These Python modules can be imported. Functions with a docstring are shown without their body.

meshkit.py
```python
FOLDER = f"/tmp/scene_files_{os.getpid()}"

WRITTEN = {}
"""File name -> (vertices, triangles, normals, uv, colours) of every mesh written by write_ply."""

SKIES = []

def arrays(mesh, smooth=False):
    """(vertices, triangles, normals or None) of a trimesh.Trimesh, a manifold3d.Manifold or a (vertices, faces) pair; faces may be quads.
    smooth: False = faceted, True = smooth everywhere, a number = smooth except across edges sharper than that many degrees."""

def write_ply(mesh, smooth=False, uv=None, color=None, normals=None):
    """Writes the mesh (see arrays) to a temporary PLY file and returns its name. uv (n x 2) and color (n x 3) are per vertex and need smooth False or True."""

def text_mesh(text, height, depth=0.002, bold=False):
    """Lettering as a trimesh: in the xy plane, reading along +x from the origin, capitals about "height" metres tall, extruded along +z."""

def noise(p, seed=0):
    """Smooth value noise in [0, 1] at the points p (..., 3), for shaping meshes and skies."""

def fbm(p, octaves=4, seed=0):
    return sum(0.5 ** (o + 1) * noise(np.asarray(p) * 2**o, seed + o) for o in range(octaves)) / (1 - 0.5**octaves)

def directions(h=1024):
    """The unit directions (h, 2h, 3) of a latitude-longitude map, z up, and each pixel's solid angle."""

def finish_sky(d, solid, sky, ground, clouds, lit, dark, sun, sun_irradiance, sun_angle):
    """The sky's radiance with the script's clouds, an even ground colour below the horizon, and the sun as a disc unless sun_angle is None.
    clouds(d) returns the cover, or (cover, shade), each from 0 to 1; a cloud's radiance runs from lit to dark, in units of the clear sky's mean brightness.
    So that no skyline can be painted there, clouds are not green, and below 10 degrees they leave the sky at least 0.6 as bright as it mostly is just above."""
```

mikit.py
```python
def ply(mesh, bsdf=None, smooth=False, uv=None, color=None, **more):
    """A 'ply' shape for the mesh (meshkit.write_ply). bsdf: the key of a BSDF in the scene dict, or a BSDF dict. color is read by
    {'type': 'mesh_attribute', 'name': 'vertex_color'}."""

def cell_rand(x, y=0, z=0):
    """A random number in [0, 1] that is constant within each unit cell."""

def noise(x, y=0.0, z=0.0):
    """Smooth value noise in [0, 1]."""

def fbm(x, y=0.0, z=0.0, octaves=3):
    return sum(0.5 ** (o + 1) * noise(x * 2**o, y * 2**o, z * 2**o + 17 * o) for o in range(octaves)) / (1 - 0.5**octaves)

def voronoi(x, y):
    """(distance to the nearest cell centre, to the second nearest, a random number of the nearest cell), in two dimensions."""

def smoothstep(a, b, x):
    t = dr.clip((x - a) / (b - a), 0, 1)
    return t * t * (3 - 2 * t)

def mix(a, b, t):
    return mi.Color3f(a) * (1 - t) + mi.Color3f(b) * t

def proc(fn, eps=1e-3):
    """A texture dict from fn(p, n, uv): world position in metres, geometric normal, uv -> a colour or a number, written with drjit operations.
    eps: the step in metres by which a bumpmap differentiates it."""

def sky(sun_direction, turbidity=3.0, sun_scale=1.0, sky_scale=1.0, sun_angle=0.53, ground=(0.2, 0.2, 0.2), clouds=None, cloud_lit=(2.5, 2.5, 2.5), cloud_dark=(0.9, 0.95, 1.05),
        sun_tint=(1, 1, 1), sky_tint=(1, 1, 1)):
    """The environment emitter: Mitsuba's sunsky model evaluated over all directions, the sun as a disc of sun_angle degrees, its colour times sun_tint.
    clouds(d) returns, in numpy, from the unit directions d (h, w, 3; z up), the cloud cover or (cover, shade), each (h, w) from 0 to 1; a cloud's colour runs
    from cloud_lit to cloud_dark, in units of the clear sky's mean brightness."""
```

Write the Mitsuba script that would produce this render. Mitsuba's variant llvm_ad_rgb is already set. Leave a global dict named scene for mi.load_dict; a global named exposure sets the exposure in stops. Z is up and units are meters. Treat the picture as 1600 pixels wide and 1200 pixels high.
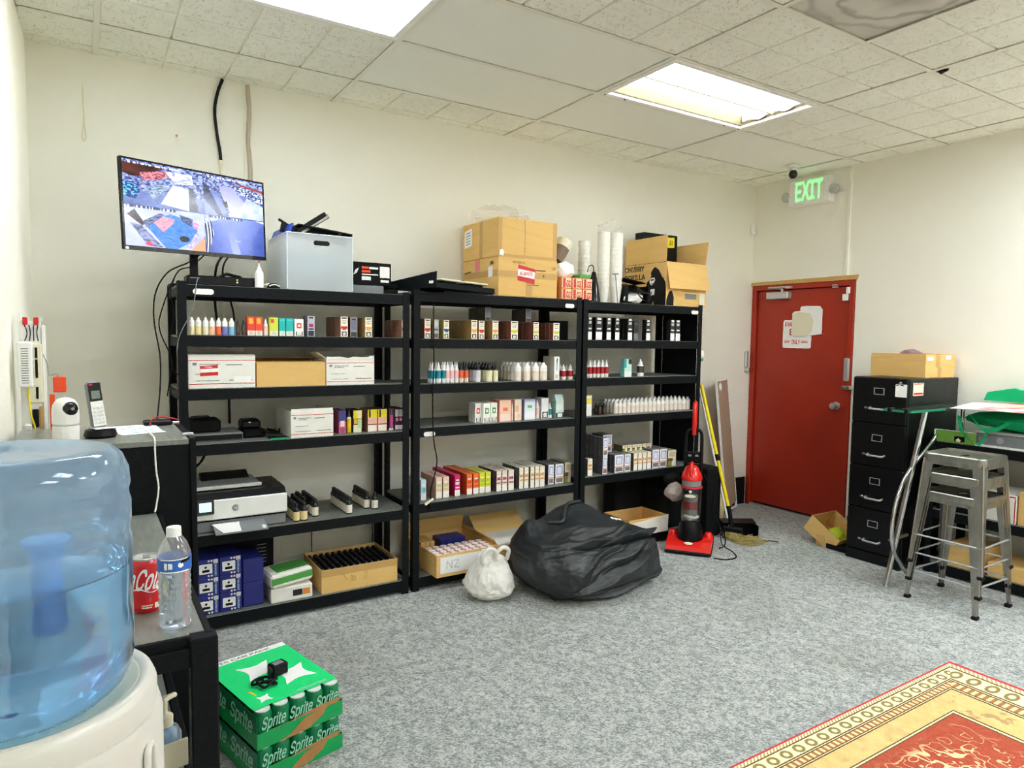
import math, random
import numpy as np, trimesh, drjit as dr, mitsuba as mi
import mikit, meshkit
from mikit import proc, noise, fbm, cell_rand, smoothstep, mix

# ------------------------------------------------------------------ camera, light, exposure
W_ROOM, H_ROOM, Y_FRONT = 5.414, 2.918, -6.6
EYE = np.array([0.2041, -4.1421, 1.5052])
YAW, PITCH, ROLL, FOCAL = 0.5637, -0.0670, 0.0141, 1061.43
fwd = np.array([math.sin(YAW)*math.cos(PITCH), math.cos(YAW)*math.cos(PITCH), math.sin(PITCH)])
rgt = np.array([math.cos(YAW), -math.sin(YAW), 0.0])
up0 = np.cross(rgt, fwd)
up_ = -math.sin(ROLL)*rgt + math.cos(ROLL)*up0
TF = mi.ScalarTransform4f
scene = {'type': 'scene'}
labels = {}
scene['camera'] = {'type': 'perspective', 'fov_axis': 'x', 'fov': math.degrees(2*math.atan(800/FOCAL)), 'near_clip': 0.02, 'far_clip': 60.0,
                   'to_world': TF().look_at(origin=EYE.tolist(), target=(EYE+fwd).tolist(), up=up_.tolist())}
exposure = 0.68
LAMP = {(1, 2): 7.2, (3, 2): 7.6}          # radiance of the fluorescent lenses; the ones out of view are set brighter, to make up for these
LAMP_REST = 13.0
LAMP_RGB = (0.945, 1.01, 1.07)
rng = random.Random(7)

# ------------------------------------------------------------------ helpers
def lin(c):
    if isinstance(c, str):
        c = c.lstrip('#'); c = [int(c[i:i+2], 16)/255 for i in (0, 2, 4)]
    return [x/12.92 if x < 0.04045 else ((x+0.055)/1.055)**2.4 for x in c]
def rgb(c): return {'type': 'rgb', 'value': lin(c)}
def M(name, color=None, rough=0.5, metal=0.0, two=True, tex=None, spec=0.5, bump=None, bscale=1.0, coat=0.0):
    b = {'type': 'principled', 'base_color': tex if tex is not None else rgb(color), 'roughness': rough, 'metallic': metal}
    if metal == 0: b['specular'] = spec
    if coat: b['clearcoat'] = coat; b['clearcoat_gloss'] = 0.9
    if bump is not None: b = {'type': 'bumpmap', 'arbitrary': bump, 'bsdf': b, 'scale': bscale}
    scene['mat_' + name] = {'type': 'twosided', 'bsdf': b} if two else b
    return name

COUNT = {}
def key(kind, parent=None):
    full = (parent + '__' if parent else '') + kind
    n = COUNT.get(full, 0); COUNT[full] = n + 1
    return full if n == 0 else f'{full}_{n:03d}'
def tag(k, label=None, cat=None, group=None, kind=None):
    d = labels.setdefault(k, {})
    for a, b in (('label', label), ('category', cat), ('group', group), ('kind', kind)):
        if b: d[a] = b
    return k
def thing(kind, label, cat, group=None):
    return tag(key(kind), label, cat, group)
def shape(mesh, mat, smooth=False, **kw):
    """ply dict from a mesh, or from a list of (mesh, colour) pairs when mat is a vertex-colour material"""
    if isinstance(mat, str): mat = 'mat_' + mat
    if isinstance(mesh, list):
        if isinstance(mesh[0], tuple):
            v, f, c, o = [], [], [], 0
            for m, col in mesh:
                if isinstance(smooth, (int, float)) and not isinstance(smooth, bool):
                    m = trimesh.graph.smooth_shade(m, angle=math.radians(smooth), facet_minarea=None)
                v.append(m.vertices); f.append(m.faces + o); o += len(m.vertices)
                c.append(np.tile(lin(col), (len(m.vertices), 1)) if isinstance(col, (str, tuple, list)) else col)
            return mikit.ply(trimesh.Trimesh(np.vstack(v), np.vstack(f), process=False), mat, smooth=bool(smooth), color=np.vstack(c), **kw)
        mesh = join(mesh)
    return mikit.ply(mesh, mat, smooth=smooth, **kw)
def put(kind, mesh, mat, parent=None, smooth=False, label=None, cat=None, group=None, knd=None, at=None, **kw):
    k = key(kind, parent)
    d = dict(mesh) if isinstance(mesh, dict) else shape(mesh, mat, smooth, **kw)
    if at is not None: d['to_world'] = TF(at)
    scene[k] = d
    if label or cat or knd: tag(k, label, cat, group, knd)
    return k
def struct(name, mesh, mat, **kw): return put(name, mesh, mat, knd='structure', **kw)

_ref = None
def box(x0, x1, y0, y1, z0, z1, c=0.0):
    global _ref
    x0, x1 = min(x0, x1), max(x0, x1); y0, y1 = min(y0, y1), max(y0, y1); z0, z1 = min(z0, z1), max(z0, z1)
    ce = np.array([(x0+x1)/2, (y0+y1)/2, (z0+z1)/2]); h = np.array([x1-x0, y1-y0, z1-z0])/2
    if c <= 0:
        m = trimesh.creation.box(extents=2*h); m.apply_translation(ce); return m
    c = min(c, 0.45*h.min()*2)
    S = [(a, b, d) for a in (-1, 1) for b in (-1, 1) for d in (-1, 1)]
    def pts(h, c):
        P = []
        for s in S:
            for ax in range(3):
                p = np.array(s)*(h - c); p[ax] = s[ax]*h[ax]; P.append(p)
        return np.array(P)
    if _ref is None:
        hull = trimesh.convex.convex_hull(pts(np.array([1, 1.1, 1.2]), 0.2))
        from scipy.spatial import cKDTree
        _, idx = cKDTree(pts(np.array([1, 1.1, 1.2]), 0.2)).query(hull.vertices)
        _ref = idx[hull.faces]
    return trimesh.Trimesh(pts(h, c) + ce, _ref, process=False)
def cbox(c, s, ch=0.0): return box(c[0]-s[0]/2, c[0]+s[0]/2, c[1]-s[1]/2, c[1]+s[1]/2, c[2]-s[2]/2, c[2]+s[2]/2, ch)
def join(ms): return trimesh.util.concatenate(ms)
def spline(P, n=8):
    P = np.array(P, float)
    if len(P) < 3: return P
    Q = np.vstack([2*P[0]-P[1], P, 2*P[-1]-P[-2]]); out = []
    for i in range(1, len(Q)-2):
        a, b, c, d = Q[i-1:i+3]
        for t in np.linspace(0, 1, n, endpoint=False):
            out.append(0.5*((2*b)+(-a+c)*t+(2*a-5*b+4*c-d)*t*t+(-a+3*b-3*c+d)*t**3))
    out.append(P[-1]); return np.array(out)
def tube(P, r, n=8, smooth_path=True, closed=False):
    P = spline(P) if smooth_path else np.array(P, float)
    r = np.broadcast_to(r, (len(P),))
    t = np.gradient(P, axis=0); t /= np.maximum(np.linalg.norm(t, axis=1, keepdims=True), 1e-9)
    a = np.cross(t[0], [0, 0, 1] if abs(t[0][2]) < 0.9 else [1, 0, 0]); a /= np.linalg.norm(a)
    V = []; ang = np.arange(n)*2*math.pi/n
    for i in range(len(P)):
        a = a - t[i]*(a @ t[i]); a /= np.linalg.norm(a); b = np.cross(t[i], a)
        V.append(P[i] + r[i]*(np.cos(ang)[:, None]*a + np.sin(ang)[:, None]*b))
    V = np.vstack(V); F = []
    for i in range(len(P)-1):
        for j in range(n):
            k = (j+1) % n; p, q = i*n, (i+1)*n
            F += [[p+j, p+k, q+k], [p+j, q+k, q+j]]
    V = np.vstack([V, P[0], P[-1]]); e = len(V)
    for j in range(n):
        k = (j+1) % n; F += [[e-2, k, j], [e-1, (len(P)-1)*n+j, (len(P)-1)*n+k]]
    return trimesh.Trimesh(V, F, process=False)
def rod(a, b, r, n=10): return tube([a, b], r, n, False)
def lathe(prof, n=24, sx=1.0, sy=1.0):
    """closed solid of revolution about z from (r, z) pairs listed bottom to top"""
    prof = [(max(r, 1e-5), z) for r, z in prof]; ang = np.arange(n)*2*math.pi/n; V = []; F = []
    for r, z in prof: V.append(np.stack([r*sx*np.cos(ang), r*sy*np.sin(ang), np.full(n, z)], 1))
    V = np.vstack(V)
    for i in range(len(prof)-1):
        for j in range(n):
            k = (j+1) % n; p, q = i*n, (i+1)*n
            F += [[p+j, p+k, q+k], [p+j, q+k, q+j]]
    return trimesh.Trimesh(V, F, process=False)
def lathe_c(prof, n=16):
    """list of (mesh, colour) for shape(): prof = [(r, z, colour)], the colour holds from that ring up to the next"""
    out = []
    i = 0
    while i < len(prof)-1:
        j = i+1
        while j < len(prof)-1 and prof[j][2] == prof[i][2]: j += 1
        out.append((lathe([(p[0], p[1]) for p in prof[i:j+1]], n), prof[i][2])); i = j
    return out
def mv(m, x=0, y=0, z=0, rz=0, rx=0, ry=0, s=1.0):
    m = m.copy(); R = trimesh.transformations
    A = R.rotation_matrix(rz, [0, 0, 1]) @ R.rotation_matrix(ry, [0, 1, 0]) @ R.rotation_matrix(rx, [1, 0, 0])
    A[:3, :3] *= s; A[:3, 3] = (x, y, z); m.apply_transform(A); return m
def mat4(x=0, y=0, z=0, rz=0.0):
    c, s = math.cos(rz), math.sin(rz)
    return np.array([[c, -s, 0, x], [s, c, 0, y], [0, 0, 1, z], [0, 0, 0, 1.0]])
def frame(o, xd, yd):
    A = np.eye(4); xd = np.array(xd, float); yd = np.array(yd, float); xd /= np.linalg.norm(xd); yd /= np.linalg.norm(yd)
    A[:3, 0], A[:3, 1], A[:3, 2], A[:3, 3] = xd, yd, np.cross(xd, yd), o; return A
def text(t, h, o, xd=(1, 0, 0), yd=(0, 0, 1), depth=0.0006, bold=True, width=None, shear=0.0):
    m = meshkit.text_mesh(t, h, depth, bold)
    if width:
        m.apply_scale([width/(m.bounds[1][0]-m.bounds[0][0]), 1, 1])
    if shear:
        A = np.eye(4); A[0, 1] = shear; m.apply_transform(A)
    m.apply_transform(frame(o, xd, yd)); return m
def plate(pts, o, xd, yd, depth=0.0006):
    """flat polygon given in the (xd, yd) plane, extruded along their cross product"""
    from shapely.geometry import Polygon
    m = trimesh.creation.extrude_polygon(Polygon(pts), depth); m.apply_transform(frame(o, xd, yd)); return m
def rrect(w, h, r=0.01, n=4):
    P = []
    for cx, cy, a0 in ((w-r, h-r, 0), (r, h-r, 90), (r, r, 180), (w-r, r, 270)):
        for i in range(n+1):
            a = math.radians(a0 + 90*i/n); P.append((cx + r*math.cos(a), cy + r*math.sin(a)))
    return P
def disc(r, n=20, sx=1, sy=1, cx=0, cy=0): return [(cx+r*sx*math.cos(2*math.pi*i/n), cy+r*sy*math.sin(2*math.pi*i/n)) for i in range(n)]
def prism(pts, axis, a, b):
    """polygon in the plane across 'axis' swept from a to b; 'x': pts (y, z), 'y': pts (x, z), 'z': pts (x, y)"""
    from shapely.geometry import Polygon
    m = trimesh.creation.extrude_polygon(Polygon(pts), b-a)
    v = m.vertices.copy(); v[:, 2] += a
    if axis == 'x': v = v[:, [2, 0, 1]]
    elif axis == 'y': v = np.stack([v[:, 0], v[:, 2], v[:, 1]], 1); m.faces = m.faces[:, ::-1]
    m.vertices = v; return m
NX, NY, PZ = (-1, 0, 0), (0, -1, 0), (0, 0, 1)
FRONT = ((1, 0, 0), (0, 0, 1))        # lettering that faces -y
LEFTW = ((0, -1, 0), (0, 0, 1))       # lettering that faces -x
ORD = lambda i: f"{i}{'th' if 10 < i % 100 < 14 else {1: 'st', 2: 'nd', 3: 'rd'}.get(i % 10, 'th')}"

# ------------------------------------------------------------------ materials
VC = {'type': 'mesh_attribute', 'name': 'vertex_color'}
M('vc', rough=0.45, tex=VC); M('vc_gloss', rough=0.18, tex=VC); M('vc_matte', rough=0.85, tex=VC, spec=0.25)
M('wall', tex=proc(lambda p, n, uv: mix(lin('#e9e7da'), lin('#f0eee2'), fbm(p.x*2.1, p.y*2.1, p.z*2.1, 3))), rough=0.75, spec=0.3,
  bump=proc(lambda p, n, uv: fbm(p.x*160, p.y*160, p.z*160, 2), eps=2e-3), bscale=0.0012)
def _tile(p, n, uv):
    a = smoothstep(0.70, 0.78, noise(p.x*230, p.y*230, p.z*60)) * smoothstep(0.35, 0.6, noise(p.x*60, p.y*60))
    return mix(mix(lin('#eeefe4'), lin('#e4e5d9'), noise(p.x*3, p.y*3)), lin('#b4ae9a'), a*0.8)
M('tile', tex=proc(_tile), rough=0.9, spec=0.1)
M('tile_plain', '#e9ebe1', 0.85, spec=0.15)
M('tbar', '#e4e2d4', 0.5)
def _stain(p, n, uv):
    d = dr.sqrt(dr.square(p.x-3.05) + dr.square((p.y+2.62)*1.1)) + (fbm(p.x*4, p.y*4, 0, 4)-0.5)*0.35
    ring = smoothstep(0.03, 0.0, dr.abs(d-0.20)) * 0.5 + smoothstep(0.05, 0.0, dr.abs(d-0.32))*0.35
    return mix(mix(lin('#cfcdc3'), lin('#b9b6ac'), fbm(p.x*7, p.y*7, 1, 3)), lin('#7b746b'), dr.clip(ring + smoothstep(0.14, 0.0, d)*0.45, 0, 1))
M('tile_stained', tex=proc(_stain), rough=0.9, spec=0.1)
def _carpet(p, n, uv):
    a = noise(p.x*150+p.y*60, p.y*170, 0); b = noise(p.x*330, p.y*300, 3); c = fbm(p.x*1.7, p.y*1.7, 5, 3); d = noise(p.x*48, p.y*40, 9)
    t = smoothstep(0.15, 0.85, a*0.45 + b*0.3 + d*0.25)
    col = mix(lin('#72787a'), lin('#bdbfbb'), t)
    corner_tone = smoothstep(0.9, 0.0, dr.abs(p.y + 0.15)) * 0.25 * smoothstep(3.6, 4.6, p.x)  # browner towards the back wall at the right end
    return mix(col, lin('#6e6a5c'), dr.clip(smoothstep(0.5, 0.8, c)*0.22 + corner_tone, 0, 1))
M('carpet', tex=proc(_carpet), rough=1.0, spec=0.05, bump=proc(lambda p, n, uv: noise(p.x*210, p.y*210, 0), eps=2e-3), bscale=0.004)
def _powder(p, n, uv): return mix(lin('#0a0e11'), lin('#171b1e'), smoothstep(0.4, 0.9, noise(p.x*420, p.y*420, p.z*420)))
M('rack_steel', tex=proc(_powder), rough=0.5, spec=0.14)
def _board(p, n, uv): return mix(lin('#565a55'), lin('#6d706a'), fbm(p.x*30, p.y*90, p.z*30, 3))
M('rack_board', tex=proc(_board), rough=0.55)
def _card(p, n, uv): return mix(lin('#dbb06a'), lin('#e6c07e'), fbm(p.x*9+p.z*60, p.y*9, p.z*5, 3))
M('cardboard', tex=proc(_card), rough=0.8, spec=0.2)
def _red(p, n, uv): return mix(lin('#93220f'), lin('#a62a12'), fbm(p.y*3, p.z*3, 2, 3) + 0.25*noise(p.y*260, p.z*260))
M('door_red', tex=proc(_red), rough=0.42)
M('black', '#080a0c', 0.4, spec=0.22); M('cabinet_black', '#07090b', 0.32, spec=0.3); M('black_gloss', '#0c0d0f', 0.12); M('black_matte', '#0b0d0f', 0.75, spec=0.2)
M('black_desk', tex=proc(lambda p, n, uv: mix(lin('#0b0d0f'), lin('#14171a'), noise(p.x*200, p.y*200, p.z*200))), rough=0.45, spec=0.12)
M('desk_top', tex=proc(lambda p, n, uv: mix(lin('#70746f'), lin('#81857f'), fbm(p.x*120, p.y*14, p.z, 3))), rough=0.28)
M('white', '#eeeeea', 0.35); M('dispenser_white', '#cdcac3', 0.3); M('white_matte', '#eceae2', 0.8); M('cream', '#e6e0c6', 0.45); M('lamp_pan', '#8f8464', 0.5)
M('paper', '#f4f4f2', 0.75, spec=0.2); M('grey', '#7c8184', 0.4); M('red_gloss', '#dd2018', 0.16, coat=0.6); M('red', '#c81c1e', 0.4)
M('chrome', '#d8dadc', 0.12, metal=1.0); M('steel', '#c4c6c6', 0.3, metal=0.55)
def _gun(p, n, uv): return mix(lin('#86847d'), lin('#b6b3aa'), fbm(p.x*40, p.y*40, p.z*12, 3))
M('gunmetal', tex=proc(_gun), rough=0.32, metal=0.9)
M('orange', '#ee4a1c', 0.4); M('yellow', '#f2d914', 0.35); M('tan', '#c39b5c', 0.6); M('brown_panel', '#9c8672', 0.7); M('wood', '#c99a5a', 0.6)
M('green_cloth', '#12a869', 0.8, spec=0.2); M('straw', '#b5a468', 0.9, spec=0.1)
M('carton_white', tex=proc(lambda p, n, uv: mix(lin('#efede6'), lin('#e4e1d8'), fbm(p.x*20, p.y*20, p.z*20, 2))), rough=0.6)
M('nylon', tex=proc(lambda p, n, uv: mix(lin('#171b1e'), lin('#23282b'), fbm(p.x*14, p.y*14, p.z*14, 3))), rough=0.46, spec=0.6)
scene['mat_pet'] = {'type': 'blendbsdf', 'weight': 0.14, 'a': {'type': 'thindielectric', 'int_ior': 1.5}, 'b': {'type': 'principledthin', 'base_color': rgb('#ffffff'), 'roughness': 0.25, 'diff_trans': 0.7, 'spec_trans': 0.0, 'eta': 1.5}}  # the diffuse white share stands in for highlights on the clear plastic
scene['mat_glass_green'] = {'type': 'thindielectric', 'int_ior': 1.52, 'specular_transmittance': {'type': 'rgb', 'value': [0.72, 0.9, 0.8]}}
scene['mat_bin_plastic'] = {'type': 'blendbsdf', 'weight': 0.5, 'a': {'type': 'thindielectric', 'int_ior': 1.45},
                        'b': {'type': 'principledthin', 'base_color': rgb('#f2f7fa'), 'roughness': 0.35, 'diff_trans': 1.1, 'spec_trans': 0.0, 'eta': 1.45}}
scene['mat_film'] = {'type': 'blendbsdf', 'weight': 0.10, 'a': {'type': 'thindielectric', 'int_ior': 1.4},
                 'b': {'type': 'principledthin', 'base_color': rgb('#ffffff'), 'roughness': 0.3, 'diff_trans': 0.8, 'spec_trans': 0.0, 'eta': 1.4}}
scene['mat_bag_white'] = {'type': 'principledthin', 'base_color': rgb('#f6f4ee'), 'roughness': 0.4, 'diff_trans': 0.5, 'spec_trans': 0.0, 'eta': 1.4}
# condensation sits on the inside of the empty upper part of the jug
scene['mat_bottle_blue'] = {'type': 'blendbsdf', 'weight': proc(lambda p, n, uv: 0.05 + 0.27*smoothstep(1.17, 1.23, p.z) * (0.9 + 0.2*noise(p.x*60, p.y*60, p.z*60))),
    'a': {'type': 'thindielectric', 'int_ior': 1.5, 'specular_transmittance': {'type': 'rgb', 'value': [0.50, 0.74, 0.93]}},
    'b': {'type': 'principledthin', 'base_color': rgb('#cfe2f4'), 'roughness': 0.3, 'diff_trans': 1.0, 'spec_trans': 0.0, 'eta': 1.5}}
scene['mat_water'] = {'type': 'dielectric', 'int_ior': 1.33, 'specular_transmittance': {'type': 'rgb', 'value': [0.86, 0.93, 1.0]}}
# ------------------------------------------------------------------ the room
TX0, TD0, TW, TD = 0.2928, 0.4037, 1.2192, 0.6096
GX = [0.0] + [TX0 + TW*i for i in range(5)] + [W_ROOM]
GY = [0.0] + [-(TD0 + TD*j) for j in range(11)]
GY = [y for y in GY if y > Y_FRONT] + [Y_FRONT]
struct('floor', box(-0.1, W_ROOM+0.1, Y_FRONT-0.1, 0.1, -0.08, 0.0), 'carpet')
struct('wall_back', box(-0.1, W_ROOM+0.1, 0.0, 0.12, 0.0, H_ROOM+0.02), 'wall')
struct('wall_left', prism([(0, 0), (Y_FRONT*0.022, Y_FRONT), (Y_FRONT*0.022-0.12, Y_FRONT), (-0.12, 0)], 'z', 0.0, H_ROOM+0.02), 'wall')      # the left wall runs out a little towards the viewer
DY0, DY1, DZ = -0.008, -0.998, 2.012       # door frame opening on the right wall
wr = struct('wall_right', join([box(W_ROOM, W_ROOM+0.16, DY0, 0.12, 0, H_ROOM+0.02), box(W_ROOM, W_ROOM+0.16, Y_FRONT, DY1, 0, H_ROOM+0.02),
                                box(W_ROOM, W_ROOM+0.16, DY1, DY0, DZ+0.02, H_ROOM+0.02)]), 'wall')
struct('wall_front', box(-0.1, W_ROOM+0.1, Y_FRONT-0.12, Y_FRONT, 0.0, H_ROOM+0.02), 'wall')
# ceiling: the slab above the grid, then lay-in tiles and tee bars as parts of it
cl = struct('ceiling', box(-0.1, W_ROOM+0.1, Y_FRONT-0.1, 0.1, H_ROOM+0.11, H_ROOM+0.2), 'white_matte')
LIGHTS = {(1, 2): 'flat', (3, 2): 'curved', (2, 7): 'flat', (4, 7): 'flat', (2, 9): 'flat', (4, 5): 'flat'}
PLAIN = {(2, 1), (3, 1), (4, 1), (2, 2), (5, 1)}
for i in range(len(GX)-1):
    for j in range(len(GY)-1):
        x0, x1, y1, y0 = GX[i]+0.010, GX[i+1]-0.010, GY[j]-0.010, GY[j+1]+0.010
        if i == 0: x0 = -0.150
        if j == 0: y1 = -0.002
        if i == len(GX)-2: x1 = W_ROOM-0.002
        if j == len(GY)-2: y0 = Y_FRONT+0.002
        if (i, j) in LIGHTS: continue
        z0, z1 = H_ROOM-0.001, H_ROOM+0.015
        if (i, j) == (3, 4):      # two square tiles, the first one water stained and a little dropped
            put('tile', box(x0, 3.335, y0, y1, z0+0.006, z1), 'tile_stained', cl, label='grey water-stained square ceiling tile')
            x0 = 3.355
        if (i, j) in PLAIN:
            put('tile', box(x0, x1, y0, y1, z0, z1, 0.002), 'tile_plain', cl); continue
        # scored face: one bevelled pad for each foot
        pads = []
        xs = [x0] + [v for v in np.arange(GX[i+1]-0.3048*int((GX[i+1]-x0)/0.3048+0.1), x1-0.03, 0.3048) if v > x0+0.03] + [x1]
        if j == 0: ys = [y1, y0+0.3048, y0]
        elif j == len(GY)-2: ys = [y1, y0]
        else: ys = [y1, (y0+y1)/2, y0]
        for a in range(len(xs)-1):
            for b in range(len(ys)-1):
                pads.append(box(xs[a]+(0.005 if a else 0), xs[a+1]-(0.005 if a < len(xs)-2 else 0), ys[b+1]+(0.005 if b < len(ys)-2 else 0), ys[b]-(0.005 if b else 0), z0, z0+0.012, 0.002))
        put('tile', join(pads + [box(x0, x1, y0, y1, z0+0.010, z1)]), 'tile', cl)
for i in range(1, len(GX)-1):
    put('grid_bar', join([box(GX[i]-0.012, GX[i]+0.012, Y_FRONT+0.001, -0.001, H_ROOM-0.007, H_ROOM-0.0045), box(GX[i]-0.002, GX[i]+0.002, Y_FRONT+0.001, -0.001, H_ROOM-0.0045, H_ROOM+0.03)]), 'tbar', cl)
for j in range(1, len(GY)-1):
    for i in range(len(GX)-1):
        put('grid_bar', join([box(GX[i]+0.0125 if i else 0.001, GX[i+1]-0.0125 if i < len(GX)-2 else W_ROOM-0.001, GY[j]-0.012, GY[j]+0.012, H_ROOM-0.007, H_ROOM-0.0045),
                              box(GX[i]+0.0125 if i else 0.001, GX[i+1]-0.0125 if i < len(GX)-2 else W_ROOM-0.001, GY[j]-0.002, GY[j]+0.002, H_ROOM-0.0045, H_ROOM+0.03)]), 'tbar', cl)
put('grid_bar', box(3.334, 3.356, GY[5]+0.0125, GY[4]-0.0125, H_ROOM-0.007, H_ROOM-0.0045), 'tbar', cl)
put('broken_corner', prism([(3.965, -2.258), (4.01, -2.250), (3.985, -2.30)], 'z', H_ROOM-0.0125, H_ROOM-0.0025), 'black_matte', cl, label='dark broken corner of a ceiling tile')
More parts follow.
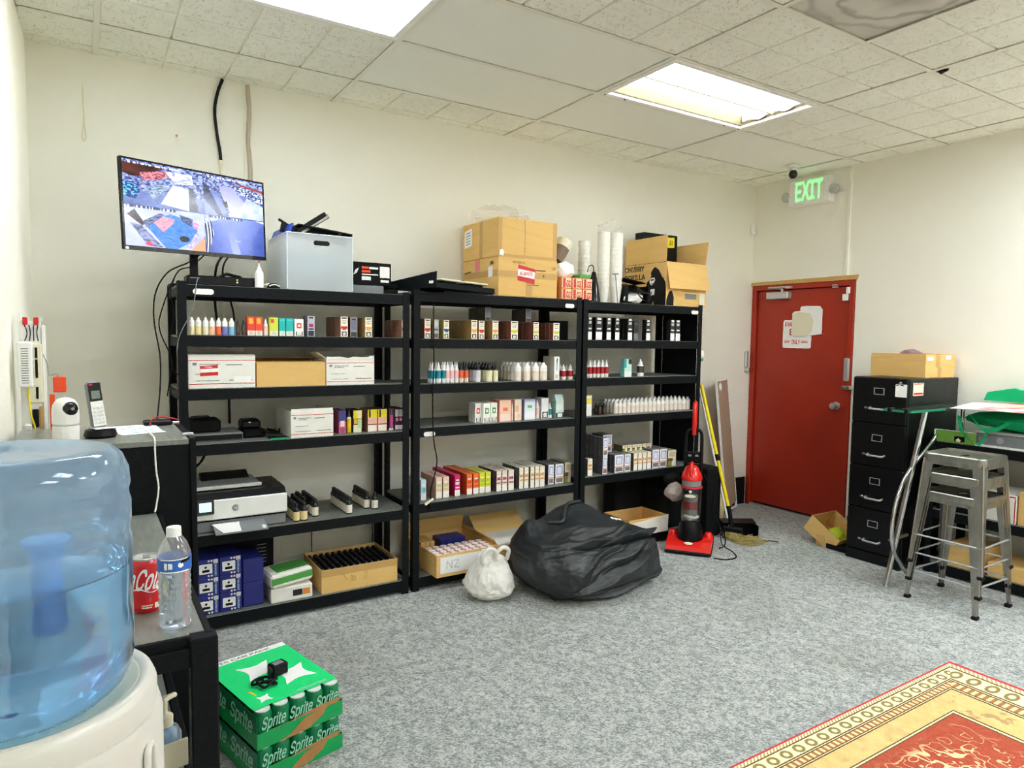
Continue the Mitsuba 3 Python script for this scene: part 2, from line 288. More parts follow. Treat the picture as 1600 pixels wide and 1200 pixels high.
# fluorescent fixtures
def emit(ij): return {'type': 'area', 'radiance': {'type': 'rgb', 'value': [LAMP.get(ij, LAMP_REST)*c for c in LAMP_RGB]}}
FL = {(1, 2): 'bright white flat-lens ceiling light fixture at the top edge of the photo', (3, 2): 'recessed fluorescent ceiling light with two curved lenses and white frame',
      (2, 7): 'ceiling light fixture behind the viewpoint, left', (4, 7): 'ceiling light fixture behind the viewpoint, right', (2, 9): 'ceiling light fixture far behind the viewpoint near the front wall', (4, 5): 'ceiling light fixture right of the viewpoint above the rug'}
for (i, j), kind in LIGHTS.items():
    x0, x1, y1, y0 = GX[i]+0.014, GX[i+1]-0.014, GY[j]-0.014, GY[j+1]+0.014
    t = thing('ceiling_light', FL[(i, j)], 'light fixture')
    zf = H_ROOM-0.012; fr = 0.03
    fm = [box(x0, x1, y0, y0+fr, zf, zf+0.02, .002), box(x0, x1, y1-fr, y1, zf, zf+0.02, .002), box(x0, x0+fr, y0+fr, y1-fr, zf, zf+0.02, .002), box(x1-fr, x1, y0+fr, y1-fr, zf, zf+0.02, .002)]
    put('frame', join(fm), 'white', t)
    X0, X1, Y0, Y1 = x0+fr, x1-fr, y0+fr, y1-fr; zt = zf+0.085
    if kind == 'flat':
        put('lens', trimesh.Trimesh([[X0, Y0, zf+.012], [X1, Y0, zf+.012], [X1, Y1, zf+.012], [X0, Y1, zf+.012]], [[0, 2, 1], [0, 3, 2]], process=False), 'white', t)
        scene[t+'__lens']['emitter'] = emit((i, j))
        put('housing', box(X0-0.01, X1+0.01, Y0-0.01, Y1+0.01, zf+0.02, zt), 'white_matte', t)
    else:
        put('housing', join([box(X0-.01, X1+.01, Y0-.01, Y1+.01, zt, zt+.008), box(X0-.01, X0, Y0, Y1, zf+.015, zt), box(X1, X1+.01, Y0, Y1, zf+.015, zt),
                             box(X0, X1, Y0-.01, Y0, zf+.015, zt), box(X0, X1, Y1, Y1+.01, zf+.015, zt)]), 'lamp_pan', t)
        yc = (Y0+Y1)/2
        for s in (1, -1):
            c = yc + s*0.100; n = 14; V = []
            for k in range(n+1):
                a = math.pi*k/n; V += [[X0+.02, c-0.080*math.cos(a), zt-.006-0.062*math.sin(a)], [X1-.02, c-0.080*math.cos(a), zt-.006-0.062*math.sin(a)]]
            F = []
            for k in range(n): F += [[2*k, 2*k+2, 2*k+1], [2*k+1, 2*k+2, 2*k+3]]
            m = trimesh.Trimesh(V, F, process=False)
            if m.face_normals[n][2] > 0: m.invert()
            k = put('lens', m, 'white', t, smooth=True); scene[k]['emitter'] = emit((i, j))
        put('reflector', join([prism([(yc-.014, zt), (yc+.014, zt), (yc+.004, zf+.02), (yc-.004, zf+.02)], 'x', X0, X1),
                               prism([(Y1, zf+.018), (Y1, zt), (Y1-.04, zt), (Y1-.012, zf+.018)], 'x', X0, X1),
                               prism([(Y0, zf+.018), (Y0+.012, zf+.018), (Y0+.04, zt), (Y0, zt)], 'x', X0, X1)]), 'lamp_pan', t)
        for sx in (X0, X1-.025): put('end_bracket', box(sx, sx+.025, Y0+.03, Y1-.03, zf+.03, zt, .004), 'white', t)
        for sx in (x0+.02, x0+.17, x1-.17, x1-.03): put('screw', mv(lathe([(0, -.002), (.005, -.002), (.005, .002), (0, .002)], 10), sx, y1-.015, zf-.001), 'black', t)
# door, its frame and hardware, on the right wall
FRY0, FRY1 = -0.012, -0.994
struct('trim_1', prism([(DY0+0.004, DZ+0.0), (DY1-0.012, DZ+0.0), (DY1-0.022, DZ+0.036), (DY0+0.006, DZ+0.030)], 'x', W_ROOM-0.014, W_ROOM+0.02), 'tan', label='tan wood header strip above the red door')
struct('door_frame', join([box(W_ROOM-0.008, W_ROOM+0.1, FRY0, FRY0-0.045, 0, DZ, .003), box(W_ROOM-0.008, W_ROOM+0.1, FRY1, FRY1+0.045, 0, DZ, .003),
                           box(W_ROOM-0.008, W_ROOM+0.1, FRY0-0.045, FRY1+0.045, DZ-0.045, DZ, .003)]), 'door_red')
d1 = struct('door_1', box(W_ROOM+0.02, W_ROOM+0.062, FRY0-0.049, FRY1+0.049, 0.035, DZ-0.049, .003), 'door_red')
struct('trim_2', box(W_ROOM-0.004, W_ROOM+0.12, FRY0, FRY1, 0.0, 0.016, .002), 'steel', label='worn metal threshold under the red door')
dx = W_ROOM+0.02
put('closer_body', box(dx-0.062, dx, -0.185, -0.405, 1.885, 1.945, .006), 'steel', d1, label='silver door closer box')
put('closer_arm', join([rod((dx-.03, -.33, 1.945), (dx-.03, -.33, 1.972), .012), tube([(dx-.03, -.33, 1.97), (dx-.075, -.22, 1.985)], .008, 8, False), tube([(dx-.075, -.22, 1.985), (dx-.05, -.40, 1.985)], .007, 8, False), box(dx-.06, dx-.028, -.38, -.43, 1.972, 1.99)]), 'steel', d1)
kn = put('knob', mv(lathe([(0, 0), (.033, 0), (.033, .006), (.014, .01), (.012, .03), (.024, .036), (.029, .05), (.024, .064), (.0, .068)], 20), dx, -.865, .99, ry=-math.pi/2), 'steel', d1, smooth=40)
put('upper_latch', join([box(dx-.03, dx-.006, -.80, -.845, 1.955, 1.965), box(dx-.03, dx-.006, -.80, -.845, 1.972, 1.982)]), 'steel', d1)
put('alarm_contact', join([box(dx-.04, dx-.006, -.895, -.94, 1.845, 1.90, .004), box(dx-.04, dx-.006, -.925, -.955, 1.90, 1.955, .004)]), 'white', d1, label='white alarm contact at the upper corner of the door')
put('scratch', plate([(0, 0), (.115, .004), (.115, .007), (0, .005)], (dx-.0005, -.62, 1.575), *LEFTW, depth=.0004), 'tan', d1)
# holder for sliding bars either side of the frame
t = thing('bar_holder', 'white metal bar bracket on the wall left of the red door', 'bracket')
put('plate', box(5.34, 5.375, -.025, -.002, 1.27, 1.42, .006), 'steel', t)
put('hook', box(5.345, 5.395, -.05, -.002, 1.235, 1.262, .005), 'chrome', t)
t = thing('bar_holder', 'grey metal bar bracket on the right jamb of the red door', 'bracket')
put('plate', box(W_ROOM-.04, W_ROOM-.010, -.945, -.985, 1.20, 1.385, .006), 'steel', t)
put('hook', box(W_ROOM-.07, W_ROOM-.010, -.955, -1.015, 1.135, 1.165, .005), 'chrome', t)
# door sign, partly covered by taped paper
t = thing('door_sign', 'white sign with red lettering on the red door, partly covered by paper', 'sign')
sx = dx-0.0035
put('plate', plate(rrect(.275, .245, .018), (sx+.003, -.335, 1.455), *LEFTW, depth=.003), 'paper', t)
put('lettering', join([text('EMERGENCY', .034, (sx-.0002, -.352, 1.646), *LEFTW, width=.24), text('EXIT', .05, (sx-.0002, -.395, 1.57), *LEFTW, width=.15), text('ONLY', .036, (sx-.0002, -.42, 1.49), *LEFTW, width=.085),
                       box(sx-.0008, sx-.0002, -.352, -.405, 1.502, 1.508), box(sx-.0008, sx-.0002, -.352, -.405, 1.513, 1.519), box(sx-.0008, sx-.0002, -.518, -.58, 1.502, 1.508), box(sx-.0008, sx-.0002, -.518, -.58, 1.513, 1.519)]), 'red', t)
put('taped_paper', join([plate([(0, .02), (0, .19), (.02, .205), (.075, .21), (.08, .245), (.13, .25), (.26, .245), (.285, .215), (.285, .01), (.20, 0), (.10, .015), (.05, .012)], (sx-.004, -.425, 1.567), *LEFTW, depth=.002)]), 'paper', None,
    label='white paper sheet taped over the sign on the red door', cat='paper')
put('yellowed_paper', plate([(.0, .0), (.0, .185), (.06, .2), (.17, .19), (.2, .12), (.19, .03), (.12, -.01)], (sx-.0065, -.43, 1.565), *LEFTW, depth=.002), 'cream', None, label='yellowed torn paper taped over the white sheet on the door', cat='paper')
# surface conduit above the door
put('conduit', box(W_ROOM-.016, W_ROOM-.0005, -.905, -.930, DZ+.034, H_ROOM-.008, .003), 'wall', label='slim painted wiring channel running from the door up to the ceiling', cat='conduit')
# black baseboards
struct('baseboard_back', box(4.25, W_ROOM-0.012, -.012, -.0005, .0, .25, .002), 'black_matte')
struct('baseboard_right', box(W_ROOM-.011, W_ROOM-.0005, DY1-.02, Y_FRONT+.01, .0, .11, .002), 'black_matte')
# exit sign, its two lamp heads
t = thing('exit_sign', 'white emergency exit sign with green EXIT letters and two lamp heads', 'sign')
ex = W_ROOM-.075
put('housing', join([box(ex, W_ROOM-.001, -.40, -.78, 2.655, 2.87, .006)]), 'white', t)
G = put('letters', text('EXIT', .150, (ex-.0012, -.458, 2.695), *LEFTW, width=.250), 'white', t)
scene[G]['emitter'] = {'type': 'area', 'radiance': {'type': 'rgb', 'value': [0.0, 0.72, 0.09]}}
for s, yy in ((0, -.37), (1, -.815)):
    h = put('lamp_head', mv(lathe([(0, -.03), (.02, -.028), (.038, -.005), (.04, .02), (.036, .026), (.0, .022)], 18), ex+.02, yy, 2.745, ry=-math.pi/2), 'steel', t, smooth=40)
    put('arm', rod((ex+.03, -.40 if s == 0 else -.78, 2.74), (ex+.03, yy, 2.745), .012), 'cream', t)
t = thing('dome_camera', 'small black ball camera hanging just above the exit sign', 'camera')
put('ball', mv(lathe([(0, -.034), (.02, -.03), (.032, -.012), (.033, .01), (.02, .03), (0, .034)], 18), 5.03, -.66, 2.842), 'black_gloss', t, smooth=True)
put('stem', rod((5.03, -.66, 2.875), (5.03, -.66, 2.90), .012), 'white', t)
put('base', mv(lathe([(0, -.016), (.04, -.016), (.052, -.004), (.052, .006), (0, .006)], 24), 5.03, -.66, 2.905), 'white', t, smooth=40)
put('motion_sensor', box(5.355, 5.395, -.034, -.001, 2.47, 2.56, .008), 'white', label='small white motion sensor on the back wall near the corner', cat='sensor')
# wall marks
put('cable_channel', box(1.005, 1.035, -.022, -.0005, 2.30, 2.905, .004), 'wall', label='painted cable channel on the wall above the monitor', cat='conduit')
put('wall_string', tube([(.235, -.004, 2.75), (.238, -.006, 2.62), (.236, -.004, 2.56), (.228, -.004, 2.50), (.236, -.004, 2.475), (.245, -.004, 2.50), (.238, -.005, 2.56)], .003, 6), 'cream', label='short looped string hanging high on the wall in the left corner', cat='string', smooth=True)
put('nail', rod((.66, -.012, 2.57), (.66, -.0005, 2.57), .005), 'tan', label='small nail in the wall above the monitor', cat='nail')
# rug
def _rug(p, n, uv):
    ey, exx = -2.616 - p.y, 3.642 - p.x
    ex2 = exx*0.5
    d = dr.minimum(ey, ex2); along = dr.select(ey < ex2, p.x, p.y)
    c = mi.Color3f(lin('#e6d9ae'))
    g = dr.abs(dr.sqrt(dr.square((d-.062)*1.15) + dr.square((along/.074 - dr.floor(along/.074) - .5)*.074)) - .019)
    band = (d > .030) & (d < .093)
    c = dr.select(band, mix(lin('#8c7d4a'), lin('#e8ddb4'), smoothstep(.004, .009, g)), c)
    rope = (d > .012) & (d < .03)
    c = dr.select(rope, mix(lin('#b3a06a'), lin('#efe4bd'), smoothstep(.35, .6, dr.abs((along+d)*55 - dr.floor((along+d)*55) - .5)*2)), c)
    for a in (.032, .09, .099, .128, .137, .228, .24):
        c = dr.select(dr.abs(d-a) < .0028, mi.Color3f(lin('#6e5334')), c)
    b2 = (d > .101) & (d < .126)
    t2 = dr.abs(along*34 - dr.floor(along*34) - .5)
    c = dr.select(b2, mix(lin('#a7704a'), lin('#dccb9a'), smoothstep(.18, .3, t2)), c)
    yb = (d > .140) & (d < .226)
    orn = smoothstep(.60, .68, fbm(p.x*26, p.y*26, 2, 3)) * dr.select(ey < ex2, 0.25, 0.8)
    c = dr.select(yb, mix(mix(lin('#dcc084'), lin('#d2b376'), noise(p.x*40, p.y*40)), lin('#9a7a5c'), orn*0.8), c)
    f = d > .242
    s = dr.abs(fbm(p.x*16+3, p.y*16, 4, 2) - .5); s2 = dr.abs(fbm(p.x*30, p.y*30+9, 8, 2) - .5)
    fl = dr.clip(smoothstep(.05, .025, s)*smoothstep(.30, .5, noise(p.x*6, p.y*6, 3)) + smoothstep(.045, .02, s2)*0.7*smoothstep(.45, .6, noise(p.x*5+7, p.y*5)), 0, 1) * smoothstep(.25, .33, d)
    c = dr.select(f, mix(mix(lin('#a44a38'), lin('#b25843'), noise(p.x*120, p.y*120)), lin('#e8cf9c'), fl), c)
    c = dr.select(d < .012, mi.Color3f(lin('#c0444c')), c)
    return c * (0.9 + 0.2*noise(p.x*420, p.y*420))
M('rug', tex=proc(_rug), rough=0.95, spec=0.1)
put('rug', box(1.24, 3.642, -2.616, -4.3, 0.0005, 0.010, .004), 'rug', label='red and cream patterned oriental rug on the carpet', cat='rug')

# ------------------------------------------------------------------ steel storage racks
ZS = {'L': [1.745, 1.50, 1.237, .961, .504, .082], 'M': [1.768, 1.497, 1.232, .975, .523, .082], 'R': [1.762, 1.503, 1.243, .975, .559, .082]}
RX = {'L': (.592, 1.791), 'M': (1.819, 3.038), 'R': (3.054, 4.196)}
YF, YB = -.523, -.068
NAME = {'L': 'left', 'M': 'middle', 'R': 'right'}
SHN = {1: 'top', 2: 'second', 3: 'third', 4: 'fourth', 5: 'fifth', 6: 'bottom'}
RACK = {}
for r in 'LMR':
    x0, x1 = RX[r]
    t = thing('storage_rack', f'black steel boltless storage rack, {NAME[r]} one of the three along the back wall', 'shelf rack'); RACK[r] = t
    zt = ZS[r][0] + .014
    for px, sx in ((x0, 1), (x1, -1)):
        for py, sy in ((YF, 1), (YB, -1)):
            w = .040
            put('post', join([box(px, px+sx*w, py, py+sy*.003, 0, zt), box(px, px+sx*.003, py+sy*.003, py+sy*w, 0, zt)]), 'rack_steel', t)
    for k, z in enumerate(ZS[r]):
        h = .057 if k < 5 else .06
        put('shelf_board', box(x0+.006, x1-.006, YF+.006, YB-.006, z-.014, z, .002), 'rack_board', t)
        for py in (YF+.0035, YB-.0095):
            put('beam', prism([(py, z-h), (py+.006, z-h), (py+.006, z-.002), (py, z-.002)], 'x', x0+.0035, x1-.0035), 'rack_steel', t)
        for px in (x0+.0035, x1-.0095):
            put('side_beam', box(px, px+.006, YF+.0445, YB-.0445, z-h, z-.015), 'rack_steel', t)
    if r == 'R':
        put('side_panel', box(x1-.0035, x1-.0005, YF+.045, YB-.045, .05, zt-.05), 'black_matte', t, label='solid black side panel')
for r, x, z in (('L', .70, 1.713), ('M', 2.94, 1.727), ('M', 1.925, .937), ('R', 4.12, 1.722)):
    put('name_plate', plate(rrect(.075 if r != 'L' else .095, .028, .0139), (x-.04, YF+.0033, z-.016), *FRONT, depth=.0012), 'white', RACK[r], label='white oval name plate')
# ------------------------------------------------------------------ goods on the racks
def bands(w, d, h, side, top, panels, base=None):
    """a carton: body with coloured sides, printed front panels (x0, x1, z0, z1 as fractions)"""
    m = [(box(-w/2, w/2, 0, d, 0, h*.996, .0012), side), (box(-w/2+.001, w/2-.001, .001, d-.001, h*.990, h), top)]
    for i, (a, b, c, e, col) in enumerate(panels):
        m.append((box(-w/2+.0012+a*(w-.0024), -w/2+.0012+b*(w-.0024), -.0003-.00015*i, .001, c*h*.985+.001, e*h*.985+.001), col))
    return m
def cream(col, body='#efe6d2', side='#8c5e4c', low='#2d2a29'):
    return side, '#d9d2c4', [(0, 1, 0, 1, body), (.16, .84, .04, .26, low), (.3, .7, .06, .22, '#d8d4cc'), (.05, .95, .40, .52, col), (.25, .75, .34, .40, col), (.15, .85, .90, .96, '#4a423c'), (.2, .8, .66, .72, '#b9b0a2'), (.2, .8, .78, .82, '#b9b0a2')]
RING = lambda c, top='#f4f2ee': ('#e8e6e0', '#f0eeea', [(0, 1, 0, 1, '#f4f3ee'), (0, 1, .78, 1, top), (.22, .78, .46, .76, c), (.36, .64, .54, .68, '#f2efe9'), (.15, .9, .03, .26, '#2c2b2a'), (.25, .8, .06, .26, '#d9d7d0')])
LOWW = lambda a, b, side, top, wh='#f3efe6': (side, top, [(0, 1, 0, 1, a), (0, 1, 0, .30, wh), (.12, .88, .55, .68, b), (.2, .8, .74, .80, '#fbf3ea'), (.1, .9, .38, .44, b)])
CARTON = {
 'redyel': ('#d8412f', '#ef6a4d', [(0, 1, 0, .28, '#efe2d2'), (.2, .8, .05, .24, '#c9c6c0'), (0, 1, .26, 1, '#e8442f'), (.2, .75, .62, .92, '#f6b62c')]),
 'lime': ('#cbd64c', '#dfe86a', [(0, 1, 0, .27, '#ece4d0'), (.2, .8, .05, .22, '#cdcac2'), (0, 1, .27, 1, '#d3dd4a'), (.1, .5, .7, .92, '#d9552e')]),
 'teal': ('#12a8a6', '#35c4c0', [(0, 1, 0, .27, '#ddE6de'), (.2, .8, .04, .24, '#d6d4ce'), (0, 1, .27, 1, '#14b5b2'), (.1, .9, .85, .95, '#3ad0ca')]),
 'ring': RING('#d8474a'), 'ringg': RING('#3f8f4f'),
 'silver': ('#6d6a78', '#8d8a96', [(0, 1, 0, 1, '#b9b6c2'), (.1, .9, .02, .27, '#2a2a2e'), (.2, .8, .45, .62, '#a8356d'), (.15, .85, .32, .40, '#2e3c6a'), (.2, .8, .88, .96, '#2f2f38')]),
 'cream_red': cream('#bf2b2c'), 'cream_or': cream('#e9a24c', side='#a8824a'), 'cream_bl': cream('#1f4e96', side='#a0904a'), 'cream_gr': cream('#c6c94a', side='#7a4438'),
 'grey': ('#4c3436', '#6a6466', [(0, 1, 0, 1, '#8d8889'), (.1, .9, .02, .24, '#2f3132'), (.12, .88, .36, .9, '#6d6f86'), (.2, .8, .86, .94, '#3c3436')]),
 'greybl': ('#8a7d54', '#9a9684', [(0, 1, 0, 1, '#a9aaa2'), (.1, .9, .04, .26, '#55565a'), (.1, .9, .42, .52, '#4a5a86'), (.2, .8, .66, .90, '#c9c7bd')]),
 'purple': ('#7c2d4c', '#3e2e6a', [(0, 1, 0, 1, '#d9578d'), (0, 1, .5, 1, '#40408e'), (.2, .8, .3, .55, '#f0d9e4'), (.15, .85, .02, .24, '#a24a6e')]),
 'lemon': ('#1b1b1a', '#2a2926', [(0, 1, 0, 1, '#23221f'), (.05, 1, .62, 1, '#f0dc2c'), (.5, 1, .66, .98, '#f7f2c4'), (.05, .95, 0, .34, '#e7e4c2'), (.1, .5, .38, .6, '#e7a83a'), (.52, .98, .2, .6, '#bcd6a4')]),
 'pinkyel': ('#b4795e', '#4a3a1c', [(0, 1, 0, 1, '#f0b7a4'), (0, 1, .62, 1, '#f3e02a'), (.1, .3, .64, .98, '#3a3414'), (.0, .9, 0, .28, '#f6efe4'), (.05, .95, .3, .34, '#2d2220')]),
 'blpink': ('#1d1417', '#2d2226', [(0, 1, 0, 1, '#33202b'), (.25, .75, .12, .7, '#dd4c96'), (.38, .62, .7, .92, '#8a3f66'), (0, .8, 0, .1, '#f4e6ee')]),
 'pinkwh': ('#2a1420', '#2d2228', [(0, 1, 0, 1, '#5a1f44'), (.02, .48, .62, .95, '#f6f1f3'), (.52, .98, .62, .95, '#f6f1f3'), (.1, .4, .4, .56, '#f0a6cc'), (.55, .85, .4, .56, '#f0a6cc'), (.02, .98, .02, .22, '#f1eaf0')]),
 'wblack': ('#b9b3a8', '#d6d2ca', [(0, 1, 0, 1, '#f0efec'), (.4, .62, .72, .93, '#2a2b2e'), (.36, .66, .40, .74, '#a9c3c4'), (.2, .8, .06, .24, '#c2c0bb')]),
 'peach': ('#d68f70', '#e9b9a0', [(0, 1, 0, 1, '#f2c3ac'), (.1, .9, .02, .36, '#f7ddd0'), (.3, .7, .5, .66, '#e0794c')]),
 'peach2': ('#e2bfa4', '#efd6c4', [(0, 1, 0, 1, '#f4e2d2'), (.1, .6, .4, .7, '#eeb894'), (.3, .9, .1, .3, '#f0c9ae')]),
 'bluewh': ('#8d8eb4', '#b9bed8', [(0, 1, 0, 1, '#dfe9f2'), (0, 1, .9, 1, '#aeb4da'), (.3, .7, .58, .72, '#6fae72'), (.1, .9, .05, .4, '#f2f5f6')]),
 'whoval': ('#cfd0d8', '#e6e6ea', [(0, 1, 0, 1, '#eef0f4'), (.12, .92, .02, .32, '#26282c'), (.28, .78, .05, .28, '#e6e6e4')]),
 'ltblue': ('#b9c6cc', '#e2eef2', [(0, 1, 0, 1, '#c5e2ee'), (0, 1, 0, .32, '#f2f1ee'), (.1, .9, .4, .62, '#7ab6d2'), (.2, .8, .66, .8, '#eef6f8')]),
 'pastel': LOWW('#e9c9b4', '#b9c98a', '#b98f7c', '#e6b9ae'), 'magenta': LOWW('#d61f72', '#f0d2e4', '#9c1145', '#d8236c'),
 'orange': LOWW('#ee7430', '#d8482c', '#c4421c', '#dc6f3c'), 'limew': LOWW('#d8d83a', '#a9c23c', '#9aa82c', '#d9dc58'),
 'mixw': LOWW('#e9d9c8', '#a94e6c', '#54394e', '#cfc4b6'), 'mixw2': LOWW('#efe4cc', '#d99a5c', '#5a5a5c', '#c9c4b2'),
 'laven': ('#4c4a52', '#6f6c6c', [(0, 1, 0, 1, '#efeef2'), (.12, .88, .45, .92, '#a9aed2'), (.25, .75, .5, .84, '#dfe1ee'), (.1, .9, .06, .28, '#7d6f70'), (0, 1, .3, .36, '#d8a894')]),
 'olive': ('#6a6444', '#8f8a78', [(0, 1, 0, 1, '#efe8d4'), (0, .5, 0, .32, '#8d943a'), (.0, .6, .32, .5, '#6a4a34'), (.2, .9, .6, .9, '#d6c49c')]),
 'bw': ('#121315', '#17181a', [(0, 1, 0, 1, '#1a1b1d'), (.02, .98, 0, .36, '#eff0f2'), (.15, .85, .47, .54, '#e4e4e4'), (.2, .8, .72, .84, '#b9bab9'), (.2, .8, .9, .99, '#e9e9e9')]),
 'bwd': ('#101114', '#141518', [(0, 1, 0, 1, '#1c1f24'), (.05, .95, 0, .36, '#6d7076'), (.2, .8, .8, .88, '#3f4654')]),
 'tealw': ('#6fb3ac', '#b7ded9', [(0, 1, 0, 1, '#b9dcd8'), (0, .3, .5, 1, '#2f9f96'), (.55, 1, .72, 1, '#1d2a2c'), (0, 1, 0, .3, '#e3ece8')]),
 'yeltop': ('#cfc9b4', '#e9dc2c', [(0, 1, 0, .58, '#f1f0ea'), (0, 1, .58, 1, '#ecd92a'), (.1, .9, .62, .82, '#f3ea6a'), (0, 1, .86, 1, '#f2ede0')]),
}
BOT = {  # shoulder shape, then (body low, body label, cap) colours
 'teal_b': ('slim', '#e9eeee', '#1f8496', '#f4f4f2'), 'pinkl': ('slim', '#efe9e8', '#f0c4c6', '#f4f3f1'), 'bk_or': ('slim', '#e9dccb', '#e0673c', '#1b1c1e'),
 'bk_wh': ('slim', '#e6e8ee', '#d8dae2', '#17181a'), 'bk_cr': ('slim', '#efeacb', '#e8e2b8', '#17181a'), 'fat': ('fat', '#f3ede4', '#efe2d4', '#fbfaf5'),
 'pink': ('slim', '#f3e2dc', '#f0cfc4', '#f7f1ec'), 'dk': ('slim', '#3a2d28', '#4a3b33', '#1c1c1d'), 'clear_r': ('slim', '#e8e4e0', '#a52029', '#e9e9e7'),
 'yelb': ('slim', '#e0bf1c', '#f0c91f', '#4a4440'), 'bwb': ('slim', '#eff0ee', '#3a3b3d', '#e6e6e4'),
}
WCL = ['#efe3b4', '#f0dfa0', '#f0e6c4', '#f3c2a4', '#ec6a3a', '#6f79c4', '#7fb9e4', '#5f9fdc']
def bottle_mesh(des, w, h, lab=None):
    r = w/2*.97
    if des == 'wc': kind, low, la, cap = 'fat', lab, lab, '#f5f4ee'
    else: kind, low, la, cap = BOT[des]
    n = 14
    if kind == 'fat':
        P = [(0, 0, low), (r*.93, 0, low), (r, .03*h, low), (r, .12*h, la), (r, .48*h, la), (r, .50*h, '#c9b79e' if des == 'fat' else cap), (r*.99, .515*h, cap), (r*.99, .72*h, cap), (r*.97, .76*h, cap), (r*.72, .84*h, cap), (r*.50, .87*h, cap), (r*.44, .95*h, cap), (r*.24, 1.0*h, cap), (0, h, cap)]
    else:
        sh = '#1a1a1c' if cap in ('#17181a', '#1b1c1e', '#1c1c1d') else '#eceae6'
        P = [(0, 0, low), (r*.93, 0, low), (r, .03*h, low), (r, .22*h, low), (r*1.004, .221*h, la), (r*1.004, .60*h, la), (r, .601*h, sh), (r*.98, .64*h, sh), (r*.60, .70*h, cap), (r*.62, .70*h, cap), (r*.60, .84*h, cap), (r*.34, .86*h, cap), (r*.17, 1.0*h, cap), (0, h, cap)]
    return lathe_c(P, n)
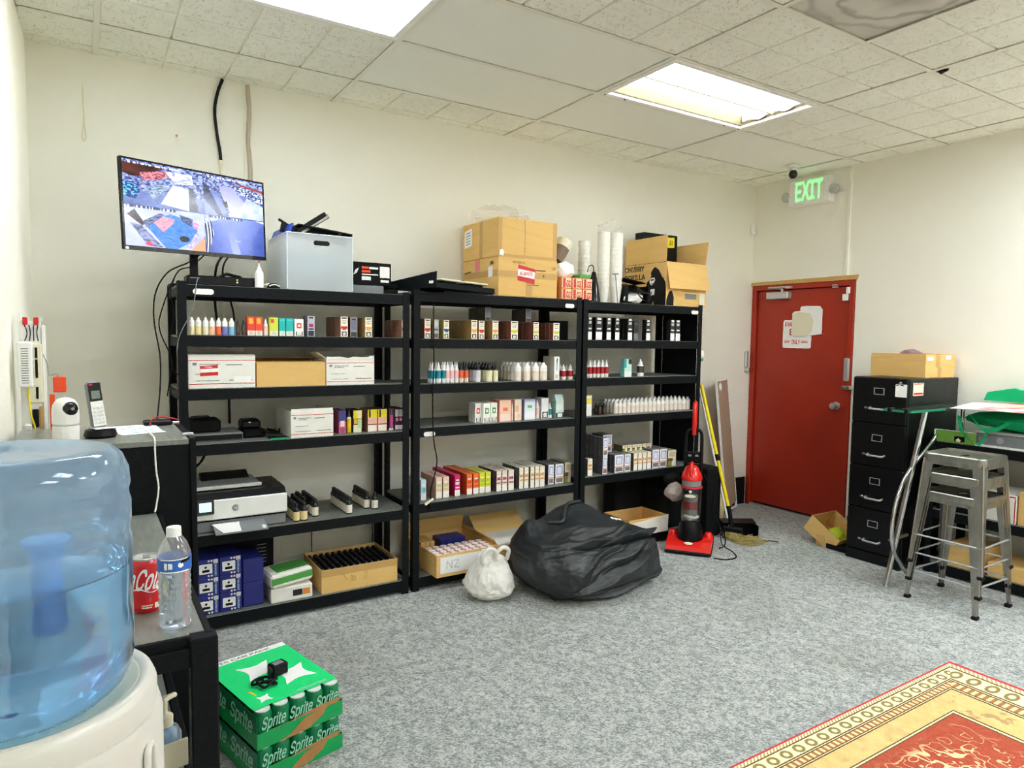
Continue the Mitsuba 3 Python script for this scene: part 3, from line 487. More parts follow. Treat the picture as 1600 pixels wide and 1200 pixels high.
GOODS = [
 ('L', 2, 'bottle', 'white-capped squeeze bottle with colored label', 'wc', 1, 0.087, [(0.644, 0.672, -0.495), (0.674, 0.703, -0.495), (0.706, 0.735, -0.495), (0.736, 0.765, -0.495), (0.767, 0.794, -0.495), (0.795, 0.824, -0.495), (0.827, 0.857, -0.495)]),
 ('L', 2, 'bottle', 'small black dropper bottle', 'dk', 1, 0.08, [(0.86, 0.88, -0.495), (0.887, 0.909, -0.495)]),
 ('L', 2, 'carton', 'red carton with yellow dot', 'redyel', 1, 0.097, [(0.913, 0.952, -0.495), (0.952, 0.99, -0.495)]),
 ('L', 2, 'bottle', 'pale pink bottle between red and lime cartons', 'pink', 1, 0.089, [(0.993, 1.019, -0.495)]),
 ('L', 2, 'carton', 'lime carton', 'lime', 1, 0.096, [(1.022, 1.068, -0.495)]),
 ('L', 2, 'carton', 'turquoise carton', 'teal', 1, 0.093, [(1.07, 1.104, -0.495), (1.106, 1.145, -0.495)]),
 ('L', 2, 'carton', 'white carton with red ring', 'ring', 2, 0.091, [(1.149, 1.199, -0.495)]),
 ('L', 2, 'carton', 'silver carton with purple emblem', 'silver', 2, 0.109, [(1.216, 1.257, -0.495)]),
 ('L', 2, 'carton', 'cream carton with red band', 'cream_red', 6, 0.111, [(1.396, 1.44, -0.495)]),
 ('L', 2, 'carton', 'grey carton with dark label', 'grey', 2, 0.109, [(1.45, 1.494, -0.495)]),
 ('L', 2, 'carton', 'cream carton with orange band', 'cream_or', 4, 0.11, [(1.535, 1.578, -0.495)]),
 ('L', 2, 'carton', 'cream and maroon carton beside right post', 'cream_red', 6, 0.102, [(1.753, 1.796, -0.495)]),
 ('L', 4, 'carton', 'purple and pink carton', 'purple', 3, 0.129, [(1.399, 1.443, -0.45)]),
 ('L', 4, 'bottle', 'yellow bottle-shaped vial', 'yelb', 1, 0.13, [(1.448, 1.478, -0.45)]),
 ('L', 4, 'carton', 'black carton with lemon label', 'lemon', 3, 0.127, [(1.48, 1.536, -0.45)]),
 ('L', 4, 'carton', 'pink carton with yellow top', 'pinkyel', 3, 0.128, [(1.568, 1.627, -0.45), (1.629, 1.686, -0.45)]),
 ('L', 4, 'carton', 'black carton with pink bottle print', 'blpink', 2, 0.131, [(1.694, 1.731, -0.45)]),
 ('L', 4, 'carton', 'black carton with pink and white print', 'pinkwh', 3, 0.128, [(1.733, 1.786, -0.45)]),
 ('M', 2, 'carton', 'cream carton with red band', 'cream_red', 4, 0.116, [(1.897, 1.939, -0.495)]),
 ('M', 2, 'carton', 'grey-blue striped carton', 'greybl', 3, 0.113, [(1.955, 1.993, -0.495)]),
 ('M', 2, 'carton', 'cream carton with blue band', 'cream_bl', 2, 0.112, [(2.022, 2.061, -0.495)]),
 ('M', 2, 'carton', 'cream carton with orange band', 'cream_or', 8, 0.117, [(2.209, 2.254, -0.495)]),
 ('M', 2, 'carton', 'cream carton with red band and maroon side', 'cream_red', 3, 0.114, [(2.261, 2.304, -0.495)]),
 ('M', 2, 'carton', 'cream carton with amber band', 'cream_or', 5, 0.117, [(2.359, 2.405, -0.495)]),
 ('M', 2, 'carton', 'white carton with yellow-green band', 'cream_gr', 5, 0.117, [(2.495, 2.55, -0.495)]),
 ('M', 2, 'carton', 'white carton with lime and red print', 'cream_gr', 7, 0.115, [(2.666, 2.711, -0.495)]),
 ('M', 2, 'carton', 'white carton with lime band and red sides', 'cream_gr', 6, 0.113, [(2.823, 2.876, -0.495)]),
 ('M', 3, 'bottle', 'white dropper bottle with teal label', 'teal_b', 2, 0.125, [(1.944, 1.978, -0.495), (1.982, 2.016, -0.495), (2.02, 2.046, -0.495)]),
 ('M', 3, 'bottle', 'white dropper bottle with pink label', 'pinkl', 2, 0.127, [(2.044, 2.072, -0.495), (2.074, 2.104, -0.495), (2.106, 2.132, -0.495)]),
 ('M', 3, 'bottle', 'black-capped bottle with orange label', 'bk_or', 4, 0.124, [(2.135, 2.168, -0.495), (2.172, 2.201, -0.495)]),
 ('M', 3, 'bottle', 'black-capped bottle with white label', 'bk_wh', 6, 0.122, [(2.25, 2.287, -0.495)]),
 ('M', 3, 'bottle', 'black-capped bottle with cream label', 'bk_cr', 6, 0.119, [(2.33, 2.374, -0.495), (2.381, 2.414, -0.495)]),
 ('M', 3, 'bottle', 'white squeeze bottle with tan label', 'fat', 5, 0.119, [(2.54, 2.589, -0.495), (2.611, 2.659, -0.495), (2.679, 2.727, -0.495), (2.737, 2.793, -0.495)]),
 ('M', 3, 'carton', 'white carton with black dropper print', 'wblack', 3, 0.157, [(2.837, 2.882, -0.495)]),
 ('M', 3, 'bottle', 'clear bottle with dark red label', 'clear_r', 3, 0.103, [(2.908, 2.945, -0.495), (2.966, 3.01, -0.495)]),
 ('M', 4, 'carton', 'white carton with red ring and blue top', 'ring', 2, 0.124, [(2.258, 2.304, -0.466)]),
 ('M', 4, 'carton', 'white carton with green ring', 'ringg', 3, 0.124, [(2.304, 2.355, -0.49), (2.365, 2.415, -0.476)]),
 ('M', 4, 'carton', 'peach carton', 'peach', 3, 0.138, [(2.424, 2.513, -0.485)]),
 ('M', 4, 'bottle', 'peach squeeze bottle', 'pink', 1, 0.12, [(2.52, 2.539, -0.477)]),
 ('M', 4, 'carton', 'pale orange carton with floral print', 'peach2', 2, 0.137, [(2.551, 2.607, -0.463)]),
 ('M', 4, 'carton', 'pale blue carton with green leaf', 'bluewh', 3, 0.134, [(2.624, 2.712, -0.468)]),
 ('M', 4, 'bottle', 'slim white bottle', 'pink', 2, 0.127, [(2.721, 2.757, -0.463)]),
 ('M', 4, 'carton', 'white carton with black oval', 'whoval', 2, 0.137, [(2.769, 2.829, -0.452)]),
 ('M', 4, 'bottle', 'small turquoise bottle', 'teal_b', 1, 0.103, [(2.833, 2.866, -0.45)]),
 ('M', 4, 'carton', 'mint green gable-topped carton', 'mint', 1, 0.156, [(2.889, 2.958, -0.45)]),
 ('M', 5, 'carton', 'white and light blue carton', 'ltblue', 5, 0.125, [(1.899, 1.937, -0.45)]),
 ('M', 5, 'carton', 'pastel carton with rainbow print', 'pastel', 5, 0.13, [(2.001, 2.044, -0.45), (2.048, 2.092, -0.45)]),
 ('M', 5, 'carton', 'magenta carton with white base', 'magenta', 8, 0.132, [(2.128, 2.168, -0.45)]),
 ('M', 5, 'carton', 'orange carton with white base', 'orange', 8, 0.13, [(2.213, 2.254, -0.45), (2.258, 2.299, -0.452)]),
 ('M', 5, 'carton', 'lime green carton with white base', 'limew', 5, 0.131, [(2.305, 2.346, -0.45), (2.348, 2.39, -0.45)]),
 ('M', 5, 'carton', 'cream carton with pink and violet print', 'mixw', 6, 0.133, [(2.423, 2.462, -0.461), (2.462, 2.503, -0.465), (2.506, 2.552, -0.469)]),
 ('M', 5, 'carton', 'white carton with floral print', 'mixw2', 6, 0.14, [(2.592, 2.627, -0.468), (2.628, 2.666, -0.471), (2.674, 2.71, -0.474), (2.71, 2.746, -0.477), (2.746, 2.788, -0.48)]),
 ('M', 5, 'carton', 'white carton with lavender arch', 'laven', 4, 0.135, [(2.835, 2.885, -0.45), (2.893, 2.967, -0.45)]),
 ('M', 5, 'carton', 'white carton with olive print', 'olive', 4, 0.142, [(2.971, 3.026, -0.455)]),
 ('R', 2, 'carton', 'black and white banded carton', 'bw', 2, 0.154, [(3.113, 3.152, -0.495), (3.18, 3.242, -0.495), (3.277, 3.323, -0.495), (3.355, 3.399, -0.495), (3.471, 3.519, -0.495)]),
 ('R', 2, 'carton', 'dark grey banded carton', 'bwd', 2, 0.141, [(3.528, 3.574, -0.495)]),
 ('R', 2, 'carton', 'black and white banded carton', 'bw', 1, 0.15, [(3.648, 3.692, -0.495)]),
 ('R', 2, 'carton', 'black and white banded carton', 'bw', 1, 0.156, [(3.89, 3.938, -0.495), (3.945, 3.996, -0.495)]),
 ('R', 3, 'bottle', 'clear bottle with dark red label', 'clear_r', 2, 0.122, [(3.108, 3.131, -0.495), (3.134, 3.17, -0.495), (3.173, 3.204, -0.495), (3.207, 3.238, -0.495), (3.244, 3.278, -0.495), (3.281, 3.316, -0.495)]),
 ('R', 3, 'carton', 'teal and white upright carton', 'tealw', 1, 0.127, [(3.449, 3.521, -0.495)]),
 ('R', 3, 'bottle', 'black and white striped bottle', 'bwb', 1, 0.125, [(3.595, 3.649, -0.495)]),
 ('R', 4, 'carton', 'white carton with yellow top', 'yeltop', 1, 0.143, [(3.141, 3.192, -0.46)]),
 ('R', 4, 'bottle', 'dark amber bottle', 'dk', 2, 0.086, [(3.265, 3.3, -0.45), (3.306, 3.341, -0.45)]),
 ('R', 5, 'carton', 'white carton with dark side', 'mixw2', 1, 0.121, [(3.136, 3.182, -0.495)]),
 ('R', 4, 'bottle', 'white squeeze bottle with pale label', 'fat', 4, 0.099, [(3.413, 3.451, -0.45), (3.453, 3.491, -0.45), (3.493, 3.532, -0.45), (3.534, 3.573, -0.45), (3.575, 3.614, -0.45), (3.616, 3.656, -0.45), (3.658, 3.698, -0.45), (3.7, 3.74, -0.45), (3.743, 3.783, -0.45), (3.785, 3.827, -0.45), (3.829, 3.87, -0.45), (3.872, 3.914, -0.45), (3.917, 3.959, -0.45), (3.961, 4.004, -0.45), (4.006, 4.049, -0.45), (4.051, 4.095, -0.45), (4.097, 4.141, -0.45), (4.143, 4.187, -0.45)]),
 ('R', 5, 'carton', 'white carton with lavender arch, lower layer', 'laven', 6, 0.128, [(3.271, 3.317, -0.495), (3.38, 3.467, -0.495), (3.473, 3.534, -0.495)]),
 ('R', 5, 'carton', 'white carton with orange stripe, lower layer', 'mixw2', 6, 0.127, [(3.561, 3.602, -0.495), (3.605, 3.646, -0.495), (3.649, 3.69, -0.495), (3.693, 3.735, -0.495)]),
 ('R', 5, 'carton', 'white carton with violet print, lower layer', 'laven', 6, 0.139, [(3.744, 3.816, -0.495), (3.819, 3.895, -0.495)]),
 ('R', 5, 'carton', 'white carton with olive corner print', 'olive', 6, 0.122, [(3.904, 3.992, -0.495)]),
]

SHORT = {'carton': 'carton', 'bottle': 'bottle'}
CACHE = {}
col_no = {}
for (r, s, kind, desc, des, nd, h, row) in GOODS:
    zz = ZS[r][s-1] + .0004
    for qi, (xa, xb, y) in enumerate(row):
        w = xb - xa - .0012
        colno = col_no[(r, s)] = col_no.get((r, s), 0) + 1
        if r == 'R' and s == 5: nl = 2 if desc.startswith('white carton with lavender') and qi < 2 else 1
        else: nl = 1
        d = w if kind == 'bottle' else min(w, .042)
        wq = round(w*250)/250 if kind == 'bottle' else round(w*500)/500
        wq = min(wq, w)
        lab = WCL[min(qi, 7)] if des == 'wc' else None
        ck = (kind, des, round(wq, 4), round(h, 3), lab)
        if ck not in CACHE:
            if kind == 'carton' and des != 'mint':
                CACHE[ck] = shape(bands(wq, d, h, *CARTON[des]), 'vc')
            elif des == 'mint':
                CACHE[ck] = shape(bands(wq, .05, h*.72, '#9ecfc0', '#cfe8e0', [(0, 1, 0, 1, '#d6ece6'), (0, 1, .0, .3, '#2b3a34'), (.2, .8, .02, .26, '#e8ece9'), (.1, .9, .5, .8, '#eef6f3')]) +
                                  [(prism([(0, h*.7), (.05, h*.7), (.035, h*.96), (.02, h)], 'x', -wq/2+.001, wq/2-.001), '#cfe8e6')], 'vc')
            else:
                CACHE[ck] = shape(bottle_mesh(des, wq, h, lab), 'vc_gloss', smooth=True)
        dd = min(wq, .042)
        for l in range(nl):
            for k in (range(nd) if l == 0 or qi == 0 else range(3, nd)):
                yy = y + k*(dd + .0018)
                if kind == 'bottle': yy = y + dd/2 + k*(dd+.0015)
                if yy + dd > YB - .04: break
                jit = rng.uniform(-.0006, .0006)
                where = f"{NAME[r]} rack {SHN[s]} shelf"
                ds = desc.replace(', lower layer', ', upper layer') if l else desc
                if k == 0: lb = f"{ds}, {where}, front of {ORD(colno)} column from left"
                else: lb = f"{ds.split(',')[0]}{' of upper layer' if l else ''}, {where}, {ORD(k+1)} from front in {ORD(colno)} column"
                words = lb.split()
                if len(words) > 16:
                    short = desc.split(',')[0].split(' with ')[0] + (' of the upper layer' if l else '')
                    lb = f"{short}, {where}, " + (f"front of {ORD(colno)} column" if k == 0 else f"{ORD(k+1)} from front, {ORD(colno)} column")
                put('dropper_bottle' if kind == 'bottle' else 'product_carton', CACHE[ck], None, label=lb, cat='bottle' if kind == 'bottle' else 'carton',
                    group=f"{kind}s on the {SHN[s]} shelf of the {NAME[r]} rack", at=mat4((xa+xb)/2+jit, yy, zz + l*(h+.0006)))
LY = shape(bands(.046, .10, .046, *CARTON['olive']), 'vc')
for q in range(6):
    put('product_carton', LY, None, label=f"small carton lying on the lower cartons, right rack fifth shelf, {ORD(q+1)} from left", cat='carton', group='cartons lying on other cartons, right rack fifth shelf', at=mat4(3.56+.0485*q, -.40, .559+.1265))
# upper layer of cartons, middle rack second shelf; shade deep inside put into their colours
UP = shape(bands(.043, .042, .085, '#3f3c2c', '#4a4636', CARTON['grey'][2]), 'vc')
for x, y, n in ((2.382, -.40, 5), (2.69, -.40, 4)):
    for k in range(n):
        put('product_carton', UP, None, label=f"shade-toned grey carton stacked on cartons, middle rack second shelf, {'right' if x > 2.5 else 'left'} stack, {ORD(k+1)} from front", cat='carton', group='cartons stacked on other cartons, middle rack', at=mat4(x, y+k*.0436, 1.4974+.1172))
put('black_box', box(2.905, 3.02, -.40, -.12, 1.4976, 1.628, .004), 'black_matte', label='plain black box at the right end of the middle rack second shelf', cat='box')
# black-capped bottles in files, left rack fifth shelf
BB = shape(lathe_c([(0, 0, '#17181a'), (.018, 0, '#17181a'), (.019, .003, '#17181a'), (.019, .006, '#ece6d6'), (.019, .052, '#ece6d6'), (.019, .053, '#17181a'), (.0185, .066, '#17181a'), (.0115, .074, '#141516'), (.0115, .095, '#141516'), (.006, .099, '#141516'), (0, .1, '#141516')], 14), 'vc_gloss', smooth=True)
BBY = shape(lathe_c([(0, 0, '#17181a'), (.018, 0, '#17181a'), (.019, .003, '#17181a'), (.019, .006, '#efd9a0'), (.019, .052, '#efd9a0'), (.019, .053, '#17181a'), (.0185, .066, '#17181a'), (.0115, .074, '#141516'), (.0115, .095, '#141516'), (.006, .099, '#141516'), (0, .1, '#141516')], 14), 'vc_gloss', smooth=True)
for ci, (x, y, n, m) in enumerate(((1.158, -.47, 8, BBY), (1.199, -.47, 7, BBY), (1.275, -.415, 7, BB), (1.235, -.345, 5, BB), (1.455, -.455, 8, BB), (1.585, -.385, 6, BB), (1.622, -.42, 1, BB))):
    for k in range(n):
        if y+k*.039 > -.11: break
        put('dropper_bottle', m, None, label=f"black-capped bottle with {'cream' if m is BBY else 'white'} label beside the printer, {ORD(k+1)} from front in {ORD(ci+1)} file", cat='bottle', group='black-capped bottles filed beside the printer', at=mat4(x, y+k*.039, .5044))
# white mailer boxes and a cardboard box, left rack
def open_carton(name, x0, x1, y0, y1, z0, z1, mat, label, flaps=(), wall=.004, cat='box', inner=None, at=None):
    t = thing(name, label, cat)
    A = at if at is not None else np.eye(4)
    def P(kind, m, mt, **k):
        m = m if not isinstance(m, list) else join(m)
        m = m.copy(); m.apply_transform(A); return put(kind, m, mt, t, **k)
    P('body', [box(x0, x1, y0, y1, z0, z0+wall), box(x0, x1, y0, y0+wall, z0+wall, z1), box(x0, x1, y1-wall, y1, z0+wall, z1), box(x0, x0+wall, y0+wall, y1-wall, z0+wall, z1), box(x1-wall, x1, y0+wall, y1-wall, z0+wall, z1)], mat)
    for side, ln, ang in flaps:
        ca, sa = math.cos(math.radians(ang)), math.sin(math.radians(ang)); th = .003
        if side in 'fb':
            s = -1 if side == 'f' else 1; yb = y0+wall/2 if side == 'f' else y1-wall/2
            q = [(yb, z1), (yb+s*ln*ca, z1+ln*sa), (yb+s*ln*ca-s*th*sa, z1+ln*sa+th*ca), (yb-s*th*sa*0, z1+th)]
            P('flap', prism(q, 'x', x0+.002, x1-.002), mat)
        else:
            s = -1 if side == 'l' else 1; xb = x0+wall/2 if side == 'l' else x1-wall/2
            q = [(xb, z1), (xb+s*ln*ca, z1+ln*sa), (xb+s*ln*ca-s*th*sa, z1+ln*sa+th*ca), (xb, z1+th)]
            P('flap', prism(q, 'y', y0+.002, y1-.002), mat)
    return t, P
def mailer_print(P, x0, x1, y, z0, z1, logo=True):
    w, h = x1-x0, z1-z0; yy = y-.0004
    bx = lambda a, b, c, d, dep=.0003: box(x0+a*w, x0+b*w, yy-dep, yy+.0003, z0+c*h, z0+d*h)
    P('red_rule', [bx(0, 1, .84, .86), bx(0, 1, .12, .14)], 'red')
    P('printing', [bx(.06, .12, .70, .78)] + [bx(.16, .16+.3*q, zz, zz+.025) for q, zz in ((1, .72), (.7, .66))] + [bx(.55, .8, .70, .73), bx(.1, .4, .42, .44), bx(.1, .45, .22, .24), bx(.6, .95, .22, .25)], 'grey')
    k, = [None]
z3 = 1.2374
t, P = open_carton('mailer_box', .638, .950, -.495, -.20, z3, z3+.162, 'carton_white', 'white postal box with red sticker, left rack third shelf', flaps=(('b', .04, 120), ('l', .02, 20)))
P('front_lid', box(.638, .950, -.4915, -.25, z3+.163, z3+.167), 'carton_white')
mailer_print(P, .638, .950, -.495, z3, z3+.162)
P('sticker', [plate([(0, 0), (.083, .004), (.082, .056), (-.001, .050)], (.690, -.4955, z3+.060), *FRONT)], 'red', label='red and white sticker')
P('sticker_band', [plate([(0, 0), (.083, .004), (.083, .022), (0, .018)], (.690, -.4962, z3+.077), *FRONT), text('PLEASE', .007, (.71, -.4962, z3+.101), *FRONT)], 'paper')
P('label', plate([(0, 0), (.085, 0), (.085, .03), (0, .03)], (.845, -.4955, z3+.026), *FRONT), 'paper')
t, P = open_carton('cardboard_box', .958, 1.312, -.495, -.19, z3, z3+.123, 'cardboard', 'tan cardboard box between two white postal boxes on the left rack', flaps=(('b', .09, 165), ('l', .07, 30)))
P('front_lid', box(.960, 1.310, -.4925, -.30, z3+.124, z3+.128), 'cardboard')
t, P = open_carton('mailer_box', 1.318, 1.590, -.495, -.22, z3, z3+.142, 'carton_white', 'white postal box with ragged open flaps, right end of left rack third shelf', flaps=(('l', .06, 35), ('b', .05, 130), ('r', .02, 80)))
P('torn_edge', plate([(0, 0), (.27, 0), (.268, .014), (.25, .020), (.235, .012), (.19, .011), (.15, .014), (.12, .006), (.07, .015), (.03, .012), (0, .016)], (1.319, -.4945, z3+.141), *FRONT, depth=.003), 'carton_white')
mailer_print(P, 1.318, 1.590, -.495, z3, z3+.142)
z4 = .9614
t, P = open_carton('mailer_box', 1.125, 1.352, -.505, -.19, z4, z4+.142, 'carton_white', 'open white postal box on the left rack fourth shelf', flaps=(('f', .012, 85),))
mailer_print(P, 1.125, 1.352, -.505, z4, z4+.142)
P('contents', box(1.135, 1.342, -.49, -.2, z4+.006, z4+.11), 'black_matte')
# network gear on the fourth shelf
t = thing('network_switch', 'flat grey network switch under black adapters, left rack fourth shelf', 'electronics')
put('body', box(.66, .90, -.43, -.22, z4+.0005, z4+.040, .006), 'grey', t); put('front_strip', box(.665, .895, -.432, -.428, z4+.006, z4+.03), 'black', t)
t = thing('router', 'black router box sitting on the grey network switch', 'electronics')
put('body', box(.655, .80, -.39, -.24, z4+.041, z4+.105, .008), 'black_matte', t); put('lid', box(.67, .76, -.36, -.26, z4+.105, z4+.116, .005), 'black', t)
t = thing('power_supply', 'black power brick with tiny light and tangled cords, left rack fourth shelf', 'electronics')
put('brick', box(.90, 1.0, -.38, -.28, z4+.045, z4+.095, .012), 'black', t); put('stack', box(.905, 1.02, -.40, -.24, z4+.0005, z4+.045, .01), 'black_matte', t)
put('light', box(.937, .947, -.3815, -.379, z4+.078, z4+.084), 'white', t)
put('cords', tube([(.98, -.35, z4+.02), (1.02, -.42, z4+.03), (1.07, -.38, z4+.02), (1.05, -.30, z4+.03), (1.10, -.33, z4+.015), (1.12, -.27, z4+.02)], .006, 7), 'black', t, smooth=True)
t = thing('trivet', 'thin dark plate with pale green edge on the left rack fourth shelf', 'plate')
put('plate', box(1.02, 1.12, -.50, -.43, z4+.0005, z4+.006, .002), 'black', t); put('rim', box(1.018, 1.122, -.504, -.501, z4+.0005, z4+.006), 'green_cloth', t)
# printer on the fifth shelf
z5 = .5044
t = thing('printer', 'white and charcoal inkjet printer on the left rack fifth shelf', 'printer')
put('base', box(.64, 1.10, -.485, -.13, z5+.001, z5+.055, .006), 'grey', t)
put('front_panel', box(.635, 1.105, -.500, -.16, z5+.066, z5+.168, .006), 'white', t)
put('gap', box(.645, 1.095, -.48, -.15, z5+.055, z5+.066), 'black_matte', t)
put('scanner_lid', prism([(-.495, z5+.168), (-.14, z5+.168), (-.16, z5+.198), (-.46, z5+.196)], 'x', .64, 1.10), 'black', t)
put('feeder', box(.66, .99, -.40, -.17, z5+.198, z5+.222, .006), 'grey', t)
put('feeder_edge', box(.66, .995, -.408, -.400, z5+.200, z5+.219, .003), 'white', t)
put('feeder_tray', prism([(-.26, z5+.222), (-.15, z5+.222), (-.15, z5+.248), (-.17, z5+.25)], 'x', .72, .96), 'black', t)
put('control_screen_bezel', plate(rrect(.085, .075, .006), (.658, -.5005, z5+.098), (1, 0, 0), (0, .12, 1), depth=.012), 'black_gloss', t)
k = put('screen', plate(rrect(.058, .046, .002), (.673, -.5140, z5+.115), (1, 0, 0), (0, .12, 1), depth=.001), 'white', t, label='lit touch screen')
scene[k]['emitter'] = {'type': 'area', 'radiance': {'type': 'rgb', 'value': [.12, .42, .62]}}
put('logo', join([plate(disc(.0165, 24), (.845, -.5003, z5+.118), *FRONT)]), 'grey', t)
put('logo_letters', join([text('hp', .014, (.8365, -.5012, z5+.113), *FRONT, bold=False, shear=.25)]), 'white', t)
put('paper_tray', prism([(-.60, z5+.012), (-.47, z5+.044), (-.47, z5+.050), (-.60, z5+.018)], 'x', .735, .985), 'grey', t)
put('output_paper', plate([(0, 0), (.085, 0), (.09, .10), (-.04, .10)], (.77, -.60, z5+.020), (1, 0, 0), (0, .97, .24), depth=.0012), 'paper', None, label='white sheet sticking out of the printer tray', cat='paper')
put('tray_stop', box(.955, .975, -.60, -.57, z5+.018, z5+.032, .003), 'white', t)
# bottom shelf of the left rack
z6 = .0824
BLUE = []
for i in range(3):
    for j in range(2):
        t = thing('boxed_product', f"navy printed box, {['lowest', 'middle', 'topmost'][i]} of the {['left', 'right'][j]} stack, left rack bottom shelf", 'box', 'navy boxes stacked on the bottom shelf of the left rack')
        x0 = .660+.108*j - .0; zz = z6+.0955*i
        if not BLUE:
            BLUE.append(shape(box(0, .105, 0, .20, 0, .095, .002), M('navy', '#262a78', .4)))
            BLUE.append(shape(join([plate(rrect(.062, .05, .002), (.012, -.0003, .022), *FRONT)]), 'paper'))
            BLUE.append(shape(join([plate([(0, 0), (.034, 0), (.034, .012), (0, .012)], (.026, -.0012, .031), *FRONT), plate(disc(.006, 10), (.042, -.0012, .056), *FRONT)]), 'black'))
            BLUE.append(shape([(box(.080, .098, -.0008, .0005, .002, .093), '#2f3f8c'), (box(.0785, .0995, -.0018, 0, .072, .093), '#d9d6d4')] + [(box(.084, .093, -.0016, 0, .008+.007*q, .0115+.007*q), '#b9d0da') for q in range(9)] +
                              [(plate(disc(.0055, 12), (xx, -.0003, zz2), *FRONT), '#e6e4e6') for xx in (.056, .070) for zz2 in (.010, .086)], 'vc'))
        for kk, (nm, mt) in enumerate((('body', 0), ('label', 1), ('picture', 2), ('side_strip', 3))): put(nm, BLUE[kk], None, t, at=mat4(x0, -.485, zz))
for i in range(2):
    put('boxed_product', box(.880, .985, -.475, -.27, z6+.128*i, z6+.1275+.128*i, .004), 'navy', label=f"plain blue box, {['lower', 'upper'][i]} of two right of the printed navy stack", cat='box', group='plain blue boxes on the bottom shelf')
t = thing('appliance', 'tall black boxed appliance at the back of the left rack bottom shelf', 'box')
put('body', box(.70, 1.09, -.24, -.09, z6, z6+.325, .004), 'black_matte', t); put('printing', join([box(1.0, 1.05, -.2412, -.2398, z6+.25-.02*i, z6+.254-.02*i) for i in range(6)]), 'grey', t)
t = thing('boxed_product', 'white box with black and orange print under a green package', 'box')
put('body', box(1.015, 1.235, -.50, -.33, z6, z6+.075, .003), 'carton_white', t); put('printing', shape([(box(1.13, 1.18, -.5012, -.4995, z6+.022, z6+.055), '#1f1f20'), (box(1.183, 1.222, -.5012, -.4995, z6+.022, z6+.055), '#e28a3a')], 'vc'), None, t)
t = thing('package', 'crumpled green and white package lying on a white box', 'package')
pk = mv(box(-.115, .115, -.09, .09, 0, .075, .012), 1.12, -.41, z6+.085, rz=.12, ry=-.07); put('wrap', pk, 'carton_white', t)
put('printing', mv(join([box(-.110, .112, -.0915, -.0905, .022, .056), box(-.07, .11, -.06, .07, .0745, .0757)]), 1.12, -.41, z6+.085, rz=.12, ry=-.07), M('leaf_green', '#4e9a45', .5), t)
# cardboard tray of capped bottles
t, P = open_carton('cardboard_tray', 1.285, 1.731, -.500, -.14, z6, z6+.132, 'cardboard', 'cardboard tray packed with black-capped bottles on the left rack bottom shelf')
P('tape', box(1.2845, 1.7315, -.5006, -.4995, z6+.092, z6+.132), 'tan')
P('marker_scribble', [tube([(1.40+.03*a, -.5012, z6+.075+.02*b) for a, b in ((1, 1), (.2, 1), (.6, 0), (1, -.5), (.2, -1.2))], .0012, 5), tube([(1.45+.03*a, -.5012, z6+.065+.02*b) for a, b in ((0, -1), (.2, 1), (.5, -1), (.8, .6), (1, -1))], .0012, 5), tube([(1.52+.03*a, -.5012, z6+.07+.02*b) for a, b in ((0, .5), (.8, 1), (.9, 0), (.1, -1.2), (1.2, -1))], .0012, 5)], 'tan')
CB = shape(lathe_c([(0, 0, '#d8c48c'), (.017, 0, '#d8c48c'), (.017, .075, '#d8c48c'), (.0165, .083, '#141517'), (.0125, .088, '#141517'), (.0125, .112, '#17191c'), (.008, .117, '#1c1f23'), (0, .118, '#2a2e34')], 12), 'vc_gloss', smooth=True)
for a in range(12):
    for b in range(9):
        put('dropper_bottle', CB, None, label=f"black-capped bottle in the cardboard bottle tray, {ORD(b+1)} row from front, {ORD(a+1)} from left", cat='bottle', group='black-capped bottles packed in the cardboard tray', at=mat4(1.3085+.0363*a, -.4775+.0385*b, z6+.0048))
t = thing('wire_stand', 'thin black wire frame standing behind the bottle tray', 'stand')
put('wire', tube([(1.345, -.10, z6+.001), (1.345, -.10, .305), (1.352, -.10, .335), (1.375, -.10, .345), (1.70, -.10, .345), (1.722, -.10, .335), (1.728, -.10, .305), (1.728, -.10, z6+.001)], .003, 6), 'black', t, smooth=True)
# middle rack, bottom shelf: two cartons of cans
z6 = .0824
t, P = open_carton('cardboard_box', 1.94, 2.36, -.590, -.12, z6, z6+.135, 'cardboard', 'open cardboard box of red and white cans jutting out of the middle rack bottom shelf', flaps=(('b', .1, 100),))
P('label', plate(rrect(.30, .10, .003), (1.965, -.5905, z6+.02), *FRONT), 'paper')
P('label_mark', [text('NZ', .05, (2.0, -.5912, z6+.045), *FRONT, bold=False)], M('pencil', '#c9c8c4', .7))
CN = shape(lathe_c([(0, 0, '#a8323c'), (.0235, 0, '#a8323c'), (.0245, .006, '#b5404a'), (.0245, .106, '#b5404a'), (.0225, .114, '#b5404a'), (.021, .115, '#f3ddd6'), (.0215, .124, '#f8ece6'), (0, .1245, '#f8ece6')], 14), 'vc', smooth=True)
for a in range(8):
    for b in range(4):
        put('lidded_jar', CN, None, label=f"red jar with white lid in the cardboard box, {ORD(b+1)} row from front, {ORD(a+1)} from left", cat='jar', group='red jars with white lids in the cardboard box', at=mat4(1.974+.0502*a, -.560+.0502*b, z6+.0048))
for a in range(3):
    put('product_carton', box(1.948+.032*a, 1.978+.032*a, -.355, -.20, z6+.0048, z6+.150, .002), 'tan', label=f"gold packet behind the red jars, {ORD(a+1)} from left", cat='carton', group='gold packets in the cardboard box')
for a in range(4):
    put('product_carton', box(2.10+.045*a, 2.143+.045*a, -.32, -.20, z6+.0048, z6+.138, .002), 'navy', label=f"dark blue packet behind the red jars, {ORD(a+1)} from left", cat='carton', group='dark blue packets in the cardboard box')
t, P = open_carton('cardboard_box', 2.375, 2.76, -.565, -.12, z6, z6+.12, 'cardboard', 'second cardboard box on the middle rack bottom shelf behind the black bag', flaps=(('l', .05, 60),))
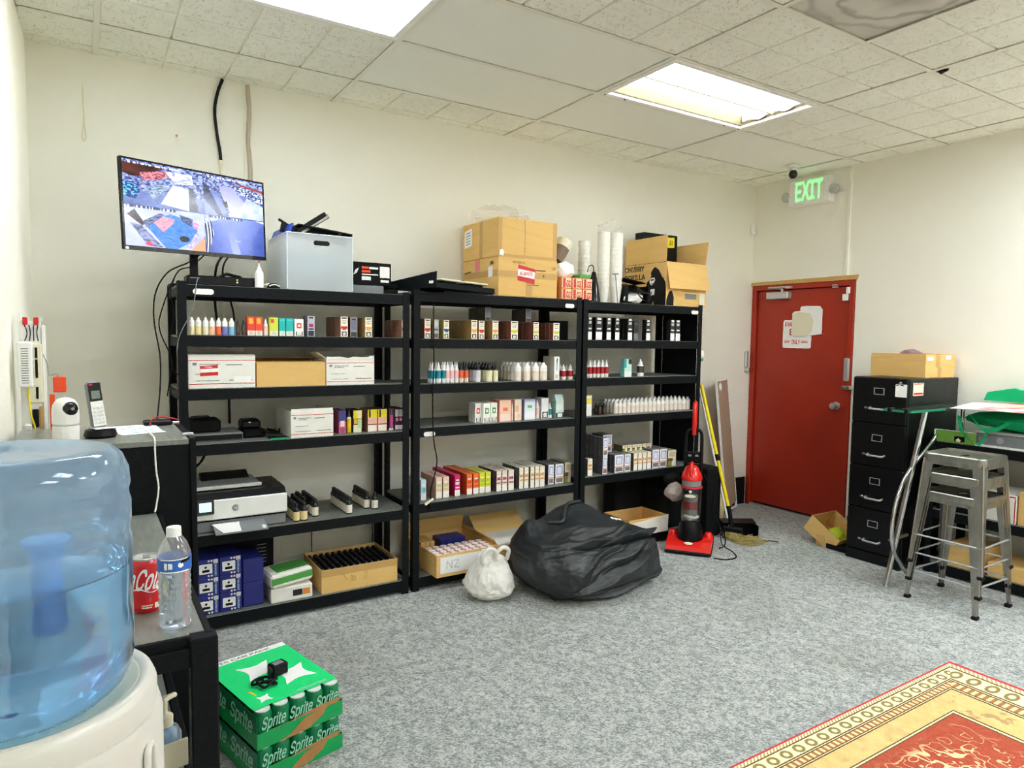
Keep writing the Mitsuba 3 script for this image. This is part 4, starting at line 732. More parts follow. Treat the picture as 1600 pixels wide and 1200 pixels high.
P('contents', box(2.385, 2.75, -.55, -.13, z6+.006, z6+.128, .004), 'carton_white', label='plastic wrapped white and blue goods')
P('brown_flap', mv(box(-.19, .19, 0, .003, 0, .16), 2.57, -.30, z6+.125, rx=-.9), 'cardboard')
# ------------------------------------------------------------------ on top of the left rack
zl, zm, zr = ZS['L'][0]+.0004, ZS['M'][0]+.0004, ZS['R'][0]+.0004
t = thing('monitor', 'wall-height security monitor on a black post showing four camera views', 'monitor')
P0 = np.array([.368, -.679, 1.874]); P1 = np.array([1.033, -.384, 1.897])
ex = P1-P0; Wm = np.linalg.norm(ex); ex /= Wm; ez = np.array([0, 0, 1.0]); ez = ez - ex*(ez@ex); ez /= np.linalg.norm(ez); Hm = .400
A = np.eye(4); A[:3, 0], A[:3, 1], A[:3, 2], A[:3, 3] = ex, ez, np.cross(ex, ez), P0      # z of this frame points out of the screen
def onmon(m): m = m.copy(); m.apply_transform(A); return m
put('housing', onmon(join([box(0, Wm, 0, Hm, -.022, -.002, .003), box(.12, Wm-.12, .05, Hm-.08, -.05, -.022, .01)])), 'black', t)
put('bezel', onmon(join([box(0, .008, 0, Hm, -.002, .002), box(Wm-.008, Wm, 0, Hm, -.002, .002), box(.008, Wm-.008, Hm-.008, Hm, -.002, .002), box(.008, Wm-.008, 0, .018, -.002, .002)])), 'black_gloss', t)
put('energy_sticker', onmon(box(.006, .020, .001, .012, .002, .0026)), 'white', t)
def _screen(p, n, uv):
    u, v = uv.x, 1-uv.y                      # u to the right, v downwards
    def poly(U, V, P):
        a = mi.Bool(True)
        ar = sum(P[i][0]*P[(i+1) % len(P)][1]-P[(i+1) % len(P)][0]*P[i][1] for i in range(len(P)))
        s = 1 if ar > 0 else -1
        for i in range(len(P)):
            (x0, y0), (x1, y1) = P[i], P[(i+1) % len(P)]
            a &= s*((x1-x0)*(V-y0)-(y1-y0)*(U-x0)) >= 0
        return a
    L = lambda *c: mi.Color3f(lin('#%02x%02x%02x' % c))
    left, topq = u < .535, v < .52
    U = dr.select(left, u/.535, (u-.535)/.465); V = dr.select(topq, v/.52, (v-.52)/.48)
    clut = noise(U*26, V*30, 1); clut2 = noise(U*50, V*44, 5)
    busy = mix(lin('#2e3c7a'), lin('#aab8ea'), smoothstep(.25, .8, clut*.5+clut2*.5))
    # top left: shop floor between counters
    a = mix(lin('#2a3d74'), lin('#7d90cc'), fbm(U*6, V*6, 2, 3)); a = dr.select(V < .66, busy, a)
    a = dr.select(poly(U, V, [(0, .06), (.5, .06), (.28, .30), (.1, .36), (0, .30)]), mix(lin('#1a1010'), lin('#5a2620'), noise(U*9, V*9)), a)
    a = dr.select(poly(U, V, [(.2, .25), (.55, .12), (.6, .2), (.42, .36), (.24, .42)]), mix(lin('#5a1c30'), lin('#ff9aa6'), clut2), a)
    a = dr.select(poly(U, V, [(.50, .12), (.85, .12), (.87, .34), (.62, .38)]), mix(lin('#7a86c8'), lin('#f2f2ff'), clut), a)
    a = dr.select(poly(U, V, [(.60, .42), (.80, .48), (.80, .98), (.44, .90)]), mix(lin('#a9acec'), lin('#d9dcff'), V), a)
    a = dr.select(poly(U, V, [(.25, .55), (.58, .38), (.62, .43), (.42, .72), (.36, .86)]), mix(lin('#28406a'), lin('#a8bcdc'), clut2), a)
    a = dr.select(poly(U, V, [(.80, .42), (.86, .44), (.93, .98), (.80, .98)]), mix(lin('#1b1d28'), lin('#58606a'), clut), a)
    a = dr.select(poly(U, V, [(0, .5), (.12, .48), (.2, .66), (.14, .86), (0, .84)]), mix(lin('#143a7c'), lin('#63b4e2'), smoothstep(.5, .6, clut2)), a)
    a = dr.select(dr.square(U-.865)+dr.square((V-.84)*.9) < .0030, L(20, 18, 28), a)
    # top right: aisle and long glass counters
    b = mix(lin('#3a4f96'), lin('#8494d8'), fbm(U*5+3, V*5, 4, 3)); b = dr.select(V < .40, busy, b)
    b = dr.select(poly(U, V, [(.25, .26), (.45, .22), (.68, .58), (.50, .98), (.40, .98)]), mix(lin('#8d90e0'), lin('#c2c4fa'), V), b)
    b = dr.select(poly(U, V, [(.5, .98), (.72, .45), (1, .62), (1, .98)]), mix(lin('#8ea4d8'), lin('#dbe6ee'), fbm(U*9, V*9, 1, 3)), b)
    b = dr.select(poly(U, V, [(.45, .14), (1, .30), (1, .62), (.6, .36)]), mix(lin('#34427c'), lin('#d2dcff'), smoothstep(.3, .75, clut2)), b)
    b = dr.select(poly(U, V, [(.0, .24), (.05, .24), (.30, .98), (.22, .98), (0, .6)]), mix(lin('#10131f'), lin('#44507a'), clut), b)
    b = dr.select(poly(U, V, [(.16, .2), (.20, .2), (.42, .88), (.36, .90)]), mix(lin('#1b2136'), lin('#8b9ad2'), clut2), b)
    b = dr.select(poly(U, V, [(.30, .64), (.37, .60), (.39, .74), (.34, .78)]), L(28, 24, 26), b)
    b = dr.select(poly(U, V, [(.5, .1), (1, .2), (1, .26), (.6, .16)]), L(150, 60, 50), b)
    # bottom left: this store room with its red rug
    c = mix(lin('#8d9ad6'), lin('#c8cdf4'), fbm(U*4, V*4, 7, 3))
    c = dr.select(poly(U, V, [(.22, .42), (.55, .12), (.92, .30), (.86, .72), (.62, 1), (.48, 1)]), mix(lin('#2c68c0'), lin('#5590dc'), noise(U*40, V*40)), c)
    c = dr.select(poly(U, V, [(.34, .38), (.46, .20), (.60, .24), (.58, .36), (.45, .60)]), mix(lin('#cf7f9c'), lin('#eba8b4'), noise(U*30, V*30)), c)
    c = dr.select(poly(U, V, [(.03, .24), (.12, .10), (.24, .44), (.20, .48)]), L(58, 34, 42), c)
    c = dr.select(poly(U, V, [(.22, .36), (.42, .13), (.48, .16), (.25, .52)]), mix(lin('#0f1220'), lin('#7c8cc0'), clut2), c)
    c = dr.select(poly(U, V, [(.66, .10), (.84, .18), (.82, .38), (.70, .28)]), mix(lin('#0f1322'), lin('#6273b4'), clut2), c)
    c = dr.select(poly(U, V, [(.06, .44), (.20, .48), (.44, .98), (.26, .98)]), mix(lin('#1a2038'), lin('#98a2d2'), clut), c)
    c = dr.select(poly(U, V, [(.22, .94), (.28, .84), (.34, .98)]), L(206, 62, 92), c)
    c = dr.select(dr.square(U-.72)+dr.square((V-.72)*.85) < .0042, L(24, 26, 40), c)
    c = dr.select(poly(U, V, [(.86, .44), (1, .48), (1, .98), (.80, .98), (.94, .72)]), mix(lin('#6e2f22'), lin('#8a4630'), V), c)
    c = dr.select(poly(U, V, [(.94, .70), (1, .64), (1, 1), (.80, 1)]), L(212, 152, 120), c)
    c = dr.select(poly(U, V, [(.86, .56), (.92, .52), (.88, .76), (.78, 1), (.74, 1)]), mix(lin('#7c6ab0'), lin('#e8dcff'), clut2), c)
    c = dr.select(poly(U, V, [(.83, .24), (.92, .30), (.90, .46), (.84, .40)]), mix(lin('#b43c8c'), lin('#ffc6e8'), clut2), c)
    # bottom right: bent view of the yard
    r2 = dr.square(U-.62)+dr.square((V-1.25)*.75)
    e = mix(lin('#30489c'), lin('#8698e4'), smoothstep(.9, .0, dr.abs(U-.45)*1.2 + (V-.2)*.4) * .8 + .15*fbm(U*12, V*12, 3, 3))
    e = dr.select(poly(U, V, [(.33, .10), (.44, .12), (.58, 1), (.44, 1)]), mix(lin('#7484d0'), lin('#98a4e6'), V), e)
    e = dr.select(r2 > .92, mix(lin('#9aa8e8'), lin('#f0f2ff'), smoothstep(.4, .7, clut)), e)
    st = dr.abs((U+.12*dr.square(V-.6))*22 - dr.floor((U+.12*dr.square(V-.6))*22) - .5)
    e = dr.select(poly(U, V, [(0, .25), (.16, .08), (.22, .1), (.14, .5), (.2, 1), (0, 1)]), mix(lin('#1d2c58'), lin('#d8e6ff'), smoothstep(.2, .34, st)), e)
    e = dr.select(poly(U, V, [(.50, .62), (.58, .63), (.58, .645), (.50, .635)]), L(214, 222, 255), e)
    col = dr.select(topq, dr.select(left, a, b), dr.select(left, c, e))
    cap = (V > .035) & (V < .075) & (U > .04) & (U < .72) & (noise(U*120, 1) > .38)
    col = dr.select(cap & topq, L(235, 238, 255), col)
    cap2 = (V > .0) & (V < .06) & (U > .03) & (U < .62)
    col = dr.select(cap2 & (~topq), mix(lin('#2a3258'), lin('#dfe6ff'), smoothstep(.5, .7, noise(U*90, 4))), col)
    return 1.0 * dr.select((dr.abs(u-.535) < .002) | (dr.abs(v-.52) < .003), mi.Color3f(lin('#2c3670')), col)
SV = np.array([[.008, .018, .0005], [Wm-.008, .018, .0005], [Wm-.008, Hm-.008, .0005], [.008, Hm-.008, .0005]])
sm = trimesh.Trimesh(SV, [[0, 1, 2], [0, 2, 3]], process=False)
k = put('screen', onmon(sm), 'black_gloss', t, uv=np.array([[0, 0], [1, 0], [1, 1], [0, 1.0]]), label='lit screen with four security camera views')
scene[k]['emitter'] = {'type': 'area', 'radiance': proc(_screen)}
mc = P0 + ex*Wm*.5 + ez*.17 - np.cross(ex, ez)*.05
put('post', box(.672, .710, -.345, -.315, zl+.012, 2.10, .004), 'black', t)
put('foot', box(.58, .80, -.355, -.20, zl, zl+.012, .004), 'black', t)
put('arm', rod(mc, (.69, -.33, 2.05), .018, 10), 'black', t)
t = thing('video_recorder', 'flat black video recorder box on top of the left rack below the monitor', 'electronics')
put('body', box(.640, .965, -.475, -.36, zl, zl+.048, .006), 'black', t)
put('badge', box(.655, .70, -.4755, -.474, zl+.032, zl+.036), 'grey', t)
for z in (.018, .031): put('light', box(.868, .876, -.4765, -.474, zl+z, zl+z+.007), 'yellow' if z > .02 else 'white', t)
put('wrist_cable', tube([(.80, -.42, zl+.049), (.83, -.42, zl+.065), (.87, -.40, zl+.06), (.90, -.42, zl+.052)], .008, 7), 'black', smooth=True, label='short black cable loop lying on the video recorder', cat='cable')
t = thing('glue_bottle', 'small white glue bottle with red tip in front of the plastic bin', 'bottle')
put('body', mv(lathe([(0, 0), (.021, 0), (.022, .004), (.022, .07), (.018, .082), (.012, .086), (0, .086)], 18), .974, -.495, zl), 'white', t, smooth=40)
put('nozzle', mv(lathe([(0, .086), (.012, .086), (.012, .10), (.006, .104), (.003, .128), (0, .128)], 14), .974, -.495, zl), 'white', t, smooth=40)
put('tip', mv(lathe([(0, .124), (.0036, .124), (.003, .136), (0, .138)], 10), .974, -.495, zl), 'red', t)
t = thing('mouse', 'black computer mouse with white stripe beside the glue bottle', 'mouse')
put('shell', mv(lathe([(0, 0), (.030, 0), (.033, .005), (.028, .018), (.014, .026), (0, .028)], 20, 1.0, .75), 1.046, -.490, zl), 'black', t, smooth=True)
put('stripe', tube([(1.018, -.515, zl+.010), (1.045, -.515, zl+.018), (1.074, -.508, zl+.010)], .0035, 6), 'white', t, smooth=True)
put('coiled_cable', tube([(1.00, -.40, zl+.006), (1.05, -.36, zl+.03), (1.09, -.40, zl+.008), (1.03, -.43, zl+.02), (1.0, -.38, zl+.006)], .006, 7), 'cream', smooth=True, label='pale coiled cord behind the mouse on the left rack', cat='cable')
# the translucent bin
t = thing('storage_bin', 'translucent plastic storage bin filled with grey bags on top of the left rack', 'bin')
bx0, bx1, by0, by1, bz = 1.112, 1.462, -.505, -.10, zl
put('shell', join([box(bx0, bx1, by0, by0+.003, bz, bz+.295), box(bx0, bx1, by1-.003, by1, bz, bz+.295), box(bx0, bx0+.003, by0+.003, by1-.003, bz, bz+.295), box(bx1-.003, bx1, by0+.003, by1-.003, bz, bz+.295), box(bx0+.003, bx1-.003, by0+.003, by1-.003, bz, bz+.003)]), 'bin_plastic', t)
put('rim', join([tube([(bx0, by0, bz+.295), (bx1, by0, bz+.295), (bx1, by1, bz+.295), (bx0, by1, bz+.295), (bx0, by0, bz+.295)], .003, 6, False)] + [tube([(a, b, bz+.004), (a, b, bz+.295)], .0025, 6, False) for a in (bx0, bx1) for b in (by0, by1)]), M('bin_rim', '#dfe6e8', .3), t)
put('handle_slot', plate(rrect(.085, .024, .01), (1.25, by0-.0006, bz+.238), *FRONT), 'black', t)
def lump(c, s, seed, amp=.25, f=5, sub=4):
    m = trimesh.creation.icosphere(sub); v = np.array(m.vertices)
    d = meshkit.fbm(v*f*.35 + seed*7.3)
    m.vertices = v*(1 + amp*(np.asarray(d)-.5)*2)[:, None]*np.array(s) + np.array(c); return m
put('grey_bag', lump((1.287, -.325, bz+.125), (.145, .165, .115), 3, .16), M('bluegrey', '#9fb0ba', .6), label='blue-grey bag inside the plastic bin', cat='bag', smooth=True)
put('white_bag', lump((1.27, -.40, bz+.215), (.12, .095, .030), 5, .4), 'white_matte', label='crumpled white bag inside the plastic bin', cat='bag', smooth=True)
put('blue_folder', mv(box(0, .012, -.20, .20, -.02, .055, .004), 1.123, -.29, bz+.297, ry=.35), M('blue', '#2148b0', .4), label='blue plastic folder showing above the left rim of the bin', cat='folder')
put('black_tray', mv(join([box(0, .30, -.006, .0, -.06, 0), box(0, .30, -.10, 0, -.006, 0), box(.29, .30, -.10, 0, -.06, 0)]), 1.19, -.33, bz+.355, ry=.10), 'black', label='black plastic tray sticking out of the bin top', cat='tray')
put('black_bar', mv(box(0, .19, -.012, .012, -.012, .012, .004), 1.19, -.40, bz+.315, ry=-.62), 'black', label='black bar rising diagonally from the bin', cat='bar', group=None)
put('black_bar', mv(box(0, .19, -.012, .012, -.012, .012, .004), 1.215, -.36, bz+.315, ry=-.60), 'gunmetal', label='dark grey bar rising diagonally behind the black bar from the bin', cat='bar')
t = thing('bracket', 'black hooked plastic bracket at the left of the bin top', 'bracket')
put('arm', mv(box(0, .11, -.006, .006, -.006, .006, .002), 1.10, -.38, bz+.375, ry=.50), 'black', t); put('web', mv(box(0, .09, -.004, .004, -.05, 0), 1.115, -.38, bz+.36, ry=.2), 'black', t)
put('cable_plug', box(1.40, 1.42, -.45, -.43, bz+.291, bz+.325, .003), 'black', label='small black plug standing at the right rim of the bin', cat='plug')
# boxed part right of the bin
t = thing('boxed_product', 'black printed electronics box with orange lettering on the left rack top', 'box')
put('body', box(1.50, 1.745, -.36, -.16, zl+.055, zl+.185, .003), 'black_matte', t)
for xb, z in ((1.605, .147), (1.618, .126)): put('lettering', box(1.565, xb, -.3608, -.3598, zl+z, zl+z+.014), 'orange', t)
put('white_print', join([box(1.61, 1.665, -.3608, -.3598, zl+.147, zl+.159), box(1.565, 1.665, -.3608, -.3598, zl+.112, zl+.119), box(1.565, 1.62, -.3608, -.3598, zl+.082, zl+.104),
                         box(1.675, 1.735, -.3608, -.3598, zl+.10, zl+.165), box(1.68, 1.73, -.3608, -.3598, zl+.074, zl+.088), plate([(0, 0), (.022, .012), (.034, .042), (.014, .03)], (1.515, -.3603, zl+.11), *FRONT)]), 'paper', t)
put('flat_box', box(1.495, 1.70, -.36, -.14, zl, zl+.054, .004), 'grey', label='plain dark grey box under the black printed box', cat='box')
t = thing('adapter', 'black adapter box at the right end of the left rack top', 'electronics')
put('body', box(1.69, 1.80, -.34, -.22, zl, zl+.04, .008), 'black', t); put('upper', mv(box(0, .10, 0, .09, 0, .03, .006), 1.705, -.33, zl+.041, rz=.1), 'black_matte', t)
# ------------------------------------------------------------------ on top of the middle rack
t = thing('loose_shelf', 'loose black metal shelf tray lying askew across the middle rack top', 'shelf')
A2 = mat4(1.905, -.632, zm+.020, .2618); 
def tr(m, ry=.02):
    m = m.copy(); B = trimesh.transformations.rotation_matrix(ry, [0, 1, 0]); m.apply_transform(B); m.apply_transform(A2); return m
put('pan', tr(box(.004, .475, .004, .40, 0, .004)), 'rack_steel', t)
put('end_flange', tr(prism([(-.002, 0), (.42, 0), (.42, .05), (-.002, .092)], 'x', 0, .003)), 'rack_steel', t)
put('front_flange', tr(box(.0031, .475, 0, .003, 0, .03)), 'rack_steel', t)
put('back_flange', tr(box(.0031, .475, .40, .403, 0, .03)), 'rack_steel', t)
put('sticker', tr(mv(box(-.026, .012, -.0012, .0, -.008, .008, .003), -.001, .05, .032, rz=math.pi/2, rx=0)), 'white', t)
for k, (xa, xb) in enumerate(((.06, .22), (.245, .44))):
    put('lid', tr(mv(box(0, xb-xa, 0, .12, 0, .012, .004), xa, .02, .046, ry=.0)), 'cream', label=f"{['left', 'right'][k]} of two thin white plastic lids on the black shelf tray", cat='lid')
    put('lid_packing', tr(box(xa+.03, xb-.03, .04, .13, .0045, .0455)), 'black_matte', label=f"dark packing under the {['left', 'right'][k]} white lid", cat='packing')
put('propping_block', box(2.02, 2.36, -.50, -.20, zm, zm+.012), 'black', label='flat black slab under the shelf tray on the middle rack', cat='slab')
def closed_carton(name, x0, x1, y0, y1, z0, z1, label, mat='cardboard', cat='box', tape=True, seam=True):
    t = thing(name, label, cat)
    put('body', box(x0, x1, y0, y1, z0, z1, .004), mat, t)
    return t
zc = zm + .245
t = closed_carton('cardboard_box', 2.395, 2.846, -.500, -.03, zm, zc, 'large taped cardboard box with red sticker, lower of two on the middle rack')
put('tape', join([box(2.395-.0006, 2.846+.0006, -.5006, -.4995, zc-.125, zc-.085), box(2.60, 2.65, -.5009, -.4996, zm+.001, zc-.12), box(2.395-.0006, 2.3955, -.49, -.04, zc-.12, zc-.08)]), 'tan', t)
put('sticker', plate([(0, .01), (.13, -.012), (.136, .085), (.006, .108)], (2.535, -.5012, zm+.095), *FRONT), 'red', t, label='red and white sticker')
put('sticker_text', join([plate([(0, .008), (.128, -.008), (.131, .036), (.003, .052)], (2.536, -.5019, zm+.125), *FRONT)]), 'paper', t)
put('sticker_lettering', join([text('ALWAYS', .022, (2.55, -.5026, zm+.137), *FRONT, width=.10)]), 'red', t)
put('printing', join([text('BG-100-G', .012, (2.50, -.5007, zc-.035), *FRONT, bold=False), text('UP', .02, (2.80, -.5007, zc-.06), *FRONT, bold=False, width=.03), box(2.66, 2.75, -.5009, -.4998, zc-.075, zc-.068), box(2.60, 2.70, -.5009, -.4998, zm+.075, zm+.08)] +
                    [plate(disc(.008, 8), (2.735, -.5004, zm+.14), *FRONT)]), M('ink', '#6d5230', .7), t)
put('shipping_label', plate([(0, 0), (.055, .004), (.055, .07), (0, .066)], (2.3944, -.43+.055, zm+.12), *LEFTW), 'paper', t)
put('pink_label', plate([(0, 0), (.06, .006), (.06, .08), (.004, .076)], (2.3944, -.205, zm+.165), *LEFTW), M('pink', '#e58a84', .7), t)
put('side_printing', join([plate([(0, 0), (.09, .006), (.09, .016), (0, .01)], (2.3944, -.06, zm+.16), *LEFTW), plate([(0, 0), (.04, 0), (.04, .02), (0, .02)], (2.3944, -.40, zm+.2), *LEFTW), plate(disc(.008, 8), (2.3946, -.26, zm+.05), *LEFTW), plate(disc(.008, 8), (2.3946, -.20, zm+.05), *LEFTW)]), 'ink', t)
t = closed_carton('cardboard_box', 2.393, 2.838, -.498, -.03, zc+.001, zc+.243, 'plain cardboard box stacked on the taped box, upper of two on the middle rack')
put('tape', join([box(2.808, 2.8386, -.4986, -.4975, zc+.004, zc+.24), box(2.3924, 2.42, -.4986, -.4975, zc+.004, zc+.24), box(2.3924, 2.3935, -.30, -.262, zc+.004, zc+.24), box(2.395, 2.836, -.4992, -.4978, zc-.012, zc+.018)]), 'tan', t)
put('seam', box(2.588, 2.590, -.4984, -.4975, zc+.01, zc+.242), 'ink', t)
put('shipping_label', join([plate([(0, 0), (.10, .012), (.10, .128), (0, .112)], (2.3924, -.06, zc+.085), *LEFTW)]), 'paper', t, label='white shipping label')
put('label_print', join([plate([(.02, .02+.018*i), (.08, .028+.018*i), (.08, .034+.018*i), (.02, .026+.018*i)], (2.3917, -.06, zc+.085), *LEFTW) for i in range(5)]), 'grey', t)
put('torn_label', plate([(0, 0), (.028, -.008), (.036, .012), (.026, .034), (.006, .03)], (2.40, -.4995, zc+.012), *FRONT, depth=.001), 'paper', t)
def crumple(c, s, seed, amp=.5, sub=4, f=2.2):
    m = trimesh.creation.icosphere(sub); v = np.array(m.vertices)
    g = np.random.default_rng(seed); n = int(16*f); N = g.normal(size=(n, 3)); N /= np.linalg.norm(N, axis=1, keepdims=True); dd = g.uniform(1-.55*amp, 1.0, n)
    c_ = v @ N.T; r = np.clip(np.where(c_ > .12, dd/np.maximum(c_, .12), 9).min(1), .5, 1.25)
    d = 1-np.abs(2*np.asarray(meshkit.fbm(v*f+seed*5.1))-1)
    m.vertices = v*(r*(.86+amp*.28*d))[:, None]*np.array(s)+np.array(c); return m
put('plastic_film', join([crumple((2.52, -.26, zc+.29), (.20, .15, .075), 2), crumple((2.70, -.22, zc+.272), (.14, .12, .045), 4)]), 'film', label='crumpled clear plastic film heaped on the upper cardboard box', cat='plastic film', smooth=25)
OZ = None
for i in range(3):
    for j in range(2):
        if OZ is None:
            OZ = [shape(box(0, .082, 0, .08, 0, .072, .002), M('orange_card', '#d98a52', .6)), shape([(box(.004, .078, -.0012, 0, .004, .068), '#efc7a4'), (box(.010, .030, -.0018, 0, .006, .066), '#c03a34'), (box(.034, .076, -.0018, 0, .008, .030), '#e8a07c')], 'vc')]
        t = thing('small_carton', f"orange carton with red lettering beside the foam cups, {['lower', 'upper'][j]} row, {ORD(i+1)} from left", 'carton', 'orange cartons on the middle rack top')
        A3 = mat4(2.872+.0865*i, -.515, zm+.0725*j)
        put('body', OZ[0], None, t, at=A3); put('print', OZ[1], None, t, at=A3)
        put('lettering', text('OZ', .038, (2.872+.0865*i+.036, -.5172, zm+.0725*j+.012), *FRONT, width=.034), 'red', t)
put('green_carton', box(3.035, 3.125, -.50, -.38, zm+.146, zm+.172, .003), 'leaf_green', label='flat green and white carton lying on the orange cartons', cat='carton')
t = thing('mug', 'tilted brown and white paper cup behind the orange cartons', 'cup')
put('sleeve', mv(lathe([(0, 0), (.043, 0), (.052, .10), (.050, .10), (.041, .004), (0, .004)], 22), 2.905, -.40, zm+.262, ry=.5), M('brown', '#7d6a58', .6), t, smooth=40)
put('rim', mv(lathe([(.0515, .10), (.056, .155), (.053, .155), (.0495, .10)], 22), 2.905, -.40, zm+.262, ry=.5), 'cream', t, smooth=40)
put('white_paper', crumple((2.95, -.43, zm+.20), (.075, .05, .07), 9, .5, 3), 'paper', label='crumpled white paper behind the orange cartons', cat='paper', smooth=20)
put('dark_pouch', crumple((2.93, -.36, zm+.17), (.10, .06, .10), 12, .4, 3), 'black_matte', label='dark pouch behind the orange cartons', cat='pouch', smooth=30)
put('white_roll', mv(lathe([(0, 0), (.03, 0), (.033, .02), (.02, .036), (0, .04)], 18), 3.035, -.36, zm+.17), 'white', label='small white tub behind the green carton', cat='tub', smooth=40)
# ------------------------------------------------------------------ on top of the right rack
t = thing('cone_bottle', 'tall black cone-shaped bottle with hook between orange cartons and foam cups', 'bottle')
put('body', mv(lathe([(0, 0), (.048, 0), (.05, .006), (.032, .12), (.016, .19), (.012, .205), (0, .206)], 20), 3.175, -.47, zr), 'black_gloss', t, smooth=40)
put('hook', tube([(3.175, -.47, zr+.20), (3.172, -.47, zr+.235), (3.155, -.47, zr+.25), (3.130, -.47, zr+.235), (3.12, -.47, zr+.20)], .003, 6), 'black', t, smooth=True)
CUP = lathe([(0, 0), (.030, 0), (.044, .115), (.047, .118), (.047, .122), (.042, .122), (.028, .004), (0, .004)], 20)
CUPD = shape(CUP, 'white_matte', smooth=40)
for si, (x, y, n, zb) in enumerate(((3.225, -.30, 12, 0), (3.315, -.40, 14, 0), (3.425, -.41, 14, 0))):
    for k in range(n):
        put('foam_cup', CUPD, None, label=f"white foam cup, {ORD(n-k)} from top of the {['left', 'middle', 'right'][si]} cup stack", cat='cup', group=f"foam cups in the {['left', 'middle', 'right'][si]} stack", at=mat4(x, y, zr+zb+.0285*k))
put('cup_sleeve', join([crumple((3.36, -.40, zr+.53), (.10, .08, .05), 21), ]), 'film', label='clear plastic sleeve crumpled above the foam cup stacks', cat='plastic film', smooth=25)
t = thing('stir_rod', 'thin grey T-handled rod leaning on the foam cups', 'rod')
put('shaft', rod((3.37, -.50, zr+.002), (3.365, -.475, zr+.20), .0035), 'grey', t); put('handle', rod((3.34, -.475, zr+.20), (3.39, -.475, zr+.205), .005), 'grey', t)
t = thing('dispenser', 'black basket stuffed with white papers beside the gorilla carton', 'basket')
bm = [box(3.46, 3.66, -.36, -.355, zr, zr+.14), box(3.46, 3.465, -.50, -.355, zr, zr+.13), box(3.655, 3.66, -.50, -.355, zr, zr+.13), prism([(-.505, zr+.075), (-.355, zr+.14), (-.355, zr+.15), (-.505, zr+.085)], 'x', 3.46, 3.66), box(3.46, 3.66, -.505, -.36, zr, zr+.006)]
put('shell', join(bm), 'black', t); put('top_cover', mv(box(0, .2, -.06, .06, 0, .008, .003), 3.45, -.42, zr+.175, ry=.14), 'black_matte', t); put('cover_leg', box(3.455, 3.465, -.42, -.40, zr+.13, zr+.172), 'black', t)
put('papers', crumple((3.56, -.465, zr+.045), (.095, .04, .045), 17, .6, 4), 'paper', label='crumpled white papers in the black basket', cat='paper', smooth=15)
put('cord', tube([(3.52, -.52, zr+.10), (3.55, -.53, zr+.05), (3.60, -.535, zr+.02), (3.64, -.53, zr+.03), (3.66, -.525, zr+.09)], .004, 6), 'black', label='black cord hanging in front of the basket papers', cat='cable', smooth=True)
# the carton with the ape emblem: tall open flaps
cx0, cx1, cy0, cy1, cz1 = 3.832, 4.255, -.497, -.045, zr+.345
t, P = open_carton('cardboard_box', cx0, cx1, cy0, cy1, zr, zr+.32, 'cardboard', 'open cardboard box with black ape emblem and lettering on the right rack top', flaps=(('l', .195, 91), ('f', .20, -78)))
P('back_flap', box(cx0+.01, cx1-.005, cy1-.012, cy1-.008, zr+.32, zr+.50), 'cardboard')
P('inner_flap', prism([(cx1-.004, zr+.32), (cx1, zr+.32), (cx1+.03, zr+.50), (cx1+.026, zr+.50)], 'y', cy0+.01, cy1-.02), 'cardboard')
P('lettering', text('CHUBBY', .038, (cx0-.0006, -.045, zr+.268), *LEFTW, width=.215), 'black'); P('lettering', text('GORILLA', .038, (cx0-.0006, -.045, zr+.205), *LEFTW, width=.225), 'black'); P('underline', plate([(0, 0), (.2, 0), (.2, .004), (0, .004)], (cx0-.0002, -.05, zr+.188), *LEFTW), 'black')
gp = [(.0, 0), (.0, .14), (.012, .175), (.045, .20), (.058, .225), (.052, .238), (.062, .262), (.085, .283), (.098, .286), (.13, .268), (.155, .238), (.165, .215), (.185, .20), (.205, .168), (.212, .12), (.212, 0), (.09, 0), (.083, .035), (.07, .0)]
P('emblem', [plate(gp, (cx0-.0006, -.285, zr+.003), *LEFTW)], 'black', label='black ape silhouette emblem')
P('emblem_face', [plate([(.045, .20), (.055, .206), (.09, .21), (.10, .19), (.088, .172), (.066, .152), (.052, .158), (.04, .178)], (cx0-.0013, -.285, zr+.003), *LEFTW), plate([(.05, .075), (.095, .08), (.097, .125), (.052, .122)], (cx0-.0013, -.285, zr+.003), *LEFTW)], 'paper')
P('emblem_brow', [plate([(.047, .19), (.06, .196), (.088, .200), (.085, .188), (.062, .186)], (cx0-.0020, -.285, zr+.003), *LEFTW), plate([(.062, .17), (.078, .168), (.075, .16), (.064, .162)], (cx0-.0020, -.285, zr+.003), *LEFTW)], 'black')
P('emblem_arm', [plate([(.0, 0), (.075, 0), (.078, .06), (.055, .11), (.03, .10), (.006, .05)], (cx0+.004, cy0-.0006, zr+.003), *FRONT)], 'black')
P('shipping_label', plate([(0, 0), (.055, 0), (.055, .085), (0, .085)], (cx1-.07, cy0-.0006, zr+.018), *FRONT), 'cream')
P('printing', [box(cx0+.20, cx0+.32, cy0-.0008, cy0, zr+.055, zr+.095), box(cx0+.17, cx0+.34, cy0-.0008, cy0, zr+.11, zr+.113)], 'grey')
t = thing('boxed_product', 'black box with yellow tag standing inside the open ape carton', 'box')
put('body', mv(box(0, .36, 0, .10, 0, .565, .004), 3.86, -.22, zr+.006, ry=-.0), 'black', t)
put('yellow_tag', plate([(0, 0), (.075, .004), (.075, .085), (0, .08)], (4.11, -.2206, zr+.47), *FRONT), 'yellow', t)
put('tag_print', join([plate([(.025, .02), (.032, .02), (.032, .06), (.025, .06)], (4.11, -.2213, zr+.47), *FRONT), plate([(.045, .02), (.052, .02), (.052, .06), (.045, .06)], (4.11, -.2213, zr+.47), *FRONT)]), 'ink', t)
put('emblem', plate(disc(.026, 18), (4.01, -.2206, zr+.51), *FRONT), 'grey', t)
